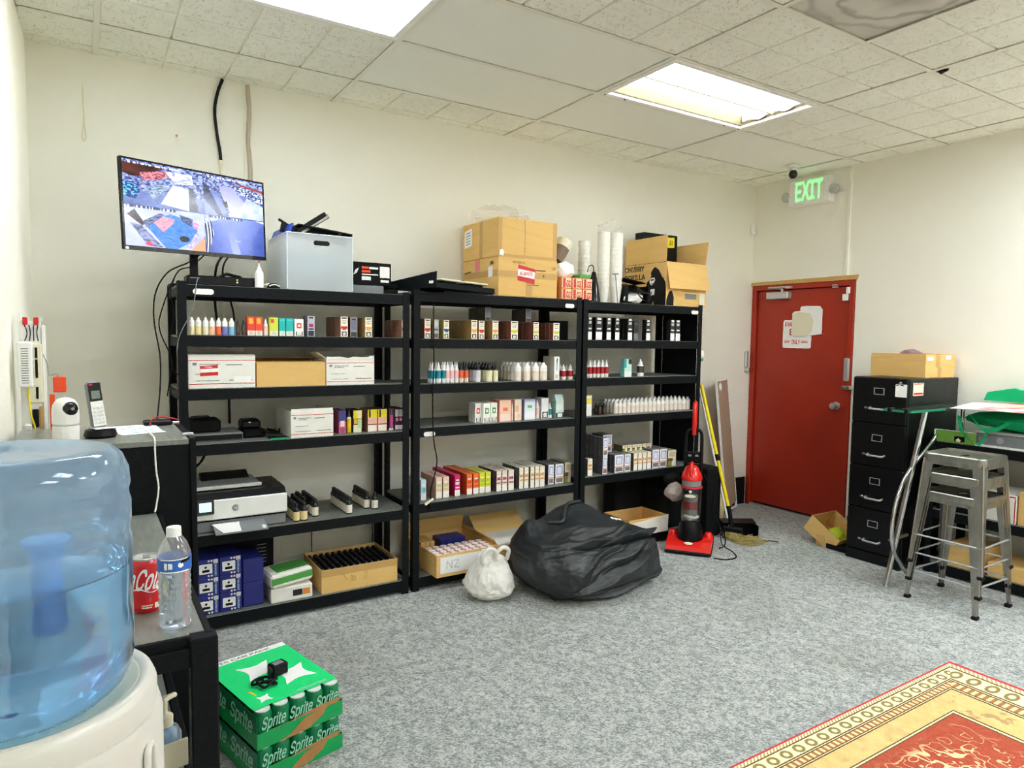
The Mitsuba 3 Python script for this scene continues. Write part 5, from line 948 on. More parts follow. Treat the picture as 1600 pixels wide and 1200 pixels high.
# hanging cords
put('cord', join([tube([(.745, -.40, 1.93), (.66, -.42, 1.86), (.56, -.46, 1.80), (.505, -.47, 1.70), (.495, -.47, 1.57), (.515, -.50, 1.40), (.50, -.66, 1.27), (.468, -.90, 1.165), (.455, -1.03, 1.15)], .0034, 7),
                  tube([(.75, -.40, 1.92), (.67, -.41, 1.84), (.60, -.46, 1.80), (.53, -.47, 1.62), (.52, -.46, 1.52), (.57, -.45, 1.38), (.56, -.44, 1.28), (.55, -.43, 1.20)], .003, 7),
                  tube([(.59, -.50, 1.79), (.565, -.50, 1.70), (.58, -.49, 1.60), (.56, -.48, 1.45), (.575, -.47, 1.33), (.60, -.46, 1.30)], .0028, 6)]), 'black', label='black cables hanging down from the monitor beside the left rack', cat='cable', smooth=True)
put('cord', join([tube([(.83, -.40, 1.93), (.835, -.06, 1.85), (.84, -.04, 1.60), (.90, -.04, 1.45), (.90, -.035, 1.2), (.90, -.04, 1.0)], .007, 7), tube([(.86, -.40, 1.93), (.875, -.04, 1.85), (.93, -.04, 1.62), (.92, -.04, 1.46)], .005, 6)]), 'black', label='black cables running down the wall behind the left rack', cat='cable', smooth=True)
put('cord', tube([(.76, -.40, .93), (.78, -.10, .88), (.74, -.09, .80), (.68, -.12, .76)], .007, 7), 'black', label='black cable on the wall behind the printer', cat='cable', smooth=True)
put('cord', tube([(.893, -.012, 2.912), (.868, -.014, 2.84), (.850, -.016, 2.74), (.858, -.018, 2.62), (.874, -.014, 2.52), (.878, -.014, 2.47)], .0085, 8), 'black', label='thick black cable curving down the back wall from the ceiling', cat='cable', smooth=True)
t = put('cord_end', join([rod((.878, -.014, 2.47), (.879, -.016, 2.44), .009), rod((.879, -.016, 2.44), (.879, -.016, 2.40), .006)]), 'cream', 'cord_003')
put('drop_cable', tube([(1.02, -.03, 2.90), (1.028, -.03, 2.74), (1.02, -.03, 2.60), (1.03, -.03, 2.44), (1.028, -.03, 2.30)], .012, 8), M('taupe', '#b3a794', .6), label='taupe cable bundle on the wall above the monitor', cat='cable', smooth=True)
t = thing('cord', 'black cord with white tagged plug hanging in front of the middle rack', 'cable')
put('cable', tube([(1.94, -.528, 1.70), (1.94, -.532, 1.50), (1.943, -.531, 1.34), (1.937, -.531, 1.2), (1.938, -.531, 1.05), (1.945, -.531, .90), (1.965, -.535, .78), (1.95, -.535, .69), (1.925, -.535, .60), (1.93, -.53, .52)], .0035, 6), 'black', t, smooth=True)
put('plug', mv(box(-.012, .012, -.008, .008, -.035, .0, .003), 1.93, -.532, .525), 'black', t); put('tag', mv(box(-.032, .032, -.004, .004, -.008, .008, .003), 1.915, -.538, .535, ry=-.5), 'cream', t)
put('cord', tube([(.705, -.44, 1.792), (.69, -.48, 1.78), (.675, -.527, 1.74), (.67, -.53, 1.70), (.655, -.528, 1.62), (.60, -.527, 1.50), (.585, -.526, 1.42)], .0025, 5), 'grey', label='thin grey wire draped from the video recorder over the left rack front', cat='cable', smooth=True)
# ------------------------------------------------------------------ left side: tall black cabinet, desk, water dispenser
t = thing('cabinet', 'tall black side cabinet with phone and camera on top, by the left wall', 'cabinet')
put('body', box(.004, .528, -1.53, -1.06, 0, 1.118, .003), 'black_desk', t)
put('top_panel', box(.002, .512, -1.54, -1.05, 1.118, 1.139, .003), 'desk_top', t)
put('side_panel', box(.514, .534, -1.545, -1.045, 0, 1.142, .003), 'black_desk', t)
put('hinge', join([box(.500, .536, -1.47, -1.455, 1.1395, 1.150, .002), box(.504, .530, -1.10, -1.085, 1.1395, 1.150, .002)]), 'steel', t)
zt = 1.1395
t = thing('cordless_phone', 'silver cordless phone standing in its black charging cradle', 'phone')
pc = (.250, -1.365)
put('cradle', mv(lathe([(0, 0), (.046, 0), (.052, .008), (.046, .026), (0, .030)], 24, 1.0, 1.15), pc[0], pc[1], zt), 'black', t, smooth=40)
put('cradle_trim', mv(box(-.03, .04, -.04, .02, .029, .036, .003), pc[0], pc[1], zt, rz=.3), 'steel', t)
def ph(m): return mv(m, pc[0]-.004, pc[1]+.005, zt+.030, rx=-.14, rz=.42, ry=-.06)
put('handset', ph(box(-.024, .024, -.012, .012, 0, .165, .008)), 'grey', t); 
put('keypad', ph(box(-.021, .021, -.0135, -.0118, .008, .095, .001)), 'white', t)
put('keys', ph(join([box(-.016+.012*a, -.007+.012*a, -.0146, -.0134, .014+.013*b, .023+.013*b) for a in range(3) for b in range(5)])), 'steel', t)
put('face', ph(box(-.021, .021, -.0135, -.0118, .096, .160, .001)), 'black_gloss', t); put('display', ph(box(-.014, .014, -.0142, -.0134, .104, .132)), M('lcd', '#6f7a72', .3), t); put('indicator', ph(box(-.018, -.006, -.0142, -.0134, .152, .157)), 'red', t)
t = thing('wifi_camera', 'white round-headed security camera with black eye on the black cabinet', 'camera')
cp = (.150, -1.43)
put('base', mv(lathe([(0, 0), (.036, 0), (.039, .006), (.039, .050), (.036, .054), (0, .054)], 28), cp[0], cp[1], zt), 'white', t, smooth=40)
put('head', mv(lathe([(0, .055), (.037, .055), (.0395, .062), (.0395, .105), (.036, .125), (.026, .140), (.012, .147), (0, .148)], 28), cp[0], cp[1], zt), 'white', t, smooth=True)
e = mv(lathe([(0, -.02), (.022, -.02), (.025, .0), (.018, .012), (0, .016)], 22), 0, 0, 0, rx=math.pi/2)
put('eye', mv(e, cp[0]+.014, cp[1]-.026, zt+.110, rz=.45), 'black_gloss', t, smooth=True); put('lens', mv(mv(lathe([(0, 0), (.006, 0), (.005, .003), (0, .004)], 14), 0, 0, 0, rx=math.pi/2), cp[0]+.021, cp[1]-.041, zt+.112, rz=.45), 'grey', t)
SH = box(0, .15, 0, .20, 0, .001)
for k, (x, y, rz, nm) in enumerate(((.315, -1.37, .25, 'nearest'), (.30, -1.30, .05, 'farther'))):
    t = thing('paper_sheet', f'printed white paper sheet lying on the black cabinet, {nm} of two', 'paper')
    put('sheet', mv(SH, x, y-.0, zt+.0004+.0012*k, rz=rz), 'paper', t)
    put('printing', mv(join([box(.02+.03*a, .04+.03*a, .03+.05*b, .06+.05*b, .0011, .0013) for a in range(4) for b in range(3) if (a+b) % 2]), x, y, zt+.0004+.0012*k, rz=rz), M('pale_blue', '#9fbfe2', .7), t)
put('hub', mv(box(-.05, .05, -.03, .03, 0, .02, .005), .45, -1.10, zt), 'black', label='small black hub with red cord at the back of the black cabinet', cat='electronics')
put('cord', tube([(.42, -1.15, zt+.006), (.43, -1.10, zt+.022), (.46, -1.09, zt+.03), (.50, -1.07, zt+.022), (.53, -1.08, zt+.014)], .003, 6), 'red', label='red cord lying over the small black hub', cat='cable', smooth=True)
put('cord', tube([(.39, -1.33, zt+.012), (.402, -1.46, zt+.010), (.404, -1.547, zt+.006), (.404, -1.556, zt-.03), (.406, -1.560, zt-.10), (.412, -1.562, zt-.16), (.404, -1.565, zt-.22), (.398, -1.58, .90)], .003, 7), 'white', label='white cord hanging down the front of the black cabinet', cat='cable', smooth=True)
# desk
dz = .890
t = thing('desk', 'black steel-framed side desk with grey worktop and lower shelf against the left wall', 'desk')
put('worktop', box(-.03, .405, -2.645, -1.552, dz-.016, dz, .002), 'desk_top', t)
put('edge_rail', join([box(.405, .418, -2.655, -1.552, dz-.05, dz+.002, .002), box(-.03, .405, -2.658, -2.645, dz-.05, dz-.001, .002), box(-.03, .405, -2.672, -2.6585, dz-.06, dz-.02, .002)]), 'black_desk', t)
for x in (.02, .373):
    for y in (-2.68, -1.60): put('leg', box(x, x+.052, y, y+.045, 0, dz-.004 if y > -2 else dz+.0, .003), 'black_desk', t)
put('lower_shelf', box(-.03, .372, -2.630, -1.56, .535, .55, .002), 'desk_top', t)
put('shelf_rail', join([box(.374, .392, -2.634, -1.605, .50, .556, .002), box(.072, .372, -2.66, -2.632, .50, .552, .002)]), 'black_desk', t)
# can and bottle on the desk
t = thing('soda_can', 'red soda can with white script lettering on the desk', 'can')
can = mat4(.312, -2.462, dz+.0004, .0)
put('body', lathe([(0, .001), (.024, 0), (.026, .002), (.0325, .012), (.033, .016), (.033, .105), (.031, .112), (.0275, .118)], 40), M('can_red', '#c9131c', .22, coat=.5), t, smooth=40, at=can)
put('lid', lathe([(.0272, .117), (.0278, .1215), (.0262, .122), (.0255, .118), (0, .118)], 32), 'steel', t, smooth=40, at=can)
put('pull_tab', join([box(-.008, .008, -.006, .014, .1185, .1198, .0005)]), 'chrome', t, at=can)
def wrap(m, r, ang0):
    """bend lettering that lies in the xz plane around a vertical cylinder of radius r"""
    m = m.copy().subdivide_to_size(.006) if hasattr(m, 'subdivide_to_size') else m
    v = np.array(m.vertices); a = ang0 + v[:, 0]/r; rr = r - v[:, 1]
    m.vertices = np.stack([rr*np.cos(a), rr*np.sin(a), v[:, 2]], 1); return m
wave = plate([(-.030+.006*q, .052+.004*math.sin(q*.7)) for q in range(11)] + [(-.030+.006*q, .0545+.005*math.sin(q*.7)) for q in range(10, -1, -1)], (0, 0, 0), *FRONT, depth=.0004)
script = text('Coca', .044, (-.092, 0, .056), (1, 0, 0), (0, 0, 1), depth=.0004, bold=True, width=.060, shear=.30)
script2 = join([text('Cola', .044, (-.028, 0, .056), (1, 0, 0), (0, 0, 1), depth=.0004, bold=True, width=.056, shear=.30), wave])
view_can = math.atan2(-4.142+2.462, .204-.312)
put('script', wrap(join([script, script2]), .0331, view_can+.0), 'paper', t, at=can)
put('fine_print', wrap(join([box(.012, .024, -.0004, 0, .012, .024), box(-.014, .006, -.0004, 0, .014, .017), box(-.014, .008, -.0004, 0, .019, .0215)]), .0331, view_can+.1), 'cream', t, at=can)
t = thing('water_bottle', 'clear plastic water bottle with blue label and white cap on the desk', 'bottle')
wb = mat4(.356, -2.585, dz+.0004)
prof = [(0, .006), (.020, .004), (.027, 0), (.031, .006)]
for k in range(8):
    z = .018+.0125*k; prof += [(.0318, z), (.0295, z+.006)]
prof += [(.0325, .122), (.0325, .152), (.0318, .158), (.024, .180), (.0145, .194), (.0135, .200)]
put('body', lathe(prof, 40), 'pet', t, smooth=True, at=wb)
put('water', lathe([(0, .007), (.019, .0055), (.026, .003), (.0298, .008)] + [q for k in range(8) for q in ((.0306, .018+.0125*k), (.0283, .024+.0125*k))] + [(.0312, .122), (.0312, .135), (0, .135)], 40), 'water', t, smooth=40, at=wb)
put('label', lathe([(.0327, .123), (.0330, .1235), (.0330, .1505), (.0327, .151)], 40), M('label_blue', '#2a62b4', .35), t, smooth=30, at=wb)
vb = math.atan2(-4.142+2.585, .204-.356)
put('label_print', wrap(join([box(-.03, .03, -.0005, -.0001, .149, .151), box(-.03, .03, -.0005, -.0001, .123, .1255), box(-.020, -.014, -.0005, 0, .130, .144), box(-.012, -.004, -.0005, 0, .131, .143), plate(disc(.0055, 12), (.012, 0, .138), *FRONT, depth=.0005)]), .0331, vb), 'paper', t, at=wb)
put('label_swoosh', wrap(join([plate([(0, 0), (.022, .004), (.022, .010), (0, .006)], (.012, 0, .141), *FRONT, depth=.0007)]), .0331, vb), 'black', t, at=wb)
put('cap', lathe([(0, .212), (.0135, .212), (.0145, .209), (.0145, .197), (.0150, .196), (.0150, .193), (.0135, .192)][::-1], 30), 'white', t, smooth=40, at=wb)
# things on the lower desk shelf
t = thing('soap_dispenser', 'clear pump bottle on the lower shelf of the desk', 'bottle')
sd = mat4(.335, -2.545, .5506, .9)
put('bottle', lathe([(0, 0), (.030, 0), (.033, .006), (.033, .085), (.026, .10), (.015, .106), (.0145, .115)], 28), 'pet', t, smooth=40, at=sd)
put('gel', lathe([(0, .004), (.028, .004), (.0305, .009), (.0305, .070), (0, .070)], 28), 'water', t, smooth=40, at=sd)
put('collar', lathe([(0, .108), (.017, .108), (.017, .128), (.010, .133), (.006, .136), (.006, .160), (0, .160)], 24), 'cream', t, smooth=40, at=sd)
put('pump_head', join([box(-.012, .012, -.008, .008, .158, .170, .003), mv(box(0, .034, -.006, .006, -.010, .0, .003), .008, 0, .169, ry=.25)]), 'cream', t, at=sd)
t = thing('wet_wipe_pack', 'blue and white pack with clear window standing by the water dispenser', 'package')
put('body', mv(box(-.075, .075, -.04, .04, 0, .10, .010), .28, -2.545, .5506, rz=.5), M('pack_blue', '#6f9cc0', .25), t)
put('corner_card', mv(box(-.03, .03, -.002, .002, 0, .06, .001), .345, -2.60, .585, rz=.2), 'cream', t)
# water dispenser and its bottle
wx, wy = .123, -3.03
t = thing('water_dispenser', 'white round water dispenser holding a large blue bottle, bottom left', 'water dispenser')
put('body', mv(lathe([(0, 0), (.165, 0), (.170, .01), (.170, .958), (.166, .972), (0, .972)], 72), wx, wy, 0), 'dispenser_white', t, smooth=40)
put('collar', mv(lathe([(.120, .970), (.160, .970), (.163, .979), (.163, 1.000), (.158, 1.012), (.150, 1.016), (.142, 1.012), (.128, 1.000)], 72), wx, wy, 0), 'dispenser_white', t, smooth=60)
put('funnel', mv(lathe([(0, .964), (.128, .974), (.142, 1.011), (.138, 1.011), (.10, .980), (0, .970)], 60), wx, wy, 0), 'cream', t, smooth=40)
put('handle_recess', mv(tube([(.1712, 0, .86), (.1745, -.012, .87), (.1745, -.012, .93), (.1712, 0, .94), (.1712, .01, .93), (.1712, .01, .87), (.1712, 0, .86)], .005, 6), wx, wy, 0, rz=-.55), 'dispenser_white', t, smooth=True)
t = thing('water_jug', 'large blue translucent water jug upside down on the white dispenser', 'water bottle')
prof = [(.030, .978), (.034, .983), (.07, .990), (.105, 1.002), (.124, 1.018), (.1325, 1.038), (.1355, 1.055), (.1345, 1.065), (.1355, 1.075), (.1355, 1.120), (.1345, 1.128), (.1355, 1.136), (.1355, 1.215), (.1330, 1.224), (.1330, 1.234), (.1355, 1.243), (.1355, 1.268), (.1330, 1.277), (.1330, 1.286), (.1350, 1.294), (.1335, 1.315), (.1260, 1.334), (.1160, 1.344), (.1020, 1.347), (.085, 1.338), (.04, 1.331), (0, 1.331)]
put('shell', mv(lathe(prof, 72), wx, wy, 0), 'bottle_blue', t, smooth=True)
wl = 1.185
wprof = [(0, .981), (.032, .984), (.068, .992), (.103, 1.004), (.122, 1.020), (.1305, 1.039), (.1335, 1.055), (.1325, 1.065), (.1335, 1.075), (.1335, 1.120), (.1325, 1.128), (.1335, 1.136), (.1335, wl-.001), (.1325, wl), (0, wl)]
put('water', mv(lathe(wprof, 72), wx, wy, 0), 'water', t, smooth=40)
ha = math.atan2(EYE[1]-wy, EYE[0]-wx) + .28
hr = .105; hx, hy = wx+hr*math.cos(ha), wy+hr*math.sin(ha)
put('handle', mv(lathe([(0, 1.128), (.016, 1.130), (.0195, 1.137), (.0175, 1.150), (.0165, 1.17), (.0165, 1.222), (.019, 1.236), (.028, 1.246), (.026, 1.248), (0, 1.249)], 28), hx, hy, 0), M('handle_blue', '#5f9fd2', .2), t, smooth=True)
# phone panel on the left wall
t = thing('phone_panel', 'white telephone wiring panel on the left wall in the back corner', 'wiring panel')
put('backboard', box(.002, .070, -.985, -.955, 1.02, 1.545, .003), 'white', t)
put('door', box(.026, .072, -1.003, -.986, 1.235, 1.46, .003), 'cream', t)
put('side_channel', box(.072, .084, -.99, -.955, 1.02, 1.53, .002), 'white', t)
for x, z in ((.006, 1.575), (.069, 1.56)): put('top_bracket', box(x, x+.006, -.99, -.955, 1.546, z), 'white', t)
for x in (.022, .056): put('fuse', box(x-.008, x+.008, -.992, -.986, 1.53, 1.56, .003), 'red', t)
put('wiring', join([tube([(.02+.014*k, -.99, 1.53), (.028+.01*k, -.995, 1.50), (.02+.014*k, -.993, 1.47)], .0018, 5) for k in range(4)]), 'black', t)
for z0, z1 in ((1.405, 1.445), (1.33, 1.40), (1.25, 1.295)): put('marking', box(.050, .058, -1.0042, -1.003, z0, z1), 'black', t)
for z0 in (1.14, 1.045): put('terminal_block', box(.036, .056, -.998, -.985, z0, z0+.07, .003), 'black', t)
put('module', box(.012, .034, -1.015, -.985, 1.07, 1.155, .004), 'white', t)
put('wood_strip', box(.058, .071, -.988, -.9845, 1.03, 1.22, .001), 'tan', t)
t = thing('router', 'white vented router box mounted on the left wall in front of the wiring panel', 'electronics')
put('body', box(.000, .046, -1.085, -1.012, 1.30, 1.468, .005), 'white', t); put('side_vents', join([box(.0455, .0468, -1.06, -1.035, 1.315+.009*k, 1.3185+.009*k) for k in range(15)]), 'grey', t); put('front_vents', join([box(.012, .034, -1.0858, -1.085, 1.315+.009*k, 1.3185+.009*k) for k in range(15)]), 'grey', t)
put('orange_box', box(.104, .146, -.985, -.955, 1.272, 1.332, .003), 'orange', label='small orange box at the wiring panel', cat='box')
put('orange_strip', box(.0915, .1075, -.985, -.965, 1.045, 1.265, .002), 'orange', label='long orange cover strip at the right edge of the wiring panel', cat='strip')
put('cord', tube([(.028, -1.03, 1.298), (.034, -1.04, 1.20), (.044, -1.03, 1.15), (.050, -1.03, 1.09), (.052, -1.03, 1.03), (.054, -1.04, 1.0)], .0035, 6), 'yellow', label='yellow cord running down from the white wall router', cat='cable', smooth=True)
put('cord', tube([(.075, -.99, 1.42), (.088, -.99, 1.38), (.092, -.99, 1.34), (.115, -.99, 1.345), (.120, -.98, 1.332)], .0014, 5), 'grey', label='thin grey wires dangling right of the wiring panel', cat='cable', smooth=True)
put('cord', tube([(.130, -.97, 1.272), (.140, -.97, 1.25), (.15, -.97, 1.225), (.155, -.97, 1.218), (.175, -.98, 1.19)], .002, 5), 'cream', label='thin pale wire curling under the orange box', cat='cable', smooth=True)
# soda packs on the floor
DK = M('soda_green', '#0f9a52', .35); M('soda_top', '#1bdc7c', .3); M('soda_dark', '#0b6f45', .35); M('tray_brown', '#a97a48', .75); M('pale_green', '#8fc9ad', .4)
CAN2 = shape(lathe_c([(0, 0, '#a9b4b0'), (.026, 0, '#a9b4b0'), (.0315, .010, '#0f7a4c'), (.0315, .104, '#0f7a4c'), (.0265, .117, '#dfe3e2'), (.0265, .121, '#eef0ef'), (.0245, .117, '#dfe3e2'), (0, .117, '#dfe3e2')], 16), 'vc_gloss', smooth=True)
sa = math.atan2(.072, .300)
SA = lambda z: mat4(.6625, -1.868, z, sa)      # front left corner, x along the short side
for lay in range(2):
    zb = .0008+.1262*lay
    t = thing('soda_pack', f"green shrink-wrapped soda can pack on the carpet, {['lower', 'upper'][lay]} of two stacked", 'soda pack')
    A4 = SA(zb)
    W5, L7 = .321, .449
    put('tray', join([box(0, W5, 0, L7, 0, .002), box(0, W5, -.001, 0, 0, .055), box(W5, W5+.001, 0, L7, 0, .055), box(0, W5, L7, L7+.001, 0, .055), box(-.001, 0, 0, L7, 0, .055)]), 'soda_green', t, at=A4)
    put('tray_print', join([plate([(.07, .0), (.12, .012), (.17, .045), (.22, .055), (.26, .055), (.24, .03), (.19, .005), (.15, 0)], (0, -.0012, 0), *FRONT, depth=.0008)] + [plate([(.05, .0545), (.30, .0545), (.321, .066), (.29, .070), (.20, .066), (.12, .056)], (0, -.0012, 0), *FRONT, depth=.0008)]), 'tray_brown', t, at=A4, label='bare brown cardboard patch of the tray')
    for a in range(5):
        for b in range(7):
            if lay == 0 and 0 < a < 4 and 0 < b < 6: continue
            k = put('can', CAN2, None, t, at=A4 @ mat4(.0321+.0642*a, .0321+.0642*b, .0022))
    put('can_lettering', join([text('Sprite', .040, (.012+.10*q, -.0008, .064), *FRONT, depth=.0004, width=.085, shear=.2) for q in range(3)]), 'pale_green', t, at=A4)
    put('side_print', join([box(-.0022, -.001, .0, L7, .056, .115)]), 'soda_dark', t, at=A4)
    for q in range(2): put('side_lettering', text('Sprite', .055, (-.0023, L7-.03-.21*q, .045), *LEFTW, depth=.0006, width=.17, shear=.2), 'pale_green', t, at=A4)
    if lay == 1:
        put('top_wrap', box(.002, W5-.004, .035, L7-.035, .1236, .1246), 'soda_top', t, at=A4)
        put('top_band', box(.002, W5-.004, L7-.035, L7-.001, .1236, .1246), 'paper', t, at=A4)
        star = lambda cx, cy, s: [(cx+s*q*math.cos(math.radians(a)), cy+s*q*math.sin(math.radians(a))*1.0) for a, q in ((45, 1), (67, .55), (90, .48), (113, .55), (135, 1), (157, .55), (180, .48), (203, .55), (225, 1), (247, .55), (270, .48), (293, .55), (315, 1), (337, .55), (0, .48), (23, .55))]
        put('top_stars', join([plate(star(.14, .285, .085), (0, 0, .1247), (1, 0, 0), (0, 1, 0), depth=.0005), plate(star(.225, .175, .085), (0, 0, .1247), (1, 0, 0), (0, 1, 0), depth=.0005), plate(star(.065, .082, .032), (0, 0, .1247), (1, 0, 0), (0, 1, 0), depth=.0005)]), 'paper', t, at=A4)
        put('top_accent', plate([(.05, .118), (.056, .118), (.05, .155), (.04, .158)], (0, 0, .1247), (1, 0, 0), (0, 1, 0), depth=.0005), 'yellow', t, at=A4)
        put('top_lettering', text('35 CAN PACK', .016, (.05, L7-.027, .1247), (1, 0, 0), (0, 1, 0), depth=.0005, width=.20), 'grey', t, at=A4)
        put('top_fine_print', join([box(.17+.02*q, .185+.02*q, .045, .056, .1247, .1252) for q in range(6)]), 'pale_green', t, at=A4)
t = thing('power_adapter', 'black plug-in power adapter with bundled cord on the soda pack', 'power adapter')
A5 = SA(.0008+.1262+.1252)
put('brick', mv(box(0, .062, 0, .045, 0, .042, .004), .150, .185, .0004, rz=.1), 'black', t, at=A5); put('label', mv(box(.012, .05, .008, .036, .042, .0424), .150, .185, .0004, rz=.1), 'grey', t, at=A5)
put('cord', tube([(.15, .20, .01), (.12, .16, .02), (.135, .13, .008), (.10, .16, .016), (.11, .19, .01), (.08, .17, .02), (.09, .13, .01), (.13, .14, .022), (.15, .16, .01), (.11, .14, .025), (.07, .18, .008), (.085, .20, .012), (.12, .185, .018), (.145, .15, .02)], .0045, 7), 'black', t, smooth=True, at=A5)
# ------------------------------------------------------------------ black bag, white bag, vacuum and the corner
t = thing('cloth_bag', 'large crumpled black nylon bag on the carpet before the middle rack', 'bag')
m = trimesh.creation.icosphere(6); v = np.array(m.vertices)
th = np.arctan2(v[:, 1], v[:, 0])
shape_xy = np.sign(v[:, :2])*np.abs(v[:, :2])**.72
q = np.stack([shape_xy[:, 0]*.48, shape_xy[:, 1]*.345], 1)
zz = np.where(v[:, 2] > 0, np.abs(v[:, 2])**.80*.26, -np.abs(v[:, 2])**.6*.17)
P = np.stack([q[:, 0], q[:, 1], zz], 1)
X_, Y_ = v[:, 0], v[:, 1]
hgt = .86 + .42*np.exp(-((X_-.02)**2+(Y_-.35)**2)/.12) + .30*np.exp(-((X_+.70)**2+(Y_-.3)**2)/.06) - .10*np.clip(X_-.25, 0, 1)
P[:, 2] = np.where(P[:, 2] > 0, P[:, 2]*hgt, P[:, 2])
def ridge(f, seed, wx=1, wy=1, wz=1): return 1-np.abs(2*np.asarray(meshkit.fbm(v*np.array([wx, wy, wz])*f+seed))-1)
g = np.random.default_rng(12)
def facets(n, lo, hi, seed):
    """radius of a random convex polyhedron seen from its centre: flat panels that meet in sharp folds"""
    g = np.random.default_rng(seed); N = g.normal(size=(n, 3)); N /= np.linalg.norm(N, axis=1, keepdims=True); dd = g.uniform(lo, hi, n)
    c = v @ N.T; r = np.where(c > .12, dd/np.maximum(c, .12), 9).min(1); return np.clip(r, .7, 1.2)
def wob(off): return .10*(np.asarray(meshkit.noise(v*2.2+off*9))-.5)
def crease(d, off, w, c=None, rad=1.0):
    d = np.array(d, float)/np.linalg.norm(d); a = np.exp(-np.abs((v@d-off+wob(off))/w)**1.5)
    return a if c is None else a*np.exp(-np.sum((v-np.array(c))**2, 1)/rad**2)
fold = .24*(facets(52, .84, 1.02, 3)-.97) + .11*(facets(170, .88, 1.02, 8)-.97) + .018*(ridge(1.2, 3.3, 1, 1.6, 1.8)-.75) + .020*(ridge(2.6, 8.1)-.75)
for d, off, w, am, c, rad in (((.62, -.1, -.78), .10, .035, .045, (.15, -.8, .2), .55), ((.62, -.1, -.78), -.01, .04, -.045, (.15, -.8, .2), .55), ((.5, .5, -.7), .34, .03, .03, (.55, -.7, -.2), .45),
                              ((-.8, .1, .55), .30, .035, .04, (-.5, -.5, .5), .6), ((-.8, .1, .55), .20, .035, -.05, (-.5, -.5, .5), .6), ((.1, .35, .9), .52, .045, .05, (.4, -.3, .7), .8), ((.1, .35, .9), .40, .040, -.06, (.4, -.3, .7), .8),
                              ((.3, .2, -.9), .45, .035, .04, (-.2, -.8, -.3), .7), ((.3, .2, -.9), .33, .035, -.035, (-.2, -.8, -.3), .7), ((-.35, .2, .9), .70, .035, .05, (-.1, .1, .9), .6), ((-.35, .2, .9), .60, .03, -.06, (-.1, .1, .9), .6)):
    fold += am*crease(d, off, w, c, rad)
P = P + v*np.clip(fold, -.12, .055)[:, None]
P[:, 2] = np.maximum(P[:, 2] + .165, .002)
m.vertices = P + np.array([2.80, -.915, 0])
put('body', m, 'nylon', t, smooth=28)
def on_bag(x, y, lift=.004):
    vv = m.vertices; i = np.argmin((vv[:, 0]-x)**2+(vv[:, 1]-y)**2-vv[:, 2]*.02); return np.array([vv[i][0], vv[i][1], vv[i][2]+lift])
put('strap', tube([on_bag(2.55, -.86), on_bag(2.61, -.92, .014), on_bag(2.67, -.86, .028), on_bag(2.74, -.80, .016), on_bag(2.86, -.78, .008)], .013, 8), 'nylon', t, smooth=True)
lp = on_bag(3.02, -.93, .006)
put('white_print', join([mv(box(-.035+.03*k, -.012+.03*k, -.010, .010, 0, .004, .001), *lp, ry=.28, rx=.35, rz=-.1) for k in range(3)]), 'paper', t)
t = thing('plastic_bag', 'small white knotted plastic shopping bag on the carpet beside the black bag', 'bag')
m = trimesh.creation.icosphere(5); v2 = np.array(m.vertices)
def facets2(n, lo, hi, seed):
    g = np.random.default_rng(seed); N = g.normal(size=(n, 3)); N /= np.linalg.norm(N, axis=1, keepdims=True); dd = g.uniform(lo, hi, n)
    c = v2 @ N.T; return np.clip(np.where(c > .12, dd/np.maximum(c, .12), 9).min(1), .7, 1.2)
r2 = .60*facets2(44, .78, 1.05, 5) + .45*facets2(130, .84, 1.03, 6) + .02 + .14*(1-np.abs(2*np.asarray(meshkit.fbm(v2*3.0+4))-1)-.7)
up2 = np.clip(v2[:, 2], 0, 1)
sxy = np.where(v2[:, 2] > 0, 1-.42*up2**1.5, 1.0)
Q = np.stack([v2[:, 0]*.150*sxy*r2, v2[:, 1]*.13*sxy*r2, np.where(v2[:, 2] > 0, v2[:, 2]*.19*r2, v2[:, 2]*.09)+.085], 1)
Q[:, 2] = np.maximum(Q[:, 2], .002)
m.vertices = Q + np.array([2.175, -.815, 0]); put('body', m, 'bag_white', t, smooth=24)
for dx_, hz in ((-.035, .0), (.055, -.005)):
    put('handle', mv(trimesh.Trimesh(*(lambda a: (a.vertices, a.faces))(tube([(-.04, 0, .0), (-.048, -.02, .05), (-.01, -.03, .085), (.035, -.02, .06), (.035, 0, .0)], .012, 8))), 2.175+dx_, -.85, .225+hz), 'bag_white', t, smooth=True)
# vacuum cleaner, built facing -y and turned
VA = mat4(3.885, -.755, 0, math.radians(-52))
t = thing('vacuum_cleaner', 'red and black upright vacuum cleaner standing before the right rack', 'vacuum cleaner')
def vp(kind, m, mt, **k):
    m = join(m) if isinstance(m, list) else m
    m = m.copy(); m.apply_transform(VA); return put(kind, m, mt, t, **k)
vp('brush_head', prism([(-.155, .025), (-.135, .055), (-.08, .078), (.03, .095), (.10, .085), (.10, .022), (-.15, .02)], 'x', -.155, .155), 'red_gloss', smooth=30)
for s in (-1, 1): vp('head_cap', mv(lathe([(0, 0), (.034, 0), (.034, .05), (.022, .07), (0, .075)], 20), s*.125, .04, .055), 'red_gloss', smooth=40)
vp('bumper', box(-.160, .160, -.16, .09, .006, .030, .008), 'black')
for s in (-1, 1): vp('wheel', mv(lathe([(0, -.014), (.045, -.014), (.05, -.008), (.05, .008), (.045, .014), (0, .014)], 22), s*.145, .115, .051, ry=math.pi/2), 'black')
vp('badge', mv(plate(disc(.022, 16, 1.4, .7), (0, 0, 0), (1, 0, 0), (0, 1, 0), .001), 0, -.105, .0725, rx=.35), 'cream')
vp('motor_housing', lathe([(0, .06), (.085, .06), (.092, .09), (.088, .15), (.072, .20), (.066, .215), (0, .215)], 28), 'black', smooth=40)
scene['mat_vac_clear'] = {'type': 'thindielectric', 'int_ior': 1.5, 'specular_transmittance': {'type': 'rgb', 'value': [.75, .76, .76]}}
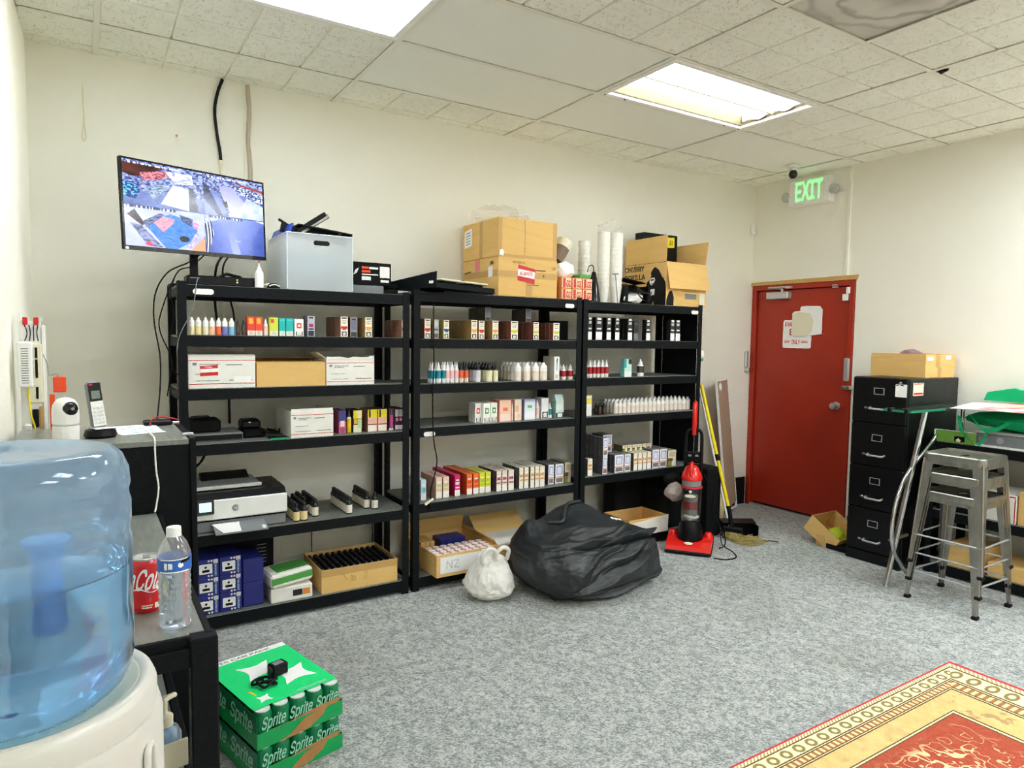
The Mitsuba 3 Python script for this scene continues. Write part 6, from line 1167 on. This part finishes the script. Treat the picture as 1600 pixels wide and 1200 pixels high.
vp('dust_cup', lathe([(.064, .20), (.064, .225), (.067, .235), (.073, .42), (.074, .46)], 32), 'vac_clear', smooth=True)
vp('inner_filter', lathe([(0, .22), (.045, .222), (.048, .40), (0, .402)], 24), M('dust_grey', '#8a8885', .8), smooth=40)
vp('inner_core', lathe([(0, .30), (.0485, .30), (.0485, .355), (0, .356)], 24), M('dull_red', '#9a3a40', .5), smooth=40)
vp('dust', crumple((0, -.005, .245), (.058, .058, .028), 6, .4, 3), 'white_matte')
vp('ring', lathe([(.070, .455), (.076, .456), (.0765, .468), (.071, .470)], 32), M('hot_pink', '#d8304e', .3), smooth=40)
vp('upper_filter', lathe([(0, .470), (.066, .471), (.068, .512), (0, .513)], 28), 'dust_grey', smooth=40)
vp('lid', lathe([(0, .512), (.073, .513), (.075, .53), (.066, .555), (.045, .60), (.030, .615), (0, .618)], 32), 'red_gloss', smooth=40)
vp('lid_handle', tube([(0, -.062, .545), (0, -.055, .60), (0, -.02, .632), (0, .03, .615)], .013, 10), 'red_gloss', smooth=True)
vp('cup_badge', plate(disc(.030, 18, 1.3, .4), (0, -.0742, .405), *FRONT, .002), 'cream')
vp('cup_dot', plate(disc(.010, 14), (0, -.0735, .437), *FRONT, .002), 'white')
vp('back_frame', [tube([(-.052, .085, .10), (-.056, .09, .40), (-.056, .10, .75), (-.052, .10, .83), (-.028, .10, .86), (.028, .10, .86), (.052, .10, .83), (.056, .10, .75), (.056, .09, .40), (.052, .085, .10)], .012, 8), box(-.05, .05, .075, .10, .10, .62, .01), box(-.05, .05, .085, .105, .62, .70, .006)], 'black', smooth=30)
for s in (-1, 1): vp('frame_bolt', box(s*.025-.012, s*.025+.012, .072, .076, .665, .680, .001), 'grey')
vp('grip', [tube([(0, .10, .82), (0, .09, .90), (0, .085, .98), (0, .10, 1.04), (0, .135, 1.05), (0, .15, 1.0), (0, .14, .93), (0, .11, .86)], .016, 10)], 'red_gloss', smooth=True)
put('cord', join([tube([(3.96, -.80, .55), (4.02, -.84, .40), (4.06, -.80, .28), (4.10, -.84, .16), (4.06, -.90, .05), (4.10, -.96, .006), (4.02, -1.06, .006), (3.92, -1.06, .006), (3.86, -1.0, .008)], .004, 6), tube([(4.0, -.80, .30), (4.07, -.82, .22), (4.13, -.86, .10), (4.16, -.84, .006), (4.08, -.86, .006)], .004, 6)]), 'black', label='black vacuum cord looping on the carpet right of the vacuum', cat='cable', smooth=True)
# bottom of the right rack
t, P = open_carton('cardboard_box', 3.50, 3.885, -.535, -.25, .0824, .205, 'cardboard', 'open white-fronted cardboard box under the right rack behind the vacuum')
P('front_label', [prism([(3.503, .084), (3.884, .084), (3.886, .210), (3.78, .200), (3.62, .186), (3.503, .182)], 'y', -.5375, -.5352)], 'carton_white')
put('black_case', box(3.89, 4.14, -.50, -.12, .0824, .40, .02), 'black_matte', label='black soft case filling the right end of the right rack bottom shelf', cat='case')
put('black_crate', box(3.62, 3.888, -.245, -.09, .0824, .49, .01), 'black_matte', label='black crate at the back of the right rack bottom shelf', cat='crate')
put('cloth_wad', crumple((3.90, -.575, .385), (.095, .075, .085), 41, .55, 4, 3), M('wad', '#b9aca4', .8), label='wad of grey and white rags hanging behind the vacuum', cat='rags', smooth=20)
put('dark_rag', crumple((3.90, -.545, .475), (.09, .05, .06), 43, .5, 4, 3), 'black_matte', label='dark rag above the grey wad behind the vacuum', cat='rags', smooth=30)
put('tall_black_case', box(4.215, 4.365, -.62, -.32, .0005, .535, .012), 'black_matte', label='tall narrow black case standing right of the right rack', cat='case')
t = thing('spray_can', 'small white item hooked on the outer side of the right rack', 'item')
put('body', mv(lathe([(0, -.03), (.022, -.028), (.026, 0), (.02, .03), (0, .034)], 18), 4.222, -.50, 1.40), 'white', t, smooth=True); put('lower', mv(lathe([(0, -.05), (.016, -.05), (.018, -.03), (0, -.03)], 14), 4.222, -.50, 1.40), 'leaf_green', t)
t = thing('framed_panel', 'tall brown panel with white edges leaning into the corner by the red door', 'panel')
FP = frame((4.84, -.285, .004), (.88, .47, 0), (-.12, .035, 1.0))
def fp(m): m = m.copy(); m.apply_transform(FP); return m
put('panel', fp(box(.012, .408, .06, 1.17, -.010, 0)), 'brown_panel', t)
put('edge', fp(join([box(0, .012, .06, 1.18, -.014, .004), box(.408, .42, .012, 1.18, -.014, .004), box(.012, .408, 1.17, 1.18, -.014, .004), prism([(0, .06), (.0, .048), (.42, .0), (.42, .012)], 'z', -.014, .004)])), 'white', t)
put('torn_paper', fp(plate([(0, 0), (.05, .03), (.11, 0), (.09, -.05), (.06, -.02), (.03, -.05)], (.07, 1.13, .0006), (1, 0, 0), (0, 1, 0), .001)), 'paper', t)
t = thing('broom', 'yellow-handled broom leaning between the right rack and the brown panel', 'broom')
a_, b_ = np.array([4.295, -.445, 1.165]), np.array([4.352, -.70, .25])
put('handle', rod(a_, b_, .0135, 12), 'yellow', t, smooth=40)
mid = a_+(b_-a_)*.58
put('joint', rod(mid, mid+(b_-a_)*.05, .016, 12), 'black', t, smooth=40)
put('white_pole', rod((4.36, -.36, 1.16), (4.46, -.64, .0135), .010, 12), 'white', label='thin white pole leaning beside the yellow broom', cat='pole', smooth=40)
t2 = t
put('ferrule', tube([b_, b_+(b_-a_)*.06, (4.358, -.735, .09)], .016, 10, False), 'black', t2)
put('bristle_block', mv(box(-.02, .02, -.075, .075, 0, .04, .008), 4.358, -.745, .055, rz=.5), 'black', t2)
BR = []
for k in range(150):
    bx_, by_ = 4.358+rng.uniform(-.035, .035), -.745+rng.uniform(-.06, .06)
    BR.append(rod((bx_, by_, .06), (bx_+rng.uniform(-.05, .02), by_+rng.uniform(-.05, .03), rng.uniform(.004, .03)), .0016, 4))
put('bristles', join(BR), 'straw', t2, knd='stuff', label='straw-coloured bristles')
t = thing('dustpan', 'black upright dustpan on the carpet near the red door', 'dustpan')
DP = mat4(4.47, -.70, .0005, -.55)
put('pan', join([box(-.13, .13, -.09, .05, 0, .004), box(-.13, -.126, -.09, .05, .004, .10), box(.126, .13, -.09, .05, .004, .10), box(-.13, .13, .046, .05, .004, .12), prism([(.05, .12), (.05, .124), (-.04, .112), (-.04, .108)], 'x', -.13, .13)]), 'black', t, at=DP)
put('lip', box(-.132, .132, -.10, -.09, 0, .006), 'straw', t, at=DP)
put('paper_sack', crumple((4.475, -.46, .135), (.105, .07, .175), 51, .22, 4, 2), M('sack', '#cdb68a', .85), label='crumpled tan paper sack between the black case and the dustpan', cat='sack', smooth=20)
put('cardboard_sheet', mv(box(-.11, .11, -.004, .004, 0, .64), 4.43, -.09, .0005, rx=-.06), 'cardboard', label='tan cardboard sheet leaning on the back wall right of the right rack', cat='cardboard')
BR = []
for k in range(420):
    a = rng.uniform(0, 6.28); r_ = .12*math.sqrt(rng.random()); cx_, cy_ = 4.40+r_*math.cos(a)*1.0, -.86+r_*math.sin(a)*.75
    d_ = rng.uniform(0, 6.28); l_ = rng.uniform(.02, .06); zt_ = .05*(1-(r_/.13)**2)*rng.random()+.002
    BR.append(rod((cx_, cy_, zt_), (cx_+l_*math.cos(d_), cy_+l_*math.sin(d_), max(.0015, zt_+rng.uniform(-.01, .012))), .0014, 4))
put('straw_bits', join(BR), 'straw', label='loose straw bits and broom straw on the carpet by the dustpan', cat='straw', knd='stuff')
put('twig', tube([(4.50, -.90, .012), (4.53, -.93, .010), (4.56, -.92, .006), (4.60, -.97, .004)], .004, 6), M('twig', '#5a3d2a', .8), label='dark reddish twig on the carpet beside the loose straw', cat='twig', smooth=True)
# crumbs on the carpet
for k, (x, y) in enumerate(((1.70, -.60), (2.26, -1.43), (2.21, -1.62), (3.15, -1.34), (3.72, -1.52), (2.70, -1.33), (2.0, -.95), (4.55, -1.18))):
    put('crumb', cbox((x, y, .004), (.008, .007, .006), .002), 'white', label=f"tiny white crumb on the grey carpet, {ORD(k+1)} of a scattered few", cat='crumb', group='white crumbs on the carpet')
# ------------------------------------------------------------------ right side: filing cabinet, glass table, stools, low rack
t = thing('filing_cabinet', 'black four-drawer filing cabinet right of the red door', 'filing cabinet')
fx, fy0, fy1, fz = 4.742, -1.412, -1.792, 1.277
put('body', box(fx+.018, 5.400, fy1, fy0, .0, fz, .006), 'cabinet_black', t)
put('plinth', box(fx+.004, fx+.018, fy1+.004, fy0-.004, .0, .07), 'cabinet_black', t)
for i in range(4):
    z0, z1 = .078+.2965*i, .078+.2965*(i+1)-.006
    if i == 3: z1 = fz-.004
    d = put('drawer', box(fx, fx+.018, fy1+.006, fy0-.006, z0, z1, .004), 'cabinet_black', t)
    yc = (fy0+fy1)/2
    lz = z1-.115 if i < 3 else 1.165
    put('label_holder', join([box(fx-.004, fx, yc-.035, yc+.035, lz-.004, lz), box(fx-.004, fx, yc-.035, yc+.035, lz+.038, lz+.042), box(fx-.004, fx, yc-.035, yc-.031, lz, lz+.038), box(fx-.004, fx, yc+.031, yc+.035, lz, lz+.038)]), 'steel', d)
    hz = lz-.095
    put('handle', join([tube([(fx, yc-.055, hz), (fx-.022, yc-.055, hz-.004), (fx-.026, yc-.045, hz-.006), (fx-.026, yc+.045, hz-.006), (fx-.022, yc+.055, hz-.004), (fx, yc+.055, hz)], .007, 8, False)]), 'steel', d, smooth=40)
    put('latch', box(fx-.012, fx, yc+.075, yc+.095, hz-.010, hz+.004, .003), 'chrome', d)
put('lock', mv(lathe([(0, 0), (.010, 0), (.010, .006), (0, .008)], 16), fx, fy1+.05, fz-.03, ry=-math.pi/2), 'chrome', t)
put('paper_label', plate(rrect(.075, .085, .004), (fx-.0006, fy1+.083, 1.155), *LEFTW, .0006), 'paper', t, label='white paper label')
put('paper_label_print', join([plate([(0, 0), (.02, 0), (.02, .006), (0, .006)], (fx-.0013, fy1+.08-.03*a, 1.230), *LEFTW, .0005) for a in range(2)]), 'black', t)
put('side_sticker', plate([(0, 0), (.13, 0), (.13, .085), (0, .085)], (4.80, fy1-.0004, 1.165), *FRONT), 'cream', t, label='white and red sticker on the cabinet side')
put('side_sticker_print', join([box(4.81, 4.92, fy1-.0018, fy1-.001, 1.172, 1.184), box(4.81, 4.92, fy1-.0018, fy1-.001, 1.24, 1.246)]), 'red', t)
# box on the filing cabinet
t = thing('cardboard_box', 'open tan cardboard box with cloth inside on top of the filing cabinet', 'box')
BA = mat4(5.035, -1.745, fz+.0005, math.radians(-5))      # nearest corner; x to the right and back, y to the left and back
put('body', join([box(0, .335, 0, .40, 0, .004), box(0, .335, 0, .004, .004, .16), box(0, .335, .396, .40, .004, .16), box(0, .004, .004, .396, .004, .16), box(.331, .335, .004, .396, .004, .16)]), 'cardboard', t, at=BA)
put('tape', join([box(.115, .165, -.0008, 0, .07, .16), box(.14, .18, -.0008, 0, .002, .07)]), 'tan', t, at=BA)
put('labels', join([box(.02, .085, -.0009, 0, .115, .142), box(.225, .285, -.0009, 0, .125, .150)]), 'paper', t, at=BA)
cw = crumple((0, 0, 0), (.12, .085, .045), 61, .55, 4, 4); cw.apply_transform(BA @ mat4(.15, .20, .150))
put('folded_cloth', cw, M('mauve', '#8a6a72', .85), label='mauve and pink cloth peeking out of the box on the filing cabinet', cat='cloth', smooth=25)
# box by the door with its wood block
t = thing('cardboard_box', 'tilted open cardboard tray with yellow-green item between door and filing cabinet', 'box')
TA = mat4(4.80, -1.11, .215, 0) @ trimesh.transformations.rotation_matrix(.55, [1, 0, 0])      # top left corner of the near face, y runs down towards the cabinet
def tp(kind, m, mt, **k):
    m = join(m) if isinstance(m, list) else m
    m = m.copy(); m.apply_transform(TA); return put(kind, m, mt, t, **k)
tp('body', [box(0, .30, -.265, 0, -.13, -.126), box(0, .004, -.265, 0, -.126, 0), box(.296, .30, -.265, 0, -.126, 0), box(.004, .296, -.004, 0, -.126, 0), box(.004, .296, -.265, -.261, -.126, 0)], 'cardboard')
m = crumple((0, 0, 0), (.09, .07, .06), 71, .25, 4, 1.6); m.apply_transform(TA @ mat4(.10, -.19, -.045)); put('green_bottle', m, M('yellow_green', '#b9cf2a', .5), label='yellow-green and white item inside the tilted cardboard tray', cat='item', smooth=30)
put('wood_block', box(4.80, 4.90, -1.225, -1.145, .0005, .088, .004), M('block', '#b5895a', .8), label='short tan wood block under the tilted cardboard tray', cat='block')
put('black_support', box(4.79, 5.1, -1.40, -1.235, .0005, .035, .003), 'black_matte', label='flat black slab on the carpet under the tilted cardboard tray', cat='slab')
# low rack along the right wall
t = thing('storage_rack', 'low black steel rack along the right wall behind the bar stools', 'shelf rack'); RACK['low'] = t
lx0, lx1, ly1, ly0 = 4.91, 5.375, -1.86, -3.08
for px, sx_ in ((lx0, 1), (lx1, -1)):
    for py, sy in ((ly1, -1), (ly0, 1)):
        put('post', join([box(px, px+sx_*.04, py, py+sy*.003, 0, .885), box(px, px+sx_*.003, py+sy*.003, py+sy*.04, 0, .885)]), 'rack_steel', t)
LZ = [.875, .425, .075]
for z in LZ:
    put('shelf_board', box(lx0+.006, lx1-.006, ly0+.006, ly1-.006, z-.014, z, .002), 'rack_board', t)
    for px in (lx0+.0035, lx1-.0095): put('beam', box(px, px+.006, ly0+.0035, ly1-.0035, z-.06, z-.002), 'rack_steel', t)
    for py in (ly1-.0095, ly0+.0035): put('side_beam', box(lx0+.0445, lx1-.0445, py, py+.006, z-.06, z-.015), 'rack_steel', t)
t = thing('metal_box', 'grey metal cash box on the low rack under the green bags', 'box')
put('body', box(4.945, 5.16, -2.60, -2.09, .876, .955, .008), 'grey', t); put('lid', prism([(-2.60, .956), (-2.09, .956), (-2.12, .972), (-2.57, .972)], 'x', 4.943, 5.162), M('lightgrey', '#a9aca9', .45), t)
put('keyhole_plate', plate(disc(.02, 14), (4.9445, -2.25, .92), *LEFTW), 'steel', t)
put('paper_stack', box(4.925, 4.944, -2.55, -2.12, .8755, .886), 'paper', label='thin stack of papers at the front edge of the low rack top', cat='paper')
put('crumpled_tissue', crumple((4.955, -2.03, .895), (.045, .04, .022), 81, .5, 3, 3), 'cream', label='crumpled cream tissue on the low rack top', cat='tissue')
t = thing('green_board', 'green printed board standing on the low rack corner', 'board')
put('board', mv(box(0, .004, -.24, 0, 0, .075, .001), 4.925, -1.885, .8755, rz=.0), M('grass_green', '#6f9a3c', .6), t)
put('edge', box(4.9235, 4.930, -1.8845, -1.878, .8755, .952), 'paper', t); put('top_edge', box(4.924, 4.930, -2.125, -1.885, .951, .954), 'paper', t)
put('printing', box(4.9240, 4.9252, -2.06, -2.0, .885, .92), 'black', t)
for k, (y0, y1, z1, mt, nm) in enumerate(((-2.36, -2.16, .60, 'carton_white', 'white box with red edge on the low rack middle shelf'), (-2.62, -2.37, .63, 'cardboard', 'tan cardboard box on the low rack middle shelf, right of the white box'))):
    t = thing('carton', nm, 'box'); put('body', box(4.935, 5.25, y0, y1, .4255, z1, .003), mt, t)
    if k == 0: put('red_edge', join([box(4.9344, 4.936, y0+.006, y1-.006, .585, .592), box(4.9344, 4.936, y0+.004, y0+.010, .43, .58)]), 'red', t)
t = thing('printed_crate', 'black crate with white lettering on the low rack middle shelf', 'crate')
put('body', box(4.955, 5.25, -2.145, -1.90, .4255, .765, .006), 'black_matte', t); put('lettering', text('S', .10, (4.9545, -1.93, .61), *LEFTW, bold=False), 'paper', t)
put('carton', box(4.925, 5.22, -2.20, -1.99, .0755, .225, .003), 'cardboard', label='tan cardboard carton on the low rack bottom shelf, left one', cat='box')
put('carton', box(4.925, 5.22, -2.62, -2.23, .0755, .165, .003), 'cardboard', label='flat tan cardboard carton on the low rack bottom shelf, right one', cat='box')
# green tote bags heaped on the low rack, poster above
t = thing('tote_bag', 'green cloth tote bag with dangling straps on the low rack', 'bag')
g = crumple((5.12, -2.38, 1.032), (.22, .46, .080), 91, .35, 5, 3); put('body', g, 'green_cloth', t, smooth=True)
def ribbon(P, w, d=(0, 1, 0)):
    P = spline(P, 6); d = np.array(d, float); V = np.vstack([np.stack([p-d*w/2, p+d*w/2]) for p in P]); F = []
    for i in range(len(P)-1): F += [[2*i, 2*i+1, 2*i+3], [2*i, 2*i+3, 2*i+2]]
    a = trimesh.Trimesh(V, F, process=False); b = trimesh.Trimesh(V+np.array([.002, .0005, .0]), np.array(F)[:, ::-1], process=False); return join([a, b])
put('strap', ribbon([(4.93, -2.02, 1.05), (4.90, -2.04, 1.0), (4.895, -2.07, .94), (4.895, -2.12, .895), (4.895, -2.16, .89)], .028, (.15, .9, .42)), 'green_cloth', t, smooth=True)
put('strap', ribbon([(4.93, -2.30, 1.06), (4.90, -2.26, 1.01), (4.895, -2.21, .99), (4.895, -2.18, .93), (4.895, -2.16, .885)], .028, (.1, .8, -.5)), 'green_cloth', t, smooth=True)
put('strap', ribbon([(4.92, -2.09, 1.06), (4.89, -2.13, 1.03), (4.885, -2.18, .985), (4.885, -2.25, .995), (4.90, -2.32, 1.05)], .026, (.1, .3, .9)), 'green_cloth', t, smooth=True)
t = thing('poster', 'pale poster sheet with pink printing lying over the green bags', 'poster')
pz = 1.118
pv = np.array([[4.80, -2.02, pz-.010], [4.79, -2.20, pz-.004], [4.775, -2.45, pz], [4.775, -2.95, pz], [5.36, -2.95, pz+.02], [5.36, -2.45, pz+.02], [5.36, -2.20, pz+.015], [5.30, -1.93, pz]])
pm = trimesh.Trimesh(np.vstack([pv, pv-[0, 0, .003]]), [[0, 1, 6], [0, 6, 7], [1, 2, 5], [1, 5, 6], [2, 3, 4], [2, 4, 5]] + [[a+8 for a in f[::-1]] for f in ([0, 1, 6], [0, 6, 7], [1, 2, 5], [1, 5, 6], [2, 3, 4], [2, 4, 5])] + [f for i in range(8) for f in ([i, i+8, (i+1) % 8+8], [i, (i+1) % 8+8, (i+1) % 8])], process=False)
def _poster(p, n, uv): return mix(lin('#dfd0d2'), mix(lin('#d2707e'), lin('#c8c49a'), smoothstep(.4, .6, noise(p.x*14, p.y*18, 3))), smoothstep(.25, .5, noise(p.x*22, p.y*9, 1)) * smoothstep(-2.08, -2.20, p.y))
M('poster', tex=proc(_poster), rough=.4); put('sheet', pm, 'poster', t)
t = thing('tote_bag', 'flat folded green bag standing against the right wall on the poster', 'bag')
put('body', prism([(-2.0, 0), (-2.02, .055), (-2.17, .090), (-2.20, .080), (-2.50, .075), (-2.55, 0)], 'x', 5.29, 5.33), 'green_cloth', t, at=mat4(0, 0, pz+.0205))
# glass bar table with chrome legs
t = thing('glass_table', 'narrow glass-topped bar table with chrome legs beside the filing cabinet', 'table')
put('top', box(4.375, 5.37, -2.005, -1.835, 1.094, 1.106, .002), 'glass_green', t)
put('green_edge', join([box(4.373, 4.78, -2.007, -2.0045, 1.092, 1.107), box(4.3715, 4.374, -2.005, -1.837, 1.092, 1.107)]), M('edge_green', '#2f7d5e', .15), t)
for y in (-1.99, -1.89): put('clip', box(4.36, 4.41, y, y+.02, 1.086, 1.116, .003), 'black', t)
put('leg', tube([(4.585, -1.985, 1.090), (4.385, -1.905, .012)], .013, 12, False), 'chrome', t, smooth=True)
put('leg', tube([(4.655, -1.945, 1.090), (4.425, -1.880, .012)], .013, 12, False), 'chrome', t, smooth=True)
put('curved_brace', tube([(4.80, -1.95, .925), (4.727, -1.95, .87), (4.526, -1.95, .745), (4.405, -1.945, .60), (4.363, -1.935, .405), (4.40, -1.93, .239), (4.49, -1.93, .137), (4.60, -1.925, .04)], .012, 10), 'chrome', t, smooth=True)
put('foot', join([mv(lathe([(0, 0), (.018, 0), (.016, .012), (0, .014)], 14), 4.383, -1.904, 0), mv(lathe([(0, 0), (.018, 0), (.016, .012), (0, .014)], 14), 4.423, -1.879, 0)]), 'chrome', t)
put('leg', rod((5.22, -1.91, .88), (5.22, -1.91, 1.092), .013, 12), 'chrome', t, smooth=True)
put('crossbar', rod((4.36+.04, -1.90, .29), (4.56, -1.925, .31), .012, 10), 'gunmetal', t, smooth=True)
# three nested metal stools
ST = None
for lev in range(3):
    t = thing('bar_stool', f"brushed metal bar stool, {['bottom', 'middle', 'top'][lev]} of three nested in a stack", 'bar stool', 'nested metal bar stools')
    if ST is None:
        h = .655; hs = .160
        seat = []
        outer = rrect(2*hs, 2*hs, .035, 5); outer = [(a-hs, b-hs) for a, b in outer]
        inner = [(a*.86, b*.86) for a, b in outer]; slot = disc(.035, 16, 1.0, .55)
        n = len(outer); ring = []
        prof = [(1.0, -.045), (1.02, -.02), (1.015, -.004), (.985, .002), (.95, .0), (.90, -.006), (.86, -.010)]
        V = []; F = []
        for s_, dz_ in prof:
            V += [(a*s_, b*s_, h+dz_) for a, b in outer]
        for i in range(len(prof)-1):
            for j in range(n):
                k = (j+1) % n; F += [[i*n+j, (i+1)*n+j, (i+1)*n+k], [i*n+j, (i+1)*n+k, i*n+k]]
        rim = trimesh.Trimesh(V, F, process=False); rim.invert() if rim.face_normals[0] @ np.array([1, 0, 0]) < 0 and rim.triangles_center[0][0] > .1 else None
        from shapely.geometry import Polygon
        pan = trimesh.creation.extrude_polygon(Polygon([(a, b) for a, b in [(x*.862, y*.862) for x, y in outer]], [slot]), .0015); pan.apply_translation([0, 0, h-.0115])
        def leg(sx_, sy_):
            tops = np.array([sx_*(hs-.004), sy_*(hs-.004), h-.03]); foot = np.array([sx_*.196, sy_*.196, .0])
            L = []
            for w0, w1, ax in ((.058, .021, 0), (.058, .021, 1)):
                d0 = np.zeros(3); d0[ax] = -(sx_ if ax == 0 else sy_)
                q = np.array([tops, tops+d0*w0, foot+d0*w1, foot]); nn = np.zeros(3); nn[1-ax] = -(sy_ if ax == 0 else sx_)*.002
                m = trimesh.convex.convex_hull(np.vstack([q, q+nn])); L.append(m)
            L.append(rod(tops+np.array([-sx_*.004, -sy_*.004, 0]), foot+np.array([-sx_*.004, -sy_*.004, 0]), .006, 8))
            rib_a = tops*.35+foot*.65; d = np.array([-sx_*.018, -sy_*.0, 0])
            return join(L)
        legs = [leg(a, b) for a, b in ((-1, -1), (1, -1), (1, 1), (-1, 1))]
        cp_ = lambda s_, z: np.array([s_[0]*.182, s_[1]*.182, z])
        rods = []
        C4 = [(-1, -1), (1, -1), (1, 1), (-1, 1)]
        for i in range(4):
            z = .17
            f_ = .160 + (.196-.160)*(1-z/.62)-.006
            rods.append(rod((C4[i][0]*f_, C4[i][1]*f_, z), (C4[(i+1) % 4][0]*f_, C4[(i+1) % 4][1]*f_, z), .0055, 8))
        skirt = join([box(-hs+.05, hs-.05, s_*hs-.001, s_*hs+.001, h-.06, h-.03) for s_ in (-1, 1)] + [box(s_*hs-.001, s_*hs+.001, -hs+.05, hs-.05, h-.06, h-.03) for s_ in (-1, 1)])
        feet = [mv(box(-.016, .016, -.016, .016, 0, .02, .004), c[0]*.185, c[1]*.185, 0) for c in C4]
        ribs = [rod(np.array([c[0]*.176, c[1]*.176, .50])+np.array([c[0]*.004, c[1]*.004, 0]), np.array([c[0]*.192, c[1]*.192, .14]), .009, 8) for c in C4]
        ST = dict(seat=shape(pan, 'gunmetal'), rim=shape(join([rim, skirt]), 'gunmetal', smooth=35), legs=[shape(l, 'gunmetal', smooth=35) for l in legs], rods=[shape(r, 'steel', smooth=40) for r in rods], feet=[shape(f, 'black') for f in feet])
    A6 = mat4(4.503, -2.256, .0005+.111*lev, .03*lev-.03)
    put('seat', ST['seat'], None, t, at=A6); put('seat_rim', ST['rim'], None, t, at=A6)
    for i in range(4): put('leg', ST['legs'][i], None, t, at=A6)
    for i in range(4): put('crossbar', ST['rods'][i], None, t, at=A6)
    for i in range(4): put('foot', ST['feet'][i], None, t, at=A6)
